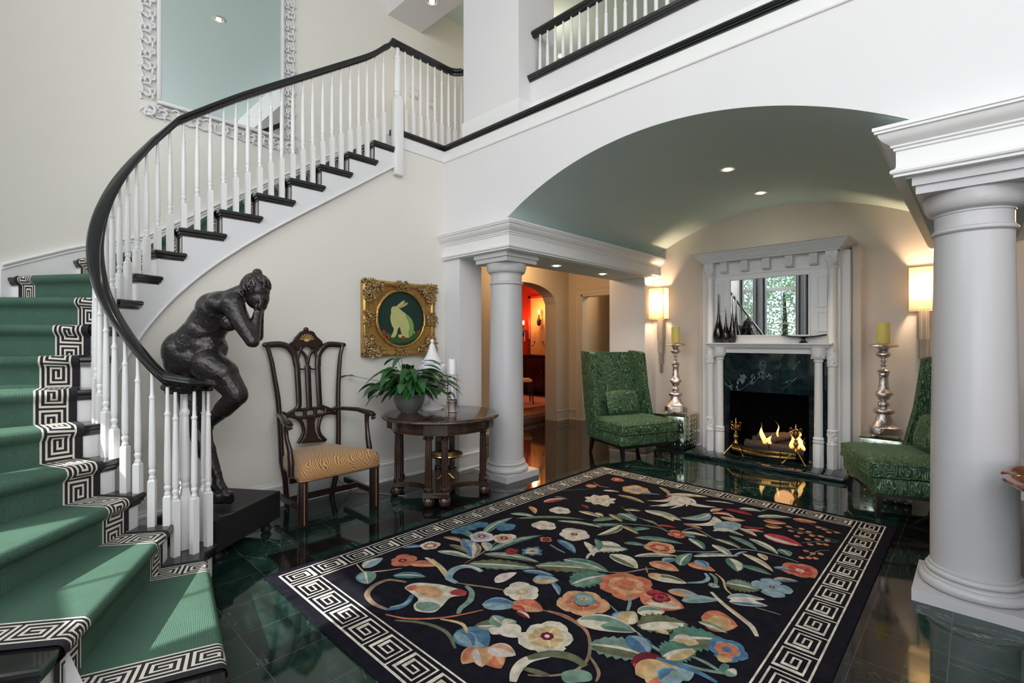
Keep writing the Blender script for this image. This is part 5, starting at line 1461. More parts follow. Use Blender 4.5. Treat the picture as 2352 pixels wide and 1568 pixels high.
m = MB(); m.rbox(RX0, RX1, RY0, RY1, 0.001, RZ, .005)
m.xf(RI); m.build('pile_ground', 'wool_black', rugp, angle=40)
m = MB()
bw = .180; ins = .060
def key_band(o, du, dv, L, flip=0):
    """o corner, du along, dv inward, L length"""
    K = max(1, round(L / (bw / 13 * 13.6))); n = K * 13; b = len(m.v)
    ws = [.62 if (i % 13) % 2 == 0 and i % 13 != 12 else 1.3 for i in range(n)]; sw = sum(ws); pos = [0]
    for q in ws: pos.append(pos[-1] + q / sw * L)
    wr = [.62 if i % 2 == 0 else 1.38 for i in range(13)]; er = [0]
    for q in wr: er.append(er[-1] + q / sum(wr))
    for i in range(n + 1):
        for e in er: m.v.append(Vector(o) + Vector(du) * pos[i] + Vector(dv) * (bw * e) + Vector((0, 0, RZ + .0012)))
    for i in range(n):
        for c in range(13):
            if key_cell(12 - c, i % 13):
                q = b + i * 14 + c; m.face((q, q + 14, q + 15, q + 1))
x0, x1, y0, y1 = RX0 + ins, RX1 - ins, RY0 + ins, RY1 - ins
key_band((x0, y0, 0), (0, 1, 0), (1, 0, 0), y1 - y0); key_band((x1, y1, 0), (0, -1, 0), (-1, 0, 0), y1 - y0)
key_band((x1 - bw, y0, 0), (-1, 0, 0), (0, 1, 0), x1 - x0 - 2 * bw); key_band((x0 + bw, y1, 0), (1, 0, 0), (0, -1, 0), x1 - x0 - 2 * bw)
for a, b_, c, d in ((x0, x1, y0, y0 + .012), (x0, x1, y1 - .012, y1)): m.poly([(a, c, RZ + .0014), (b_, c, RZ + .0014), (b_, d, RZ + .0014), (a, d, RZ + .0014)])
m.xf(RI); m.build('key_border', 'wool_ivory', rugp, smooth=False)
m = MB()
def inb(p): return Vector((min(max(p[0], x0 + bw + .015), x1 - bw - .015), min(max(p[1], y0 + bw + .015), y1 - bw - .015), p[2]))
def rpoly(pts, c, z):
    if len(pts) < 3: return
    m.poly([inb((p[0], p[1], z)) for p in pts], RK.index(c))
def leaf_pts(a, b, w, bend, t0=0, t1=1, side=0, n=12, jag=0):
    d = b - a; nrm = Vector((-d.y, d.x)); ln = d.length; nrm = nrm / ln
    up, dn = [], []
    for i in range(n + 1):
        u = t0 + (t1 - t0) * i / n; c = a + d * u + nrm * (bend * ln * sin(PI * u))
        ww = w * .5 * (sin(PI * u ** .8) ** .75) * (1 + (jag * (.16 if i % 2 else -.10)))
        up.append(c + nrm * ww); dn.append(c - nrm * ww)
    mid = [a + d * (t0 + (t1 - t0) * i / n) + nrm * (bend * ln * sin(PI * (t0 + (t1 - t0) * i / n))) for i in range(n + 1)]
    if side > 0: return up + mid[::-1]
    if side < 0: return mid + dn[::-1]
    return up + dn[::-1]
for idx, e in enumerate(RUG):
    z = RZ + .0012 + (idx % 45) * 7e-5
    if e[0] == 'F':
        _, x, y, r, n, ca, cb_, cc, ra, rot = e; r *= .86 if r < .14 else .72
        rr = random.Random(idx)
        for i in range(n):
            a = R(rot) + 2 * PI * i / n; d = Vector((cos(a), sin(a))); q = Vector((-d.y, d.x)); L = r * rr.uniform(.85, 1.1); pw = min(L * .50, PI * r / n * .86)
            def pet(s_, n_=10):
                o_ = []
                for k in range(2 * n_):
                    u = k / n_; uu = u if u <= 1 else 2 - u; sg = 1 if u <= 1 else -1
                    ww = pw * s_ * (sin(PI * min(1, uu) ** (1.5 if n < 7 else .8)) ** .7 if uu < 1 else 0)
                    wob = 1 + .05 * sin(k * 2.3 + i)
                    o_.append(Vector((x, y)) + d * (L * s_ * uu) + q * (sg * ww * wob))
                return o_
            rpoly(pet(1), ca, z + i * 4e-6); rpoly(pet(.66), cb_, z + 3e-5 + i * 4e-6)
            rpoly(leaf_pts(Vector((x, y)), Vector((x, y)) + d * L * .8, r * .07, .02), ca, z + 4.8e-5)
        rpoly([(x + r * ra * cos(2 * PI * k / 14) * (1 + .15 * (k % 2)), y + r * ra * sin(2 * PI * k / 14) * (1 + .15 * (k % 2))) for k in range(14)], cc, z + 6e-5)
        rpoly([(x + r * ra * .45 * cos(2 * PI * k / 9), y + r * ra * .45 * sin(2 * PI * k / 9)) for k in range(9)], ca, z + 6.6e-5)
    elif e[0] == 'L':
        _, xa, ya, xb, yb, w, ca, cb_, bend = e; w *= .90
        a, b_ = Vector((xa, ya)), Vector((xb, yb)); jag = 1 if (ca in 'tvs' and w >= .12) else 0
        rpoly(leaf_pts(a, b_, w, bend, jag=jag, n=16 if jag else 12), ca, z)
        rpoly(leaf_pts(a, b_, w * .8, bend, .06, .9, side=1 if idx % 2 else -1), cb_, z + 2.5e-5)
        if w > .08: rpoly(leaf_pts(a, b_, w * .09 + .004, bend, 0, .93), 'c' if ca in 'tvs' else ca, z + 5e-5)
    elif e[0] == 'S':
        _, w, ca, P = e
        P = [Vector(p) for p in P]; Q = []
        for i in range(len(P) - 1):                          # Catmull-Rom
            p0 = P[max(0, i - 1)]; p1 = P[i]; p2 = P[i + 1]; p3 = P[min(len(P) - 1, i + 2)]
            for k in range(5):
                t_ = k / 5; Q.append(.5 * ((2 * p1) + (p2 - p0) * t_ + (2 * p0 - 5 * p1 + 4 * p2 - p3) * t_ * t_ + (3 * p1 - p0 - 3 * p2 + p3) * t_ ** 3))
        Q.append(P[-1]); n = len(Q); up, dn = [], []
        for i in range(n):
            d = (Q[min(n - 1, i + 1)] - Q[max(0, i - 1)]); d = d / max(1e-6, d.length); q = Vector((-d.y, d.x)); ww = w * .5 * (.55 + .45 * sin(PI * i / (n - 1)))
            up.append(Q[i] + q * ww); dn.append(Q[i] - q * ww)
        for i in range(n - 1): rpoly([up[i], up[i + 1], dn[i + 1], dn[i]], ca, z)
    else:
        P = [Vector(p) for p in e[2]]; Q = []; n = len(P)
        for i in range(n):
            p0, p1, p2, p3 = P[i - 1], P[i], P[(i + 1) % n], P[(i + 2) % n]
            for k in range(5):
                t_ = k / 5; Q.append(.5 * ((2 * p1) + (p2 - p0) * t_ + (2 * p0 - 5 * p1 + 4 * p2 - p3) * t_ * t_ + (3 * p1 - p0 - 3 * p2 + p3) * t_ ** 3))
        rpoly(Q, e[1], z)
m.xf(RI); m.build('floral_pattern', ['wool_' + k for k in RK], rugp, smooth=False, weld='keep')

# ================================================================ PAINTING
t = thing('painting', 'round painting of a sitting pale rabbit in an ornate gilt square frame', 'picture', (-4.27, 2.784, 1.62))
PI_ = Matrix.Translation((4.27, -2.784, -1.62))
y0, y1, z0, z1 = 2.365, 3.215, 1.245, 1.99
yc, zc, rr = 2.797, 1.622, .272
m = MB()
m.rbox(-4.268, -4.245, y0, y1, z0, z1, .006)
n = 64                                                     # flat spandrel with a round opening
for i in range(n):
    a0, a1 = 2 * PI * i / n, 2 * PI * (i + 1) / n
    def sq(a):
        c, s_ = cos(a), sin(a); k = min(((y1 - y0) / 2 - .05) / max(1e-6, abs(c)), ((z1 - z0) / 2 - .05) / max(1e-6, abs(s_)))
        return ((y0 + y1) / 2 + c * k, (z0 + z1) / 2 + s_ * k)
    p0, p1 = sq(a0), sq(a1)
    m.poly([(-4.225, p0[0], p0[1]), (-4.225, p1[0], p1[1]), (-4.232, yc + (rr + .02) * cos(a1), zc + (rr + .02) * sin(a1)), (-4.232, yc + (rr + .02) * cos(a0), zc + (rr + .02) * sin(a0))])
for a, b, c, d in ((y0, y1, z0, z0 + .055), (y0, y1, z1 - .055, z1), (y0, y0 + .055, z0, z1), (y1 - .055, y1, z0, z1)):
    m.rbox(-4.262, -4.205, a, b, c, d, .016)
m.tube([(-4.222, yc + (rr + .012) * cos(2 * PI * i / 64), zc + (rr + .012) * sin(2 * PI * i / 64)) for i in range(64)], .014, 8, closed=True)
rnd = random.Random(5)
def orn(cy, cz, R0, cnt):
    for i in range(cnt):
        a = rnd.uniform(0, 2 * PI); q = R0 * math.sqrt(rnd.random()); y, z = cy + q * cos(a), cz + q * sin(a)
        if (y - yc) ** 2 + (z - zc) ** 2 < (rr + .035) ** 2 or not (y0 + .0 < y < y1 + .012 and z0 < z < z1 + .008): continue
        L = rnd.uniform(.007, .018); an = rnd.uniform(0, 2 * PI); P = []
        for k in range(6): P.append((-4.204 + .008 * sin(k), y + L * cos(an + k * .9) * (1 - k * .1), z + L * sin(an + k * .9) * (1 - k * .1)))
        m.tube(P, [.003, .006, .0065, .006, .005, .003], 6, m=1)
for cy in (y0 + .06, y1 - .06):
    for cz in (z0 + .06, z1 - .06):
        orn(cy, cz, .10, 130); orn(cy + (.1 if cy < 2.7 else -.1), cz, .06, 55); orn(cy, cz + (.1 if cz < 1.6 else -.1), .06, 55)
for cy, cz in (((y0 + y1) / 2, z0 + .045), ((y0 + y1) / 2, z1 - .045), (y0 + .045, (z0 + z1) / 2), (y1 - .045, (z0 + z1) / 2)): orn(cy, cz, .075, 80)
for i in range(90):
    m.ell((-4.214, yc + (rr + .026) * cos(2 * PI * i / 90), zc + (rr + .026) * sin(2 * PI * i / 90)), (.004,) * 3, 1, 6, 4)
m.xf(PI_); m.build('gilt_frame', ['gold_leaf', 'gold_dark2'], t, angle=50)
pm = mat('paint_green', (.012, .06, .03), .4, spec=.3); g = G(pm); g.base(g.mix(g.noise(4, 3), (.010, .045, .028), (.02, .035, .035)))
mat('paint_ground', (.03, .085, .02), .4); speckled('paint_rabbit', (.60, .57, .27), (.38, .42, .14), 9, .4); mat('paint_shade', (.18, .34, .09), .4); mat('paint_red', (.38, .02, .025), .4); mat('paint_ear', (.42, .32, .14), .4)
m = MB()
m.poly([(-4.2405, yc + rr * cos(2 * PI * i / 64), zc + rr * sin(2 * PI * i / 64)) for i in range(64)], 0)
def flat(pts, d, k):
    m.poly([(-4.2405 + d, p[0], p[1]) for p in pts if True], k)
flat([p for p in PA['ground']], .0006, 1)
for nm, k, d in (('tail', 2, .0010), ('body', 2, .0012), ('shade', 3, .0014), ('foot', 2, .0016), ('ear1', 2, .0016), ('ear2', 5, .0018)): flat(PA[nm], d, k)
ey = PA['eye'][0]; flat([(ey[0] + .0045 * cos(q), ey[1] + .0045 * sin(q)) for q in [2 * PI * i / 10 for i in range(10)]], .0022, 0)
for a in PA['apples']: flat([(a[0] + .021 * cos(q), a[1] + .019 * sin(q)) for q in [2 * PI * i / 14 for i in range(14)]], .002, 4)
m.xf(PI_); m.build('canvas', ['paint_green', 'paint_ground', 'paint_rabbit', 'paint_shade', 'paint_red', 'paint_ear'], t, smooth=False, weld='keep')

# ================================================================ CARVED ARMCHAIR
t = thing('armchair', 'tall dark carved open-back armchair with gold striped seat, beside the statue', 'chair', (-3.92, 1.845, 0))
AI = Matrix.Translation((3.92, -1.845, 0))
def ab(mb, name, mats='mahogany', **kw):
    mb.xf(AI); return mb.build(name, mats, t, **kw)
def c3(pts, dx=0): return [Vector((-4.185 + dx - .05 * max(0, z - .6), y, z)) for y, z in pts]
def stroke(pts, r, fl=.6, dx=0, mb=None, n=4):
    P = c3(pts, dx); Q = []
    r = [q * 1.22 for q in r] if isinstance(r, list) else r * 1.22
    for i in range(len(P) - 1):
        p0 = P[max(0, i - 1)]; p1 = P[i]; p2 = P[i + 1]; p3 = P[min(len(P) - 1, i + 2)]
        for k in range(n):
            u = k / n; Q.append(.5 * ((2 * p1) + (p2 - p0) * u + (2 * p0 - 5 * p1 + 4 * p2 - p3) * u * u + (3 * p1 - p0 - 3 * p2 + p3) * u ** 3))
    Q.append(P[-1])
    mb.tube(Q, r if not isinstance(r, (list, tuple)) else [r[0] + (r[1] - r[0]) * i / (len(Q) - 1) for i in range(len(Q))], 8, up=(1, 0, 0), flat=fl)
m = MB()
stroke(CB['larm'], [.020, .024], .6, 0, m); stroke(CB['rarm'], [.020, .024], .6, 0, m)
P = [Vector(p) for p in CB['crest']]; cr = []
for i in range(len(P)):
    p0, p1, p2, p3 = P[i - 1], P[i], P[(i + 1) % len(P)], P[(i + 2) % len(P)]
    for k in range(4):
        u = k / 4; cr.append(.5 * ((2 * p1) + (p2 - p0) * u + (2 * p0 - 5 * p1 + 4 * p2 - p3) * u * u + (3 * p1 - p0 - 3 * p2 + p3) * u ** 3))
m.prism([(p.x, p.y) for p in cr], (-4.236, 0, 0), (0, 1, 0), (0, 0, 1), (.03, 0, 0))
f = CB['fin']
m.ell((-4.222, f[0][0], f[0][1]), (.018, .024, .020), 0, 14, 8)
for i in range(9):
    a = R(12 + 156 * i / 8); m.tube([(-4.204, f[1][0] + .022 * cos(a), f[1][1] + .018 * sin(a)), (-4.203, f[1][0] + .062 * cos(a), f[1][1] + .055 * sin(a))], [.0022, .0045], 6, m=1)
m.ell((-4.204, f[1][0], f[1][1]), (.004, .024, .014), 1, 12, 6)
for y, z in CB['ears']: m.ell((-4.222, y, z), (.020, .030, .022), 0, 14, 8); m.tube([(-4.2, y, z - .02), (-4.2, y, z + .012), (-4.2, y + .012, z + .005)], .005, 6)
ab(m, 'crest_rail', ['mahogany', 'seat_gold'], angle=45)
m = MB()
for k, r in (('s1', [.021, .019]), ('s2', [.022, .021]), ('s3', [.021, .019])): stroke(CB[k], r, .55, 0, m)
for k in ('g1', 'g2', 'g3'): stroke(CB[k], .0115, .7, .004, m)
for k in ('g4', 'g5'): stroke(CB[k], .012, .7, .0, m)
for k in ('d1', 'd2'): stroke(CB[k], .006, 1, .006, m)
for k in ('m1', 'm2'): stroke(CB[k], .0135, .8, 0, m)
for k in ('v1', 'v2', 'v3', 'v4'): stroke(CB[k], .014, .8, 0, m)
m.prism(CB['vase'], (-4.20, 0, 0), (0, 1, 0), (0, 0, 1), (.022, 0, 0))
for k in ('w1', 'w2'): stroke(CB[k], .013, .7, 0, m)
s2 = CB['s2']
for i in range(5): 
    for q in (-.009, .009): m.ell((-4.19 - .05 * .4, s2[1][0] + q, s2[1][1] - .05 - i * .055), (.006, .004, .007), 0, 8, 5)
ab(m, 'back_splat', angle=45)
for k, yb, nm in (('lst', 1.655, 0), ('rst', 2.045, 1)):
    m = MB(); P = c3(CB[k]); P.append(Vector((-4.17, P[-1].y, .40))); P.append(Vector((-4.16, P[-1].y * .6 + yb * .4, .25))); P.append(Vector((-4.20, yb, 0)))
    m.tube(P, [.020, .022, .024, .025, .026, .027, .027, .028, .028, .028, .027, .026][:len(P)] if len(P) <= 12 else .026, 8, up=(0, 1, 0), flat=.8)
    ab(m, 'back_post', angle=60)
# seat
yA, yB, yC, yD = 1.52, 2.19, 1.60, 2.06                    # front left/right, back left/right
m = MB()
rows = [(-.004, .352), (.0, .356), (.004, .372), (.004, .44), (-.010, .470), (-.045, .490), (-.12, .505), (-.20, .512)]
def seatring(e, z):
    P = []
    xf, xb = -3.615 + e, -4.15 - e * .5
    cor = [(xb, yC - e), (xf, yA - e), (xf, yB + e), (xb, yD + e)]
    for i in range(4):
        a, b = Vector(cor[i]), Vector(cor[(i + 1) % 4])
        for k in range(8):
            P.append(a.lerp(b, .04 + .92 * k / 7))
    return [Vector((p.x + (.012 * (1 - ((p.y - 1.855) / .33) ** 2) if p.x > -3.7 else 0), p.y, z)) for p in P]
for e, z in rows: m.v += seatring(e, z)
for i in range(len(rows) - 1):
    for j in range(32): k = (j + 1) % 32; m.face((i * 32 + j, i * 32 + k, (i + 1) * 32 + k, (i + 1) * 32 + j))
m.face(range(32)); m.face([(len(rows) - 1) * 32 + j for j in range(32)])
ab(m, 'seat', 'gold_stripe_fabric', angle=60)
m = MB(); r = seatring(.004, .354)
m.tube(r, .006, 6, closed=True); ab(m, 'seat_piping', 'gold_dark')
for y in (yA + .035, yB - .035):
    m = MB(); m.rbox(-3.69, -3.63, y - .03, y + .03, 0, .36, .004)
    for i in range(3): m.tube([(-3.628, y - .03, .34), (-3.628, y - .03, .02)], .003, 6) if i == 0 else None
    m.tube([(-3.628, y, .34), (-3.628, y, .02)], .003, 6, m=1)
    ab(m, 'front_leg', ['mahogany', 'seam_tan'], angle=30)
m = MB()
m.box(-4.17, -3.66, yA + .02, yA + .045, .115, .16); m.box(-4.17, -3.66, yB - .045, yB - .02, .115, .16)
m.box(-3.95, -3.925, yA + .04, yB - .04, .115, .16); m.box(-4.18, -4.155, 1.66, 2.04, .20, .24)
ab(m, 'stretcher', smooth=False)
for y, sy in ((1.525, -1), (2.19, 1)):
    yb_ = 1.575 if sy < 0 else 2.085
    m = MB()
    P = [(-4.19, yb_, .785), (-4.10, yb_ + sy * .02, .795), (-3.98, y - sy * .01, .790), (-3.88, y + sy * .015, .775), (-3.80, y + sy * .02, .768), (-3.765, y + sy * .02, .757), (-3.755, y + sy * .02, .738), (-3.775, y + sy * .02, .728), (-3.79, y + sy * .02, .740)]
    m.tube(P, [.022, .023, .026, .030, .031, .026, .021, .016, .009], 10, flat=.75)
    P = [(-3.86, y + sy * .012, .755), (-3.865, y + sy * .012, .70), (-3.855, y + sy * .01, .64), (-3.825, y, .56), (-3.80, y, .47), (-3.80, y, .36)]
    m.tube(P, [.026, .022, .021, .026, .030, .031], 8, up=(0, 1, 0), flat=.8)
    ab(m, 'arm', angle=60)

# ================================================================ ROUND TABLE
t = thing('round_table', 'dark round pedestal table with paired fluted legs, holding a potted plant', 'table', (-3.58, 2.80, 0))
m = MB()
m.lathe([(0, .738), (.505, .738), (.515, .735), (.526, .726), (.528, .716), (.520, .706), (.50, .702), (0, .702)], seg=72)
for i in range(150):
    a = 2 * PI * i / 150; m.ell((.524 * cos(a), .524 * sin(a), .716), (.008, .008, .010), 0, 6, 4)
m.build('tabletop', 'table_wood', t, angle=40)
m = MB()
m.lathe([(.455, .702), (.462, .700), (.462, .690), (.452, .685), (.452, .625), (.460, .618), (.460, .608), (.43, .606), (.43, .702)], seg=64, cap=False)
for i in range(4):
    a = R(46.3 - 90 + 90 * i)
    b = len(m.v); m.box(.44, .475, -.10, .10, .612, .70); m.box(.475, .480, -.085, .085, .628, .685); m.xf(Matrix.Rotation(a, 4, 'Z'), b)
m.build('apron', 'table_wood', t, angle=30)
m = MB()
P = []
n = 24
for i in range(4):
    a = R(46.3 - 90 + 90 * i); u = Vector((cos(a), sin(a))); v = Vector((-u.y, u.x))
    P += [u * .44 - v * .115, u * .44 + v * .115]
    a2 = a + R(45); u2 = Vector((cos(a2), sin(a2)))
    A = u * .44 + v * .115; nxt = R(46.3 - 90 + 90 * (i + 1)); un = Vector((cos(nxt), sin(nxt))); vn_ = Vector((-un.y, un.x)); Bp = un * .44 - vn_ * .115
    for k in range(1, 9):
        q = k / 9; p = A.lerp(Bp, q) - u2 * (.17 * sin(PI * q) ** .8); P.append(p)
for (z0_, z1_, s_) in ((.085, .118, 1.0), (.118, .128, .97)):
    m.prism([(p.x * s_, p.y * s_) for p in P], (0, 0, z0_), (1, 0, 0), (0, 1, 0), (0, 0, z1_ - z0_))
m.build('base_platform', 'table_wood', t, smooth=False)
for i in range(4):
    a = R(46.3 - 90 + 90 * i); u = Vector((cos(a), sin(a))); v = Vector((-u.y, u.x))
    for sg in (-1, 1):
        p = u * .385 + v * (sg * .068)
        m = MB(); seg = 32; rows = [(.032, .128), (.040, .132), (.040, .150), (.032, .158)]
        m.lathe(rows, (p.x, p.y, 0), seg=20)
        b = len(m.v); RR = [(.029, .158), (.031, .25), (.030, .40), (.0265, .56)]
        for r_, z in RR:
            for j in range(seg):
                an = 2 * PI * j / seg; r2 = r_ * (1 if j % 4 < 2 else .86); m.v.append(Vector((p.x + r2 * cos(an), p.y + r2 * sin(an), z)))
        for q in range(3):
            for j in range(seg): k = (j + 1) % seg; m.face((b + q * seg + j, b + q * seg + k, b + (q + 1) * seg + k, b + (q + 1) * seg + j))
        m.lathe([(.028, .56), (.032, .566), (.032, .572), (.028, .576), (.040, .590), (.040, .606)], (p.x, p.y, 0), seg=16)
        for s2_ in (-1, 1):
            c = p + v * (s2_ * .032) + u * .022; m.ell((c.x, c.y, .580), (.014, .014, .014), 0, 10, 6)
        m.build('leg', 'table_wood', t, angle=30)
        m = MB(); p2 = u * .40 + v * (sg * .068)
        m.lathe([(.02, 0), (.040, .008), (.050, .03), (.050, .055), (.035, .078), (.028, .086)], (p2.x, p2.y, 0), seg=20)
        for k in range(10): an = 2 * PI * k / 10; m.ell((p2.x + .044 * cos(an), p2.y + .044 * sin(an), .042), (.009, .009, .028), 0, 8, 6)
        m.build('bun_foot', 'table_wood', t, angle=45)

# brass stand under the table
t = thing('brass_stand', 'small brass dish on a clawed stem under the round table', 'ornament', (-3.55, 2.83, .128))
m = MB(); m.lathe([(.135, .205), (.150, .215), (.158, .225), (.155, .232), (.14, .226), (.10, .212), (0, .205)], seg=40); m.build('dish', 'brass', t)
m = MB(); m.lathe([(.022, .03), (.010, .05), (.007, .09), (.012, .11), (.008, .13), (.010, .17), (.03, .20), (.05, .206)], seg=16); m.build('stem', 'brass', t)
for k in range(3):
    a = 2 * PI * k / 3 + .4; m = MB(); m.tube([(0, 0, .05), (.04 * cos(a), .04 * sin(a), .045), (.075 * cos(a), .075 * sin(a), .015), (.095 * cos(a), .095 * sin(a), .010)], [.012, .010, .010, .014], 8); m.build('claw_foot', 'brass', t)

# things on the table
TZ = .738
t = thing('potted_plant', 'peace lily with long green leaves in a grey glazed bowl', 'plant', (-3.80, 2.60, TZ))
m = MB(); m.lathe([(0, .0), (.075, 0), (.078, .006), (.115, .045), (.138, .10), (.143, .14), (.138, .17), (.141, .176), (.134, .178), (.130, .16), (0, .155)], seg=40); m.build('pot', 'pot_glaze', t)
m = MB(); m.lathe([(0, .162), (.13, .160)], seg=24, cap=False); m.build('soil', 'soil', t)
m = MB(); m2 = MB(); rnd = random.Random(21)
CR, CF = Vector((.723, .691, 0)), Vector((-.691, .723, 0))
lv = []
for i in range(120):
    a = rnd.uniform(0, 2 * PI); el = rnd.uniform(.05, 1.25); L = rnd.uniform(.08, .27)
    lv.append((a, el, L * (1.25 if i % 4 == 0 else 1), rnd.uniform(.15, .22)))
lv += [(R(226), .30, .47, .20), (R(222), .22, .33, .17), (R(232), .05, .32, .14), (R(46), .30, .31, .20), (R(52), .50, .30, .17), (R(220), -.1, .28, .12), (R(35), .1, .26, .13)]
for (a, el, L, LL) in lv:
    d = Vector((cos(a), sin(a), 0)); base = Vector((rnd.uniform(-.06, .06), rnd.uniform(-.06, .06), .16)); tip = base + d * (L * cos(el)) + Vector((0, 0, L * sin(el) + .03))
    mid = base.lerp(tip, .5) + Vector((0, 0, .04))
    m2.tube([base, mid, tip], .0022, 5)
    ld = (d * .9 + Vector((0, 0, rnd.uniform(-.1, .25)))).normalized(); sd = ld.cross(Vector((0, 0, 1))).normalized(); w = LL * rnd.uniform(.17, .22)
    droop = rnd.uniform(.03, .09); b = len(m.v); n = 7; fold = .35
    for k in range(n + 1):
        u = k / n; c = tip + ld * (LL * u) - Vector((0, 0, droop * u * u * 1.5)); ww = w * (sin(PI * (u * .94 + .03) ** .85) ** .8); tw = sd
        m.v += [c - tw * ww + Vector((0, 0, ww * fold)), c, c + tw * ww + Vector((0, 0, ww * fold))]
    for k in range(n):
        m.face((b + 3 * k, b + 3 * k + 1, b + 3 * k + 4, b + 3 * k + 3)); m.face((b + 3 * k + 1, b + 3 * k + 2, b + 3 * k + 5, b + 3 * k + 4))
for q_ in (m, m2):
    for v in q_.v: v.x = max(v.x, -.425 + .02 * sin(v.z * 40))
m.build('leaves', 'leaf_green', t, angle=180); m2.build('stems', 'stem_green', t)

t = thing('glass_jar', 'large white milk-glass apothecary jar with pointed lid on the round table', 'jar', (-3.83, 2.885, TZ))
m = MB(); m.lathe([(0, 0), (.112, 0), (.114, .010), (.105, .020), (.06, .035), (.032, .07), (.028, .095), (.045, .12), (.085, .16), (.125, .22), (.145, .30), (.146, .36), (.135, .41), (.115, .435), (.095, .445), (0, .447)], seg=48); m.build('jar_body', 'milk_glass', t)
m = MB(); m.lathe([(.100, .447), (.106, .452), (.104, .462), (.088, .475), (.062, .515), (.042, .56), (.030, .60), (.022, .625), (.014, .632), (.012, .640), (.018, .647), (.020, .66), (.012, .675), (0, .68)], seg=40); m.build('lid', 'milk_glass', t)
t = thing('glass_candle_holder', 'tall clear glass cylinder holder on the round table', 'candle holder', (-3.50, 2.865, TZ))
m = MB(); m.lathe([(0, 0), (.046, 0), (.047, .01), (.046, .03), (.046, .10), (.043, .105), (.046, .11), (.046, .345), (.048, .35), (.043, .35), (.042, .125), (.02, .115), (0, .115)], seg=32); m.build('glass_cylinder', 'clear_glass', t)
t = thing('pillar_candle', 'white pillar candle standing in the clear glass holder', 'candle', (-3.50, 2.865, TZ + .352))
m = MB(); m.lathe([(0, 0), (.036, 0), (.036, .135), (.033, .140), (0, .138)], seg=28); m.build('wax', 'wax_white', t)
m = MB(); m.lathe([(.0015, .138), (.0015, .15)], seg=6); m.build('wick', 'black_flat', t)
m = MB(); m.tube([(-4.20, 2.02, .33), (-4.21, 2.12, .12), (-4.20, 2.22, .02), (-4.0, 2.35, .006), (-3.7, 2.5, .006)], .004, 6)
tag(m.build('power_cord', 'rubber_cord'), 'thin pale cord trailing down behind the carved armchair', 'cord')

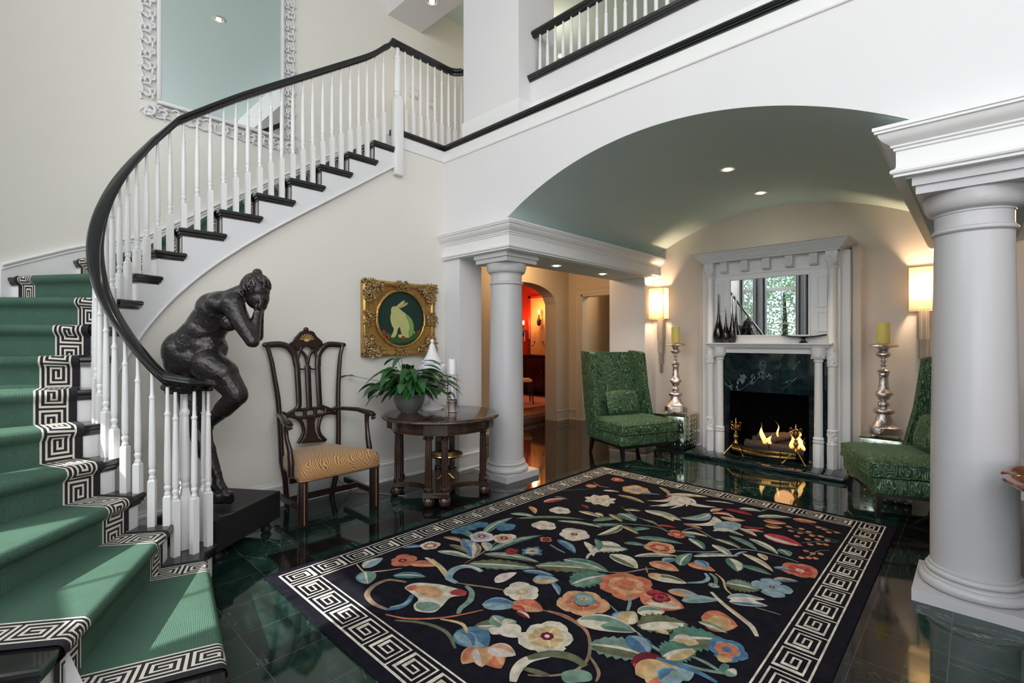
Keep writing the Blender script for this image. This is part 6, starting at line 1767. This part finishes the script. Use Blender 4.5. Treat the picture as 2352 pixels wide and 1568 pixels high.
# ================================================================ GREEN CHAIRS
def green_chair(x, y, rz, label):
    """local: faces -y, width 0.82, seat depth 0.7"""
    t = thing('slipper_chair', label, 'chair', (x, y, 0), rz, 'green velvet slipper chairs')
    w = .41
    m = MB()                                                   # seat deck
    m.rbox(-w, w, -.36, .33, .20, .325, .018); m.build('seat_frame', 'velvet_green', t, angle=40)
    m = MB()
    def cush(u, v):
        return None
    rows = [(.03, .322), (.005, .330), (.0, .345), (.0, .425), (.012, .445), (.05, .462), (.14, .478), (.26, .486)]
    def ring(e, z):
        P = []; x0_, x1_, y0_, y1_ = -w + .0 + e, w - e, -.385 + e, .27 - e; c = .035
        for cx, cy, a0 in ((x1_ - c, y0_ + c, -90), (x1_ - c, y1_ - c, 0), (x0_ + c, y1_ - c, 90), (x0_ + c, y0_ + c, 180)):
            for k in range(6): a = R(a0 + 18 * k); P.append(Vector((cx + c * cos(a), cy + c * sin(a), z)))
        return P
    for e, z in rows: m.v += ring(e, z)
    for i in range(len(rows) - 1):
        for j in range(24): k = (j + 1) % 24; m.face((i * 24 + j, i * 24 + k, (i + 1) * 24 + k, (i + 1) * 24 + j))
    m.face(range(24)); m.face([(len(rows) - 1) * 24 + j for j in range(24)])
    m.build('seat_cushion', 'velvet_green', t, angle=70)
    m = MB()
    for z, e in ((.435, .004), (.338, .0)): m.tube(ring(e - .003, z), .005, 6, closed=True)
    m.build('piping', 'velvet_green', t)
    # back: leaning panel with wings
    m = MB()
    def back(u, v, s_):                                        # u across, v up, s_ thickness side
        xx = (-w + .04) + (2 * w - .08) * u; z = .22 + 1.03 * v; yy = .22 + .17 * v + (.075 if s_ else 0)
        return (xx, yy, z)
    b0 = len(m.v)
    m.grid(lambda u, v: back(u, v, 0), 4, 8); m.grid(lambda u, v: back(u, v, 1), 4, 8)
    m.hexa([back(0, 0, 0), back(1, 0, 0), back(1, 0, 1), back(0, 0, 1), back(0, 1, 0), back(1, 1, 0), back(1, 1, 1), back(0, 1, 1)])
    m.v = m.v[90:]; m.f = [tuple(i - 90 for i in f_) for f_ in m.f[64:]]; m.m = m.m[64:]
    m.build('backrest', 'velvet_green', t, angle=40)
    for sx in (-1, 1):
        m = MB()
        prof = [(.34, .22), (.10, .22), (.085, .33), (.12, .48), (.19, .80), (.245, 1.235), (.28, 1.255), (.49, 1.27), (.44, .8)]
        xo = sx * w
        pts = [(yy, z) for yy, z in prof]
        m.prism(pts, (xo - (.0 if sx < 0 else .075), 0, 0), (0, 1, 0), (0, 0, 1), (.075, 0, 0))
        # wing toes out a little towards the front
        for i in range(len(m.v)):
            m.v[i].x += sx * max(0, (.30 - m.v[i].y)) * .18
        m.build('wing', 'velvet_green', t, angle=35)
    m = MB()
    for i in range(13):
        for j in range(13): pass
    def pil(u, v):
        a, b = 2 * u - 1, 2 * v - 1; e = (1 - a ** 4) * (1 - b ** 4)
        return a * (.235 - .015 * b * b), b * (.155 - .012 * a * a), e
    def f1(u, v): a, b, e = pil(u, v); return (a, -.06 * e ** .5 - .002, b)
    def f2(u, v): a, b, e = pil(u, v); return (a, .05 * e ** .5 + .002, b)
    m.grid(f1, 14, 12); m.grid(f2, 14, 12)
    m.xf(Matrix.Translation((0, .165, .625)) @ Matrix.Rotation(R(-14), 4, 'X'))
    o = m.build('pillow', 'velvet_green', None, angle=80, weld=True)
    # the small pillow only rests on the seat
    M = Matrix.Translation((x, y, 0)) @ Matrix.Rotation(rz, 4, 'Z'); o.matrix_world = M
    tag(o, 'small green velvet pillow leaning in the ' + ('left' if x < XC else 'right') + ' slipper chair', 'pillow', 'green velvet pillows')
    for sx in (-1, 1):
        for yy, dy in ((-.31, -.015), (.29, .05)):
            m = MB(); a = sx * .36
            m.hexa([(a - .014, yy + dy - .014, 0), (a + .014, yy + dy - .014, 0), (a + .014, yy + dy + .014, 0), (a - .014, yy + dy + .014, 0), (a - .024, yy - .024, .20), (a + .024, yy - .024, .20), (a + .024, yy + .024, .20), (a - .024, yy + .024, .20)])
            m.build('leg', 'black_wood', t, smooth=False)
    m = MB()
    m.box(-.37, .37, -.335, -.31, .165, .20); m.box(-.37, .37, .28, .305, .165, .20)
    for sx in (-1, 1): m.tube([(sx * .36, -.31, .155), (-sx * .36, .29, .155)], .011, 6); m.box(sx * .36 - .01, sx * .36 + .01, -.31, .29, .165, .20)
    m.build('stretcher', 'black_wood', t, smooth=False)
    return t
green_chair(-3.07, 5.32, R(90 - 22.3), 'green patterned velvet slipper chair left of the fireplace')
green_chair(-.42, 5.24, R(-90 + 24), 'green patterned velvet slipper chair on the right, partly behind the column')

# ================================================================ TABLE AT THE RIGHT EDGE
t = thing('pie_crust_table', 'red-brown wooden table with scalloped rim at the right edge of the photo', 'table', (.60, 3.17, 0))
def lob(a): return .505 + .022 * abs(sin(a * 6)) ** .5 - .02 * (abs(cos(a * 6)) > .965)
m = MB(); n = 180; rows = [(0, .78), (-.06, .782), (-.045, .792), (-.02, .798), (0, .793), (.004, .782), (-.01, .768), (-.04, .762)]
m.v.append(Vector((0, 0, .78)))
for e, z in rows:
    for i in range(n): a = 2 * PI * i / n; r = lob(a) + e if (e, z) != rows[0] else .43; m.v.append(Vector((r * cos(a), r * sin(a), z)))
for i in range(n): m.face((0, 1 + i, 1 + (i + 1) % n))
for q in range(len(rows) - 1):
    for i in range(n): k = (i + 1) % n; m.face((1 + q * n + i, 1 + q * n + k, 1 + (q + 1) * n + k, 1 + (q + 1) * n + i))
m.v.append(Vector((0, 0, .762)))
for i in range(n): m.face((len(m.v) - 1, 1 + (len(rows) - 1) * n + (i + 1) % n, 1 + (len(rows) - 1) * n + i))
m.build('tabletop', 'red_walnut', t, angle=40)
m = MB(); m.lathe([(.44, .764), (.45, .75), (.44, .70), (.435, .69), (.40, .685), (.40, .764)], seg=64, cap=False); m.build('apron', 'red_walnut', t)
m = MB(); m.lathe([(.10, .70), (.06, .66), (.045, .55), (.07, .45), (.085, .36), (.05, .28), (.06, .2), (.09, .16)], seg=28); m.lathe([(.40, .69), (.10, .70)], seg=28, cap=False); m.build('pedestal', 'red_walnut', t)
for k in range(3):
    a = 2 * PI * k / 3 + .3; m = MB(); m.tube([(.05 * cos(a), .05 * sin(a), .22), (.2 * cos(a), .2 * sin(a), .19), (.33 * cos(a), .33 * sin(a), .06), (.40 * cos(a), .40 * sin(a), .022)], [.035, .03, .022, .02], 10); m.build('leg', 'red_walnut', t)

# ================================================================ STATUE
SD = 3.30                                               # distance of the figure from the camera
Rv, Fv = Vector((.723, .691, 0)), Vector((-.691, .723, 0))
def SP_(px, py, w=0):
    """sketch point of the figure -> place in its own frame, w = depth behind the figure's middle plane"""
    d = SD + w
    return Rv * ((px - 1176) / 1118.0 * d - (510 - 1176) / 1118.0 * SD) + Fv * w + Vector((0, 0, (782 - py) / 1118.0 * d - (782 - 1150) / 1118.0 * SD))
def k_(px): return px / 1118.0 * SD
t = thing('pedestal', 'low black rectangular wooden plinth on bun feet under the bronze statue', 'plinth', (-3.76, 1.05, 0))
Apt, e1, e2 = Vector((-3.41, .916, 0)), Vector((-.35, .514, 0)), Vector((-.36, -.245, 0))
a0 = math.atan2(e1.y, e1.x)
m = MB()
c0 = Apt - Vector((-3.76, 1.05, 0))
E1, E2 = e1, e2.normalized() * .44
for (z0_, z1_, s_) in ((.085, .28, 0.0),):
    P = [c0, c0 + E1, c0 + E1 + E2, c0 + E2]
    m.hexa([(p.x, p.y, z0_) for p in P] + [(p.x, p.y, z1_) for p in P])
m.build('block', 'black_flat', t, smooth=False)
for i, (u, v) in enumerate(((.12, .14), (.88, .14), (.88, .86), (.12, .86))):
    p = c0 + E1 * u + E2 * v; m = MB(); m.lathe([(.022, 0), (.034, .012), (.036, .03), (.022, .05), (.03, .062), (.032, .086)], (p.x, p.y, 0), seg=16); m.build('bun_foot', 'black_flat', t)

t = thing('statue', 'dark bronze nude woman bent forward, face buried in her hands, one knee raised', 'statue', (-3.702, 1.027, .3137))
m = MB()
def cap(a, b, ra, rb, sx=1.0):
    a, b = Vector(a), Vector(b); d = b - a; L = max(1e-5, d.length); q = d.to_track_quat('Z', 'Y').to_matrix().to_4x4()
    pr = [(ra * sin(PI / 2 * i / 6), -ra * cos(PI / 2 * i / 6)) for i in range(7)]
    pr += [(ra + (rb - ra) * i / 5, L * i / 5) for i in range(1, 5)] + [(rb * cos(PI / 2 * i / 6), L + rb * sin(PI / 2 * i / 6)) for i in range(7)]
    s_ = len(m.v); m.lathe(pr, (0, 0, 0), 20, cap=False); m.xf(Matrix.Translation(a) @ q @ Matrix.Diagonal((sx, 1, 1, 1)), s_)
def el(px, py, w, ru, rw, rz_, tilt=0):
    """ellipsoid in figure axes, tilt in the figure's plane (deg, counter-clockwise)"""
    fr = Matrix(((Rv.x, Fv.x, 0, 0), (Rv.y, Fv.y, 0, 0), (0, 0, 1, 0), (0, 0, 0, 1)))
    M = fr @ Matrix.Rotation(R(-tilt), 4, 'Y')
    m.ell(SP_(px, py, w), (k_(ru), k_(rw), k_(rz_)), 0, 24, 16, M)
N, Fw = -.095, .095
# torso
el(427, 812, 0, 44, 52, 54, 20); el(452, 826, 0, 46, 50, 44, 10); el(478, 800, 0, 40, 44, 42, 0)
el(414, 830, N * .6, 34, 30, 38); el(414, 830, Fw * .6, 34, 30, 38)
cap(SP_(440, 800), SP_(482, 745), k_(48), k_(41)); cap(SP_(475, 750), SP_(505, 712), k_(42), k_(44))
el(470, 760, 0, 40, 46, 44, -30); el(500, 712, 0, 44, 50, 40, -35); el(520, 700, 0, 34, 58, 32, -25)
el(528, 742, N * .55, 17, 16, 19); el(528, 742, Fw * .55, 17, 16, 19); el(495, 788, 0, 15, 30, 30)
# shoulders, neck, head
el(533, 696, N, 25, 20, 27); el(533, 696, Fw, 25, 20, 27)
cap(SP_(528, 690), SP_(566, 668), k_(25), k_(19)); 
el(588, 664, 0, 31, 27, 33, 15); el(592, 684, 0, 26, 23, 27, 0); el(598, 700, 0, 15, 17, 16); el(586, 652, 0, 29, 28, 27)
el(592, 628, .0, 9.5, 9.5, 10)
# near arm
cap(SP_(534, 698, N), SP_(552, 738, N - .02), k_(25), k_(19)); cap(SP_(552, 738, N - .02), SP_(580, 783, N - .01), k_(19), k_(14.5))
el(582, 786, N - .01, 13, 13, 12)
cap(SP_(580, 783, N - .01), SP_(586, 748, -.06), k_(15), k_(12.5)); cap(SP_(586, 748, -.06), SP_(591, 722, -.04), k_(12.5), k_(9))
# far arm
cap(SP_(536, 698, Fw), SP_(560, 738, Fw + .01), k_(23), k_(17)); cap(SP_(560, 738, Fw + .01), SP_(592, 772, Fw), k_(17), k_(13))
cap(SP_(592, 772, Fw), SP_(597, 728, .05), k_(13), k_(9))
# hands with separate fingers pressed to the face
for sg, (hx, hy) in ((-1, (593, 716)), (1, (599, 716))):
    w0 = sg * .038
    cap(SP_(hx - 1, hy + 8, w0), SP_(hx + 1, hy - 8, w0 * .9), k_(10), k_(9.5), .7)
    for i in range(4):
        ww = w0 + sg * (-.024 + i * .016); L = (24, 28, 26, 20)[i]
        cap(SP_(hx + 2, hy - 10, ww), SP_(hx + 8, hy - 12 - L * .55, ww * .9), k_(3.4), k_(3.0)); cap(SP_(hx + 8, hy - 12 - L * .55, ww * .9), SP_(hx + 3, hy - 12 - L, ww * .85), k_(3.0), k_(2.5))
    cap(SP_(hx, hy + 6, w0 - sg * .028), SP_(hx + 6, hy - 12, w0 - sg * .036), k_(4), k_(3.2))
cap(SP_(590, 740, -.05), SP_(597, 768, -.055), k_(4), k_(2.4))
# raised near leg
cap(SP_(480, 838, N * .8), SP_(512, 858, N * .9), k_(37), k_(33)); cap(SP_(508, 857, N * .9), SP_(543, 902, N * .9), k_(33.5), k_(23.5))
el(546, 908, N * .9, 22, 22, 23)
cap(SP_(544, 910, N * .9), SP_(515, 938, N * .7), k_(22), k_(21)); cap(SP_(515, 938, N * .7), SP_(482, 972, N * .3), k_(20), k_(11.5))
cap(SP_(482, 972, N * .3), SP_(476, 990, N * .1), k_(11.5), k_(11)); cap(SP_(476, 990, N * .1), SP_(484, 1018, -.02), k_(11), k_(6)); 
for i in range(4): cap(SP_(482, 1012, -.04 + .014 * i), SP_(485, 1028 - 2 * i, -.04 + .014 * i), k_(4), k_(3))
# standing far leg
cap(SP_(440, 850, Fw * .8), SP_(442, 905, Fw * .7), k_(42), k_(32)); cap(SP_(442, 905, Fw * .7), SP_(450, 980, Fw * .5), k_(32), k_(22))
el(452, 986, Fw * .5, 21, 21, 22)
cap(SP_(454, 990, Fw * .5), SP_(474, 1035, Fw * .4), k_(20), k_(21)); cap(SP_(474, 1035, Fw * .4), SP_(501, 1098, Fw * .3), k_(20), k_(10.5))
el(501, 1104, Fw * .3, 12, 11, 13)
cap(SP_(500, 1106, Fw * .3), SP_(514, 1128, 0), k_(12), k_(11)); cap(SP_(498, 1110, Fw * .35), SP_(492, 1126, Fw * .35), k_(11), k_(9))
for i in range(5): cap(SP_(514 + i * 2.5, 1126 + i, -.03 + .018 * i), SP_(521 + i * 3, 1138 + i, -.05 + .018 * i), k_(5), k_(3.6))
# rocky mound under the foot
rnd = random.Random(3)
for i in range(16):
    a = rnd.uniform(0, 2 * PI); q = rnd.uniform(0, 22); el(508 + q * cos(a) * 1.15, 1150 - rnd.uniform(2, 14), .035 * sin(a), rnd.uniform(9, 15), rnd.uniform(9, 15), rnd.uniform(6, 11), rnd.uniform(-40, 40))
el(508, 1146, 0, 27, 24, 9)
low = min(v.z for v in m.v)
for v in m.v:
    v.z = max(v.z, -.0335)
o = m.build('figure', 'dark_bronze', t, smooth=True, angle=180)
md = o.modifiers.new('skin', 'REMESH'); md.mode = 'VOXEL'; md.voxel_size = .0075; md.use_smooth_shade = True
md = o.modifiers.new('soften', 'SMOOTH'); md.factor = .5; md.iterations = 5
# strands of hair
m = MB(); rnd = random.Random(8)
top = SP_(592, 634)
cen = SP_(588, 662)
for i in range(64):
    a = 2 * PI * i / 64; P = []; e_ = rnd.uniform(98, 122)
    for k in range(9):
        th = R(8 + (e_ - 8) * k / 8); tw = a + .16 * sin(k * .8 + i * 1.7)
        P.append(cen + Rv * (k_(32.4) * sin(th) * cos(tw)) + Fv * (k_(29.2) * sin(th) * sin(tw)) + Vector((0, 0, k_(34) * cos(th))))
    if cos(a) > .25 and e_ > 90: P = P[:7]
    n_ = len(P); m.tube(P, [k_(1.0 + 1.5 * sin(PI * (k + .6) / n_)) for k in range(n_)], 5)
m.ell(SP_(592, 627), (k_(9.5), k_(9.5), k_(9)), 0, 16, 10)
for i in range(5): m.tube([SP_(592, 627) + Vector((0, 0, k_(9 * cos(q)))) + Rv * k_(9.6 * sin(q) * cos(i * 1.26)) + Fv * k_(9.6 * sin(q) * sin(i * 1.26)) for q in (.2, .7, 1.2, 1.7, 2.2)], k_(1.6), 5)
m.build('hair', 'dark_bronze', t)

# ================================================================ DINING ROOM GLIMPSE
def unit(name, mb, mats, label, cat, group=None, **kw): return tag(mb.build(name, mats, **kw), label, cat, group)
m = MB(); m.box(-8.7, -6.28, 4.6, 8.5, .101, .112); unit('area_rug', m, 'oriental_red', 'red and cream oriental rug on the dining room floor', 'rug', smooth=False)
m = MB(); m.box(-8.30, -6.3, 9.38, 9.40, .95, 2.48); m.box(-8.36, -8.30, 9.365, 9.4, .9, 2.54, 1); m.box(-8.36, -6.3, 9.365, 9.4, 2.48, 2.54, 1)
struct('trim_7', m, ['panel_peach', 'wall_red'], smooth=False)
t = thing('sideboard', 'dark wooden sideboard against the far dining room wall', 'cabinet', (-7.9, 9.05, .1))
m = MB(); m.rbox(-1.2, 1.2, -.3, .3, .08, .92, .01); m.rbox(-1.24, 1.24, -.33, .33, .92, .96, .008); m.build('body', 'dark_sideboard', t, angle=30)
for i in range(4):
    m = MB(); m.rbox(-1.15 + .58 * i, -.60 + .58 * i, -.315, -.295, .15, .86, .004); d = m.build('door', 'dark_sideboard', t, angle=30)
    m = MB(); m.ell((-.64 + .58 * i, -.325, .55), (.012, .012, .012), 0, 10, 6); m.build('knob', 'brass', d)
for sx in (-.25, .25):
    for sy in (-1.1, 1.1): m = MB(); m.box(sy - .03, sy + .03, sx - .03, sx + .03, 0, .08); m.build('foot', 'dark_sideboard', t, smooth=False)
def candelabrum(x, y, z, label):
    t = thing('candelabra', label, 'candelabra', (x, y, z), 0, 'candelabra on the sideboard')
    m = MB(); m.lathe([(.06, 0), (.065, .01), (.02, .03), (.012, .08), (.018, .12), (.010, .16), (.010, .34), (.018, .35), (.014, .38)], seg=14)
    m.build('stem', 'iron', t)
    for sx in (-1, 1):
        m = MB(); m.tube([(0, 0, .24), (sx * .06, 0, .21), (sx * .13, 0, .23), (sx * .16, 0, .27), (sx * .16, 0, .30)], .007, 8); m.lathe([(.010, .29), (.024, .30), (.018, .32)], (sx * .16, 0, 0), seg=12); m.build('arm', 'iron', t)
    for sx in (-1, 0, 1):
        m = MB(); m.lathe([(.011, 0), (.010, .22), (0, .23)], seg=10)
        c = m.build('taper_candle', 'wax_white', None)
        c.location = (x + sx * .16, y, z + (.32 if sx else .38))
        tag(c, 'thin white taper candle ' + {-1: 'at the left', 0: 'in the middle', 1: 'at the right'}[sx] + ' of the ' + label.split(' on ')[0].replace('dark ', '') + (' nearer the column' if 'column' in label else ' by the jamb'), 'candle', 'tapers in the candelabra')
candelabrum(-7.93, 8.92, 1.06, 'dark three-arm candelabrum on the sideboard, nearer the column')
candelabrum(-7.40, 9.0, 1.06, 'dark three-arm candelabrum on the sideboard, by the arch jamb')
def dsconce(x, y, z, label, e=11):
    t = thing('wall_sconce', label, 'wall lamp', (x, y, z), 0, 'candle sconces in the dining room')
    m = MB(); m.lathe([(.0, -.28), (.05, -.24), (.06, -.16), (.03, -.10), (.012, -.05), (.02, 0)], (0, -.10, 0), seg=14); m.tube([(0, 0, -.12), (0, -.04, -.16), (0, -.10, -.12)], .012, 8); m.build('bracket', 'iron', t)
    m = MB(); m.lathe([(.045, .02), (.050, .06), (.045, .18), (.04, .18)], (0, -.10, 0), seg=16, cap=False); m.build('glass_shade', 'window_glass', t)
    m = MB(); m.ell((0, -.10, .08), (.026, .026, .055), 0, 10, 8); m.build('lamp_bulb', 'bulb_amber', t)
    light('dining_glow', 'POINT', (x, y - .25, z + .1), e, (1, .45, .16), shadow_soft_size=.05)
dsconce(-8.44, 9.36, 1.78, 'small glowing candle sconce on the red wall')
dsconce(-7.92, 9.36, 2.04, 'bright candle lamp on the peach panel by the arch jamb', 22)
def dchair(x, y, rz, label):
    t = thing('dining_chair', label, 'chair', (x, y, .113), rz, 'dining chairs')
    m = MB(); m.rbox(-.22, .22, -.22, .20, .44, .50, .02); m.build('seat', 'seat_gold', t, angle=40)
    m = MB()
    for sx in (-1, 1): m.tube([(sx * .20, .21, .46), (sx * .205, .24, .8), (sx * .21, .28, 1.05)], .018, 8)
    m.tube([(-.23, .28, 1.04), (0, .29, 1.08), (.23, .28, 1.04)], .022, 8); m.tube([(-.05, .22, .5), (-.04, .25, .75), (-.07, .28, 1.04)], .014, 8); m.tube([(.05, .22, .5), (.04, .25, .75), (.07, .28, 1.04)], .014, 8)
    m.build('backrest', 'mahogany', t)
    for sx in (-1, 1):
        for sy in (-1, 1): m = MB(); m.tube([(sx * .19, sy * .19, .45), (sx * .21, sy * .24, 0)], [.022, .014], 8); m.build('leg', 'mahogany', t)
dchair(-6.85, 7.42, R(140), 'dark dining chair with gold seat glimpsed through the arch')
light('dining_ceiling', 'POINT', (-8.0, 7.4, 2.7), 60, (1, .5, .22), shadow_soft_size=.2)

# ================================================================ CURTAINS AND GARDEN (seen in the mantel mirror)
def curtain(xc, w, label):
    m = MB(); n = 60
    cols = [0, 1, 0, 2, 0, 1, 1, 0, 2, 0]
    z0_, z1_ = .02, 4.0
    for i in range(n + 1):
        x = xc - w / 2 + w * i / n; y = YW + .14 + .035 * sin(i * 1.05) + .012 * sin(i * .37)
        m.v += [Vector((x, y, z0_)), Vector((x, y, z1_))]
    for i in range(n): m.face((2 * i, 2 * i + 2, 2 * i + 3, 2 * i + 1), cols[(i // 3) % 10])
    o = m.build('curtain', ['linen_white', 'linen_black', 'linen_grey'], angle=180)
    tag(o, label, 'curtain', 'striped curtains reflected in the mantel mirror')
for x, w, l in ((-4.40, .36, 'striped curtain left of the reflected window'), (-3.34, .34, 'striped curtain right of the reflected window'), (-4.98, .30, 'striped curtain in the corner of the window bay'), (-1.76, .90, 'striped curtain drawn across the fourth window')):  # the last curtain is unseen, added to keep sun off the rug
    curtain(x, w, l)
m = MB(); m.box(-60, 60, -60, -2.9, -.6, -.4); tag(m.build('lawn', 'lawn', smooth=False), 'green lawn outside the windows, seen in the mirror', 'lawn', kind='stuff')
def tree(x, y, h, r, seed, label):
    t = thing('garden_tree', label, 'tree', (x, y, -.4), 0, 'garden trees seen in the mantel mirror')
    m = MB(); m.tube([(0, 0, 0), (.05, .03, h * .4), (0, 0, h * .8)], [.14, .11, .05], 10); m.build('trunk', 'bark', t)
    m = MB(); rnd = random.Random(seed)
    for i in range(4200):
        a = rnd.uniform(0, 2 * PI); ph = math.acos(rnd.uniform(-1, 1)); q = r * rnd.uniform(.45, 1) ** .5 * (1 + .25 * sin(3 * a + seed) * sin(ph * 2))
        p = Vector((q * sin(ph) * cos(a), q * sin(ph) * sin(a), h * .62 + q * cos(ph) * 1.1)); u = Vector((rnd.uniform(-1, 1), rnd.uniform(-1, 1), rnd.uniform(-1, 1))).normalized() * .065; v = u.orthogonal().normalized() * .036
        m.v += [p - u, p + v, p + u, p - v]; b = len(m.v) - 4; m.face((b, b + 1, b + 2, b + 3))
    m.build('foliage', 'foliage', t, smooth=False, weld='keep')
tree(-5.6, -9.5, 4.6, 1.7, 1, 'leafy garden tree left in the mirrored window'); tree(-3.2, -13.5, 6.5, 2.2, 2, 'tall leafy garden tree behind the others'); tree(-1.6, -9.0, 4.6, 1.7, 4, 'leafy garden tree right in the mirrored window')
tree(-9.2, -10, 6.2, 2.2, 7, 'far leafy garden tree at the left')
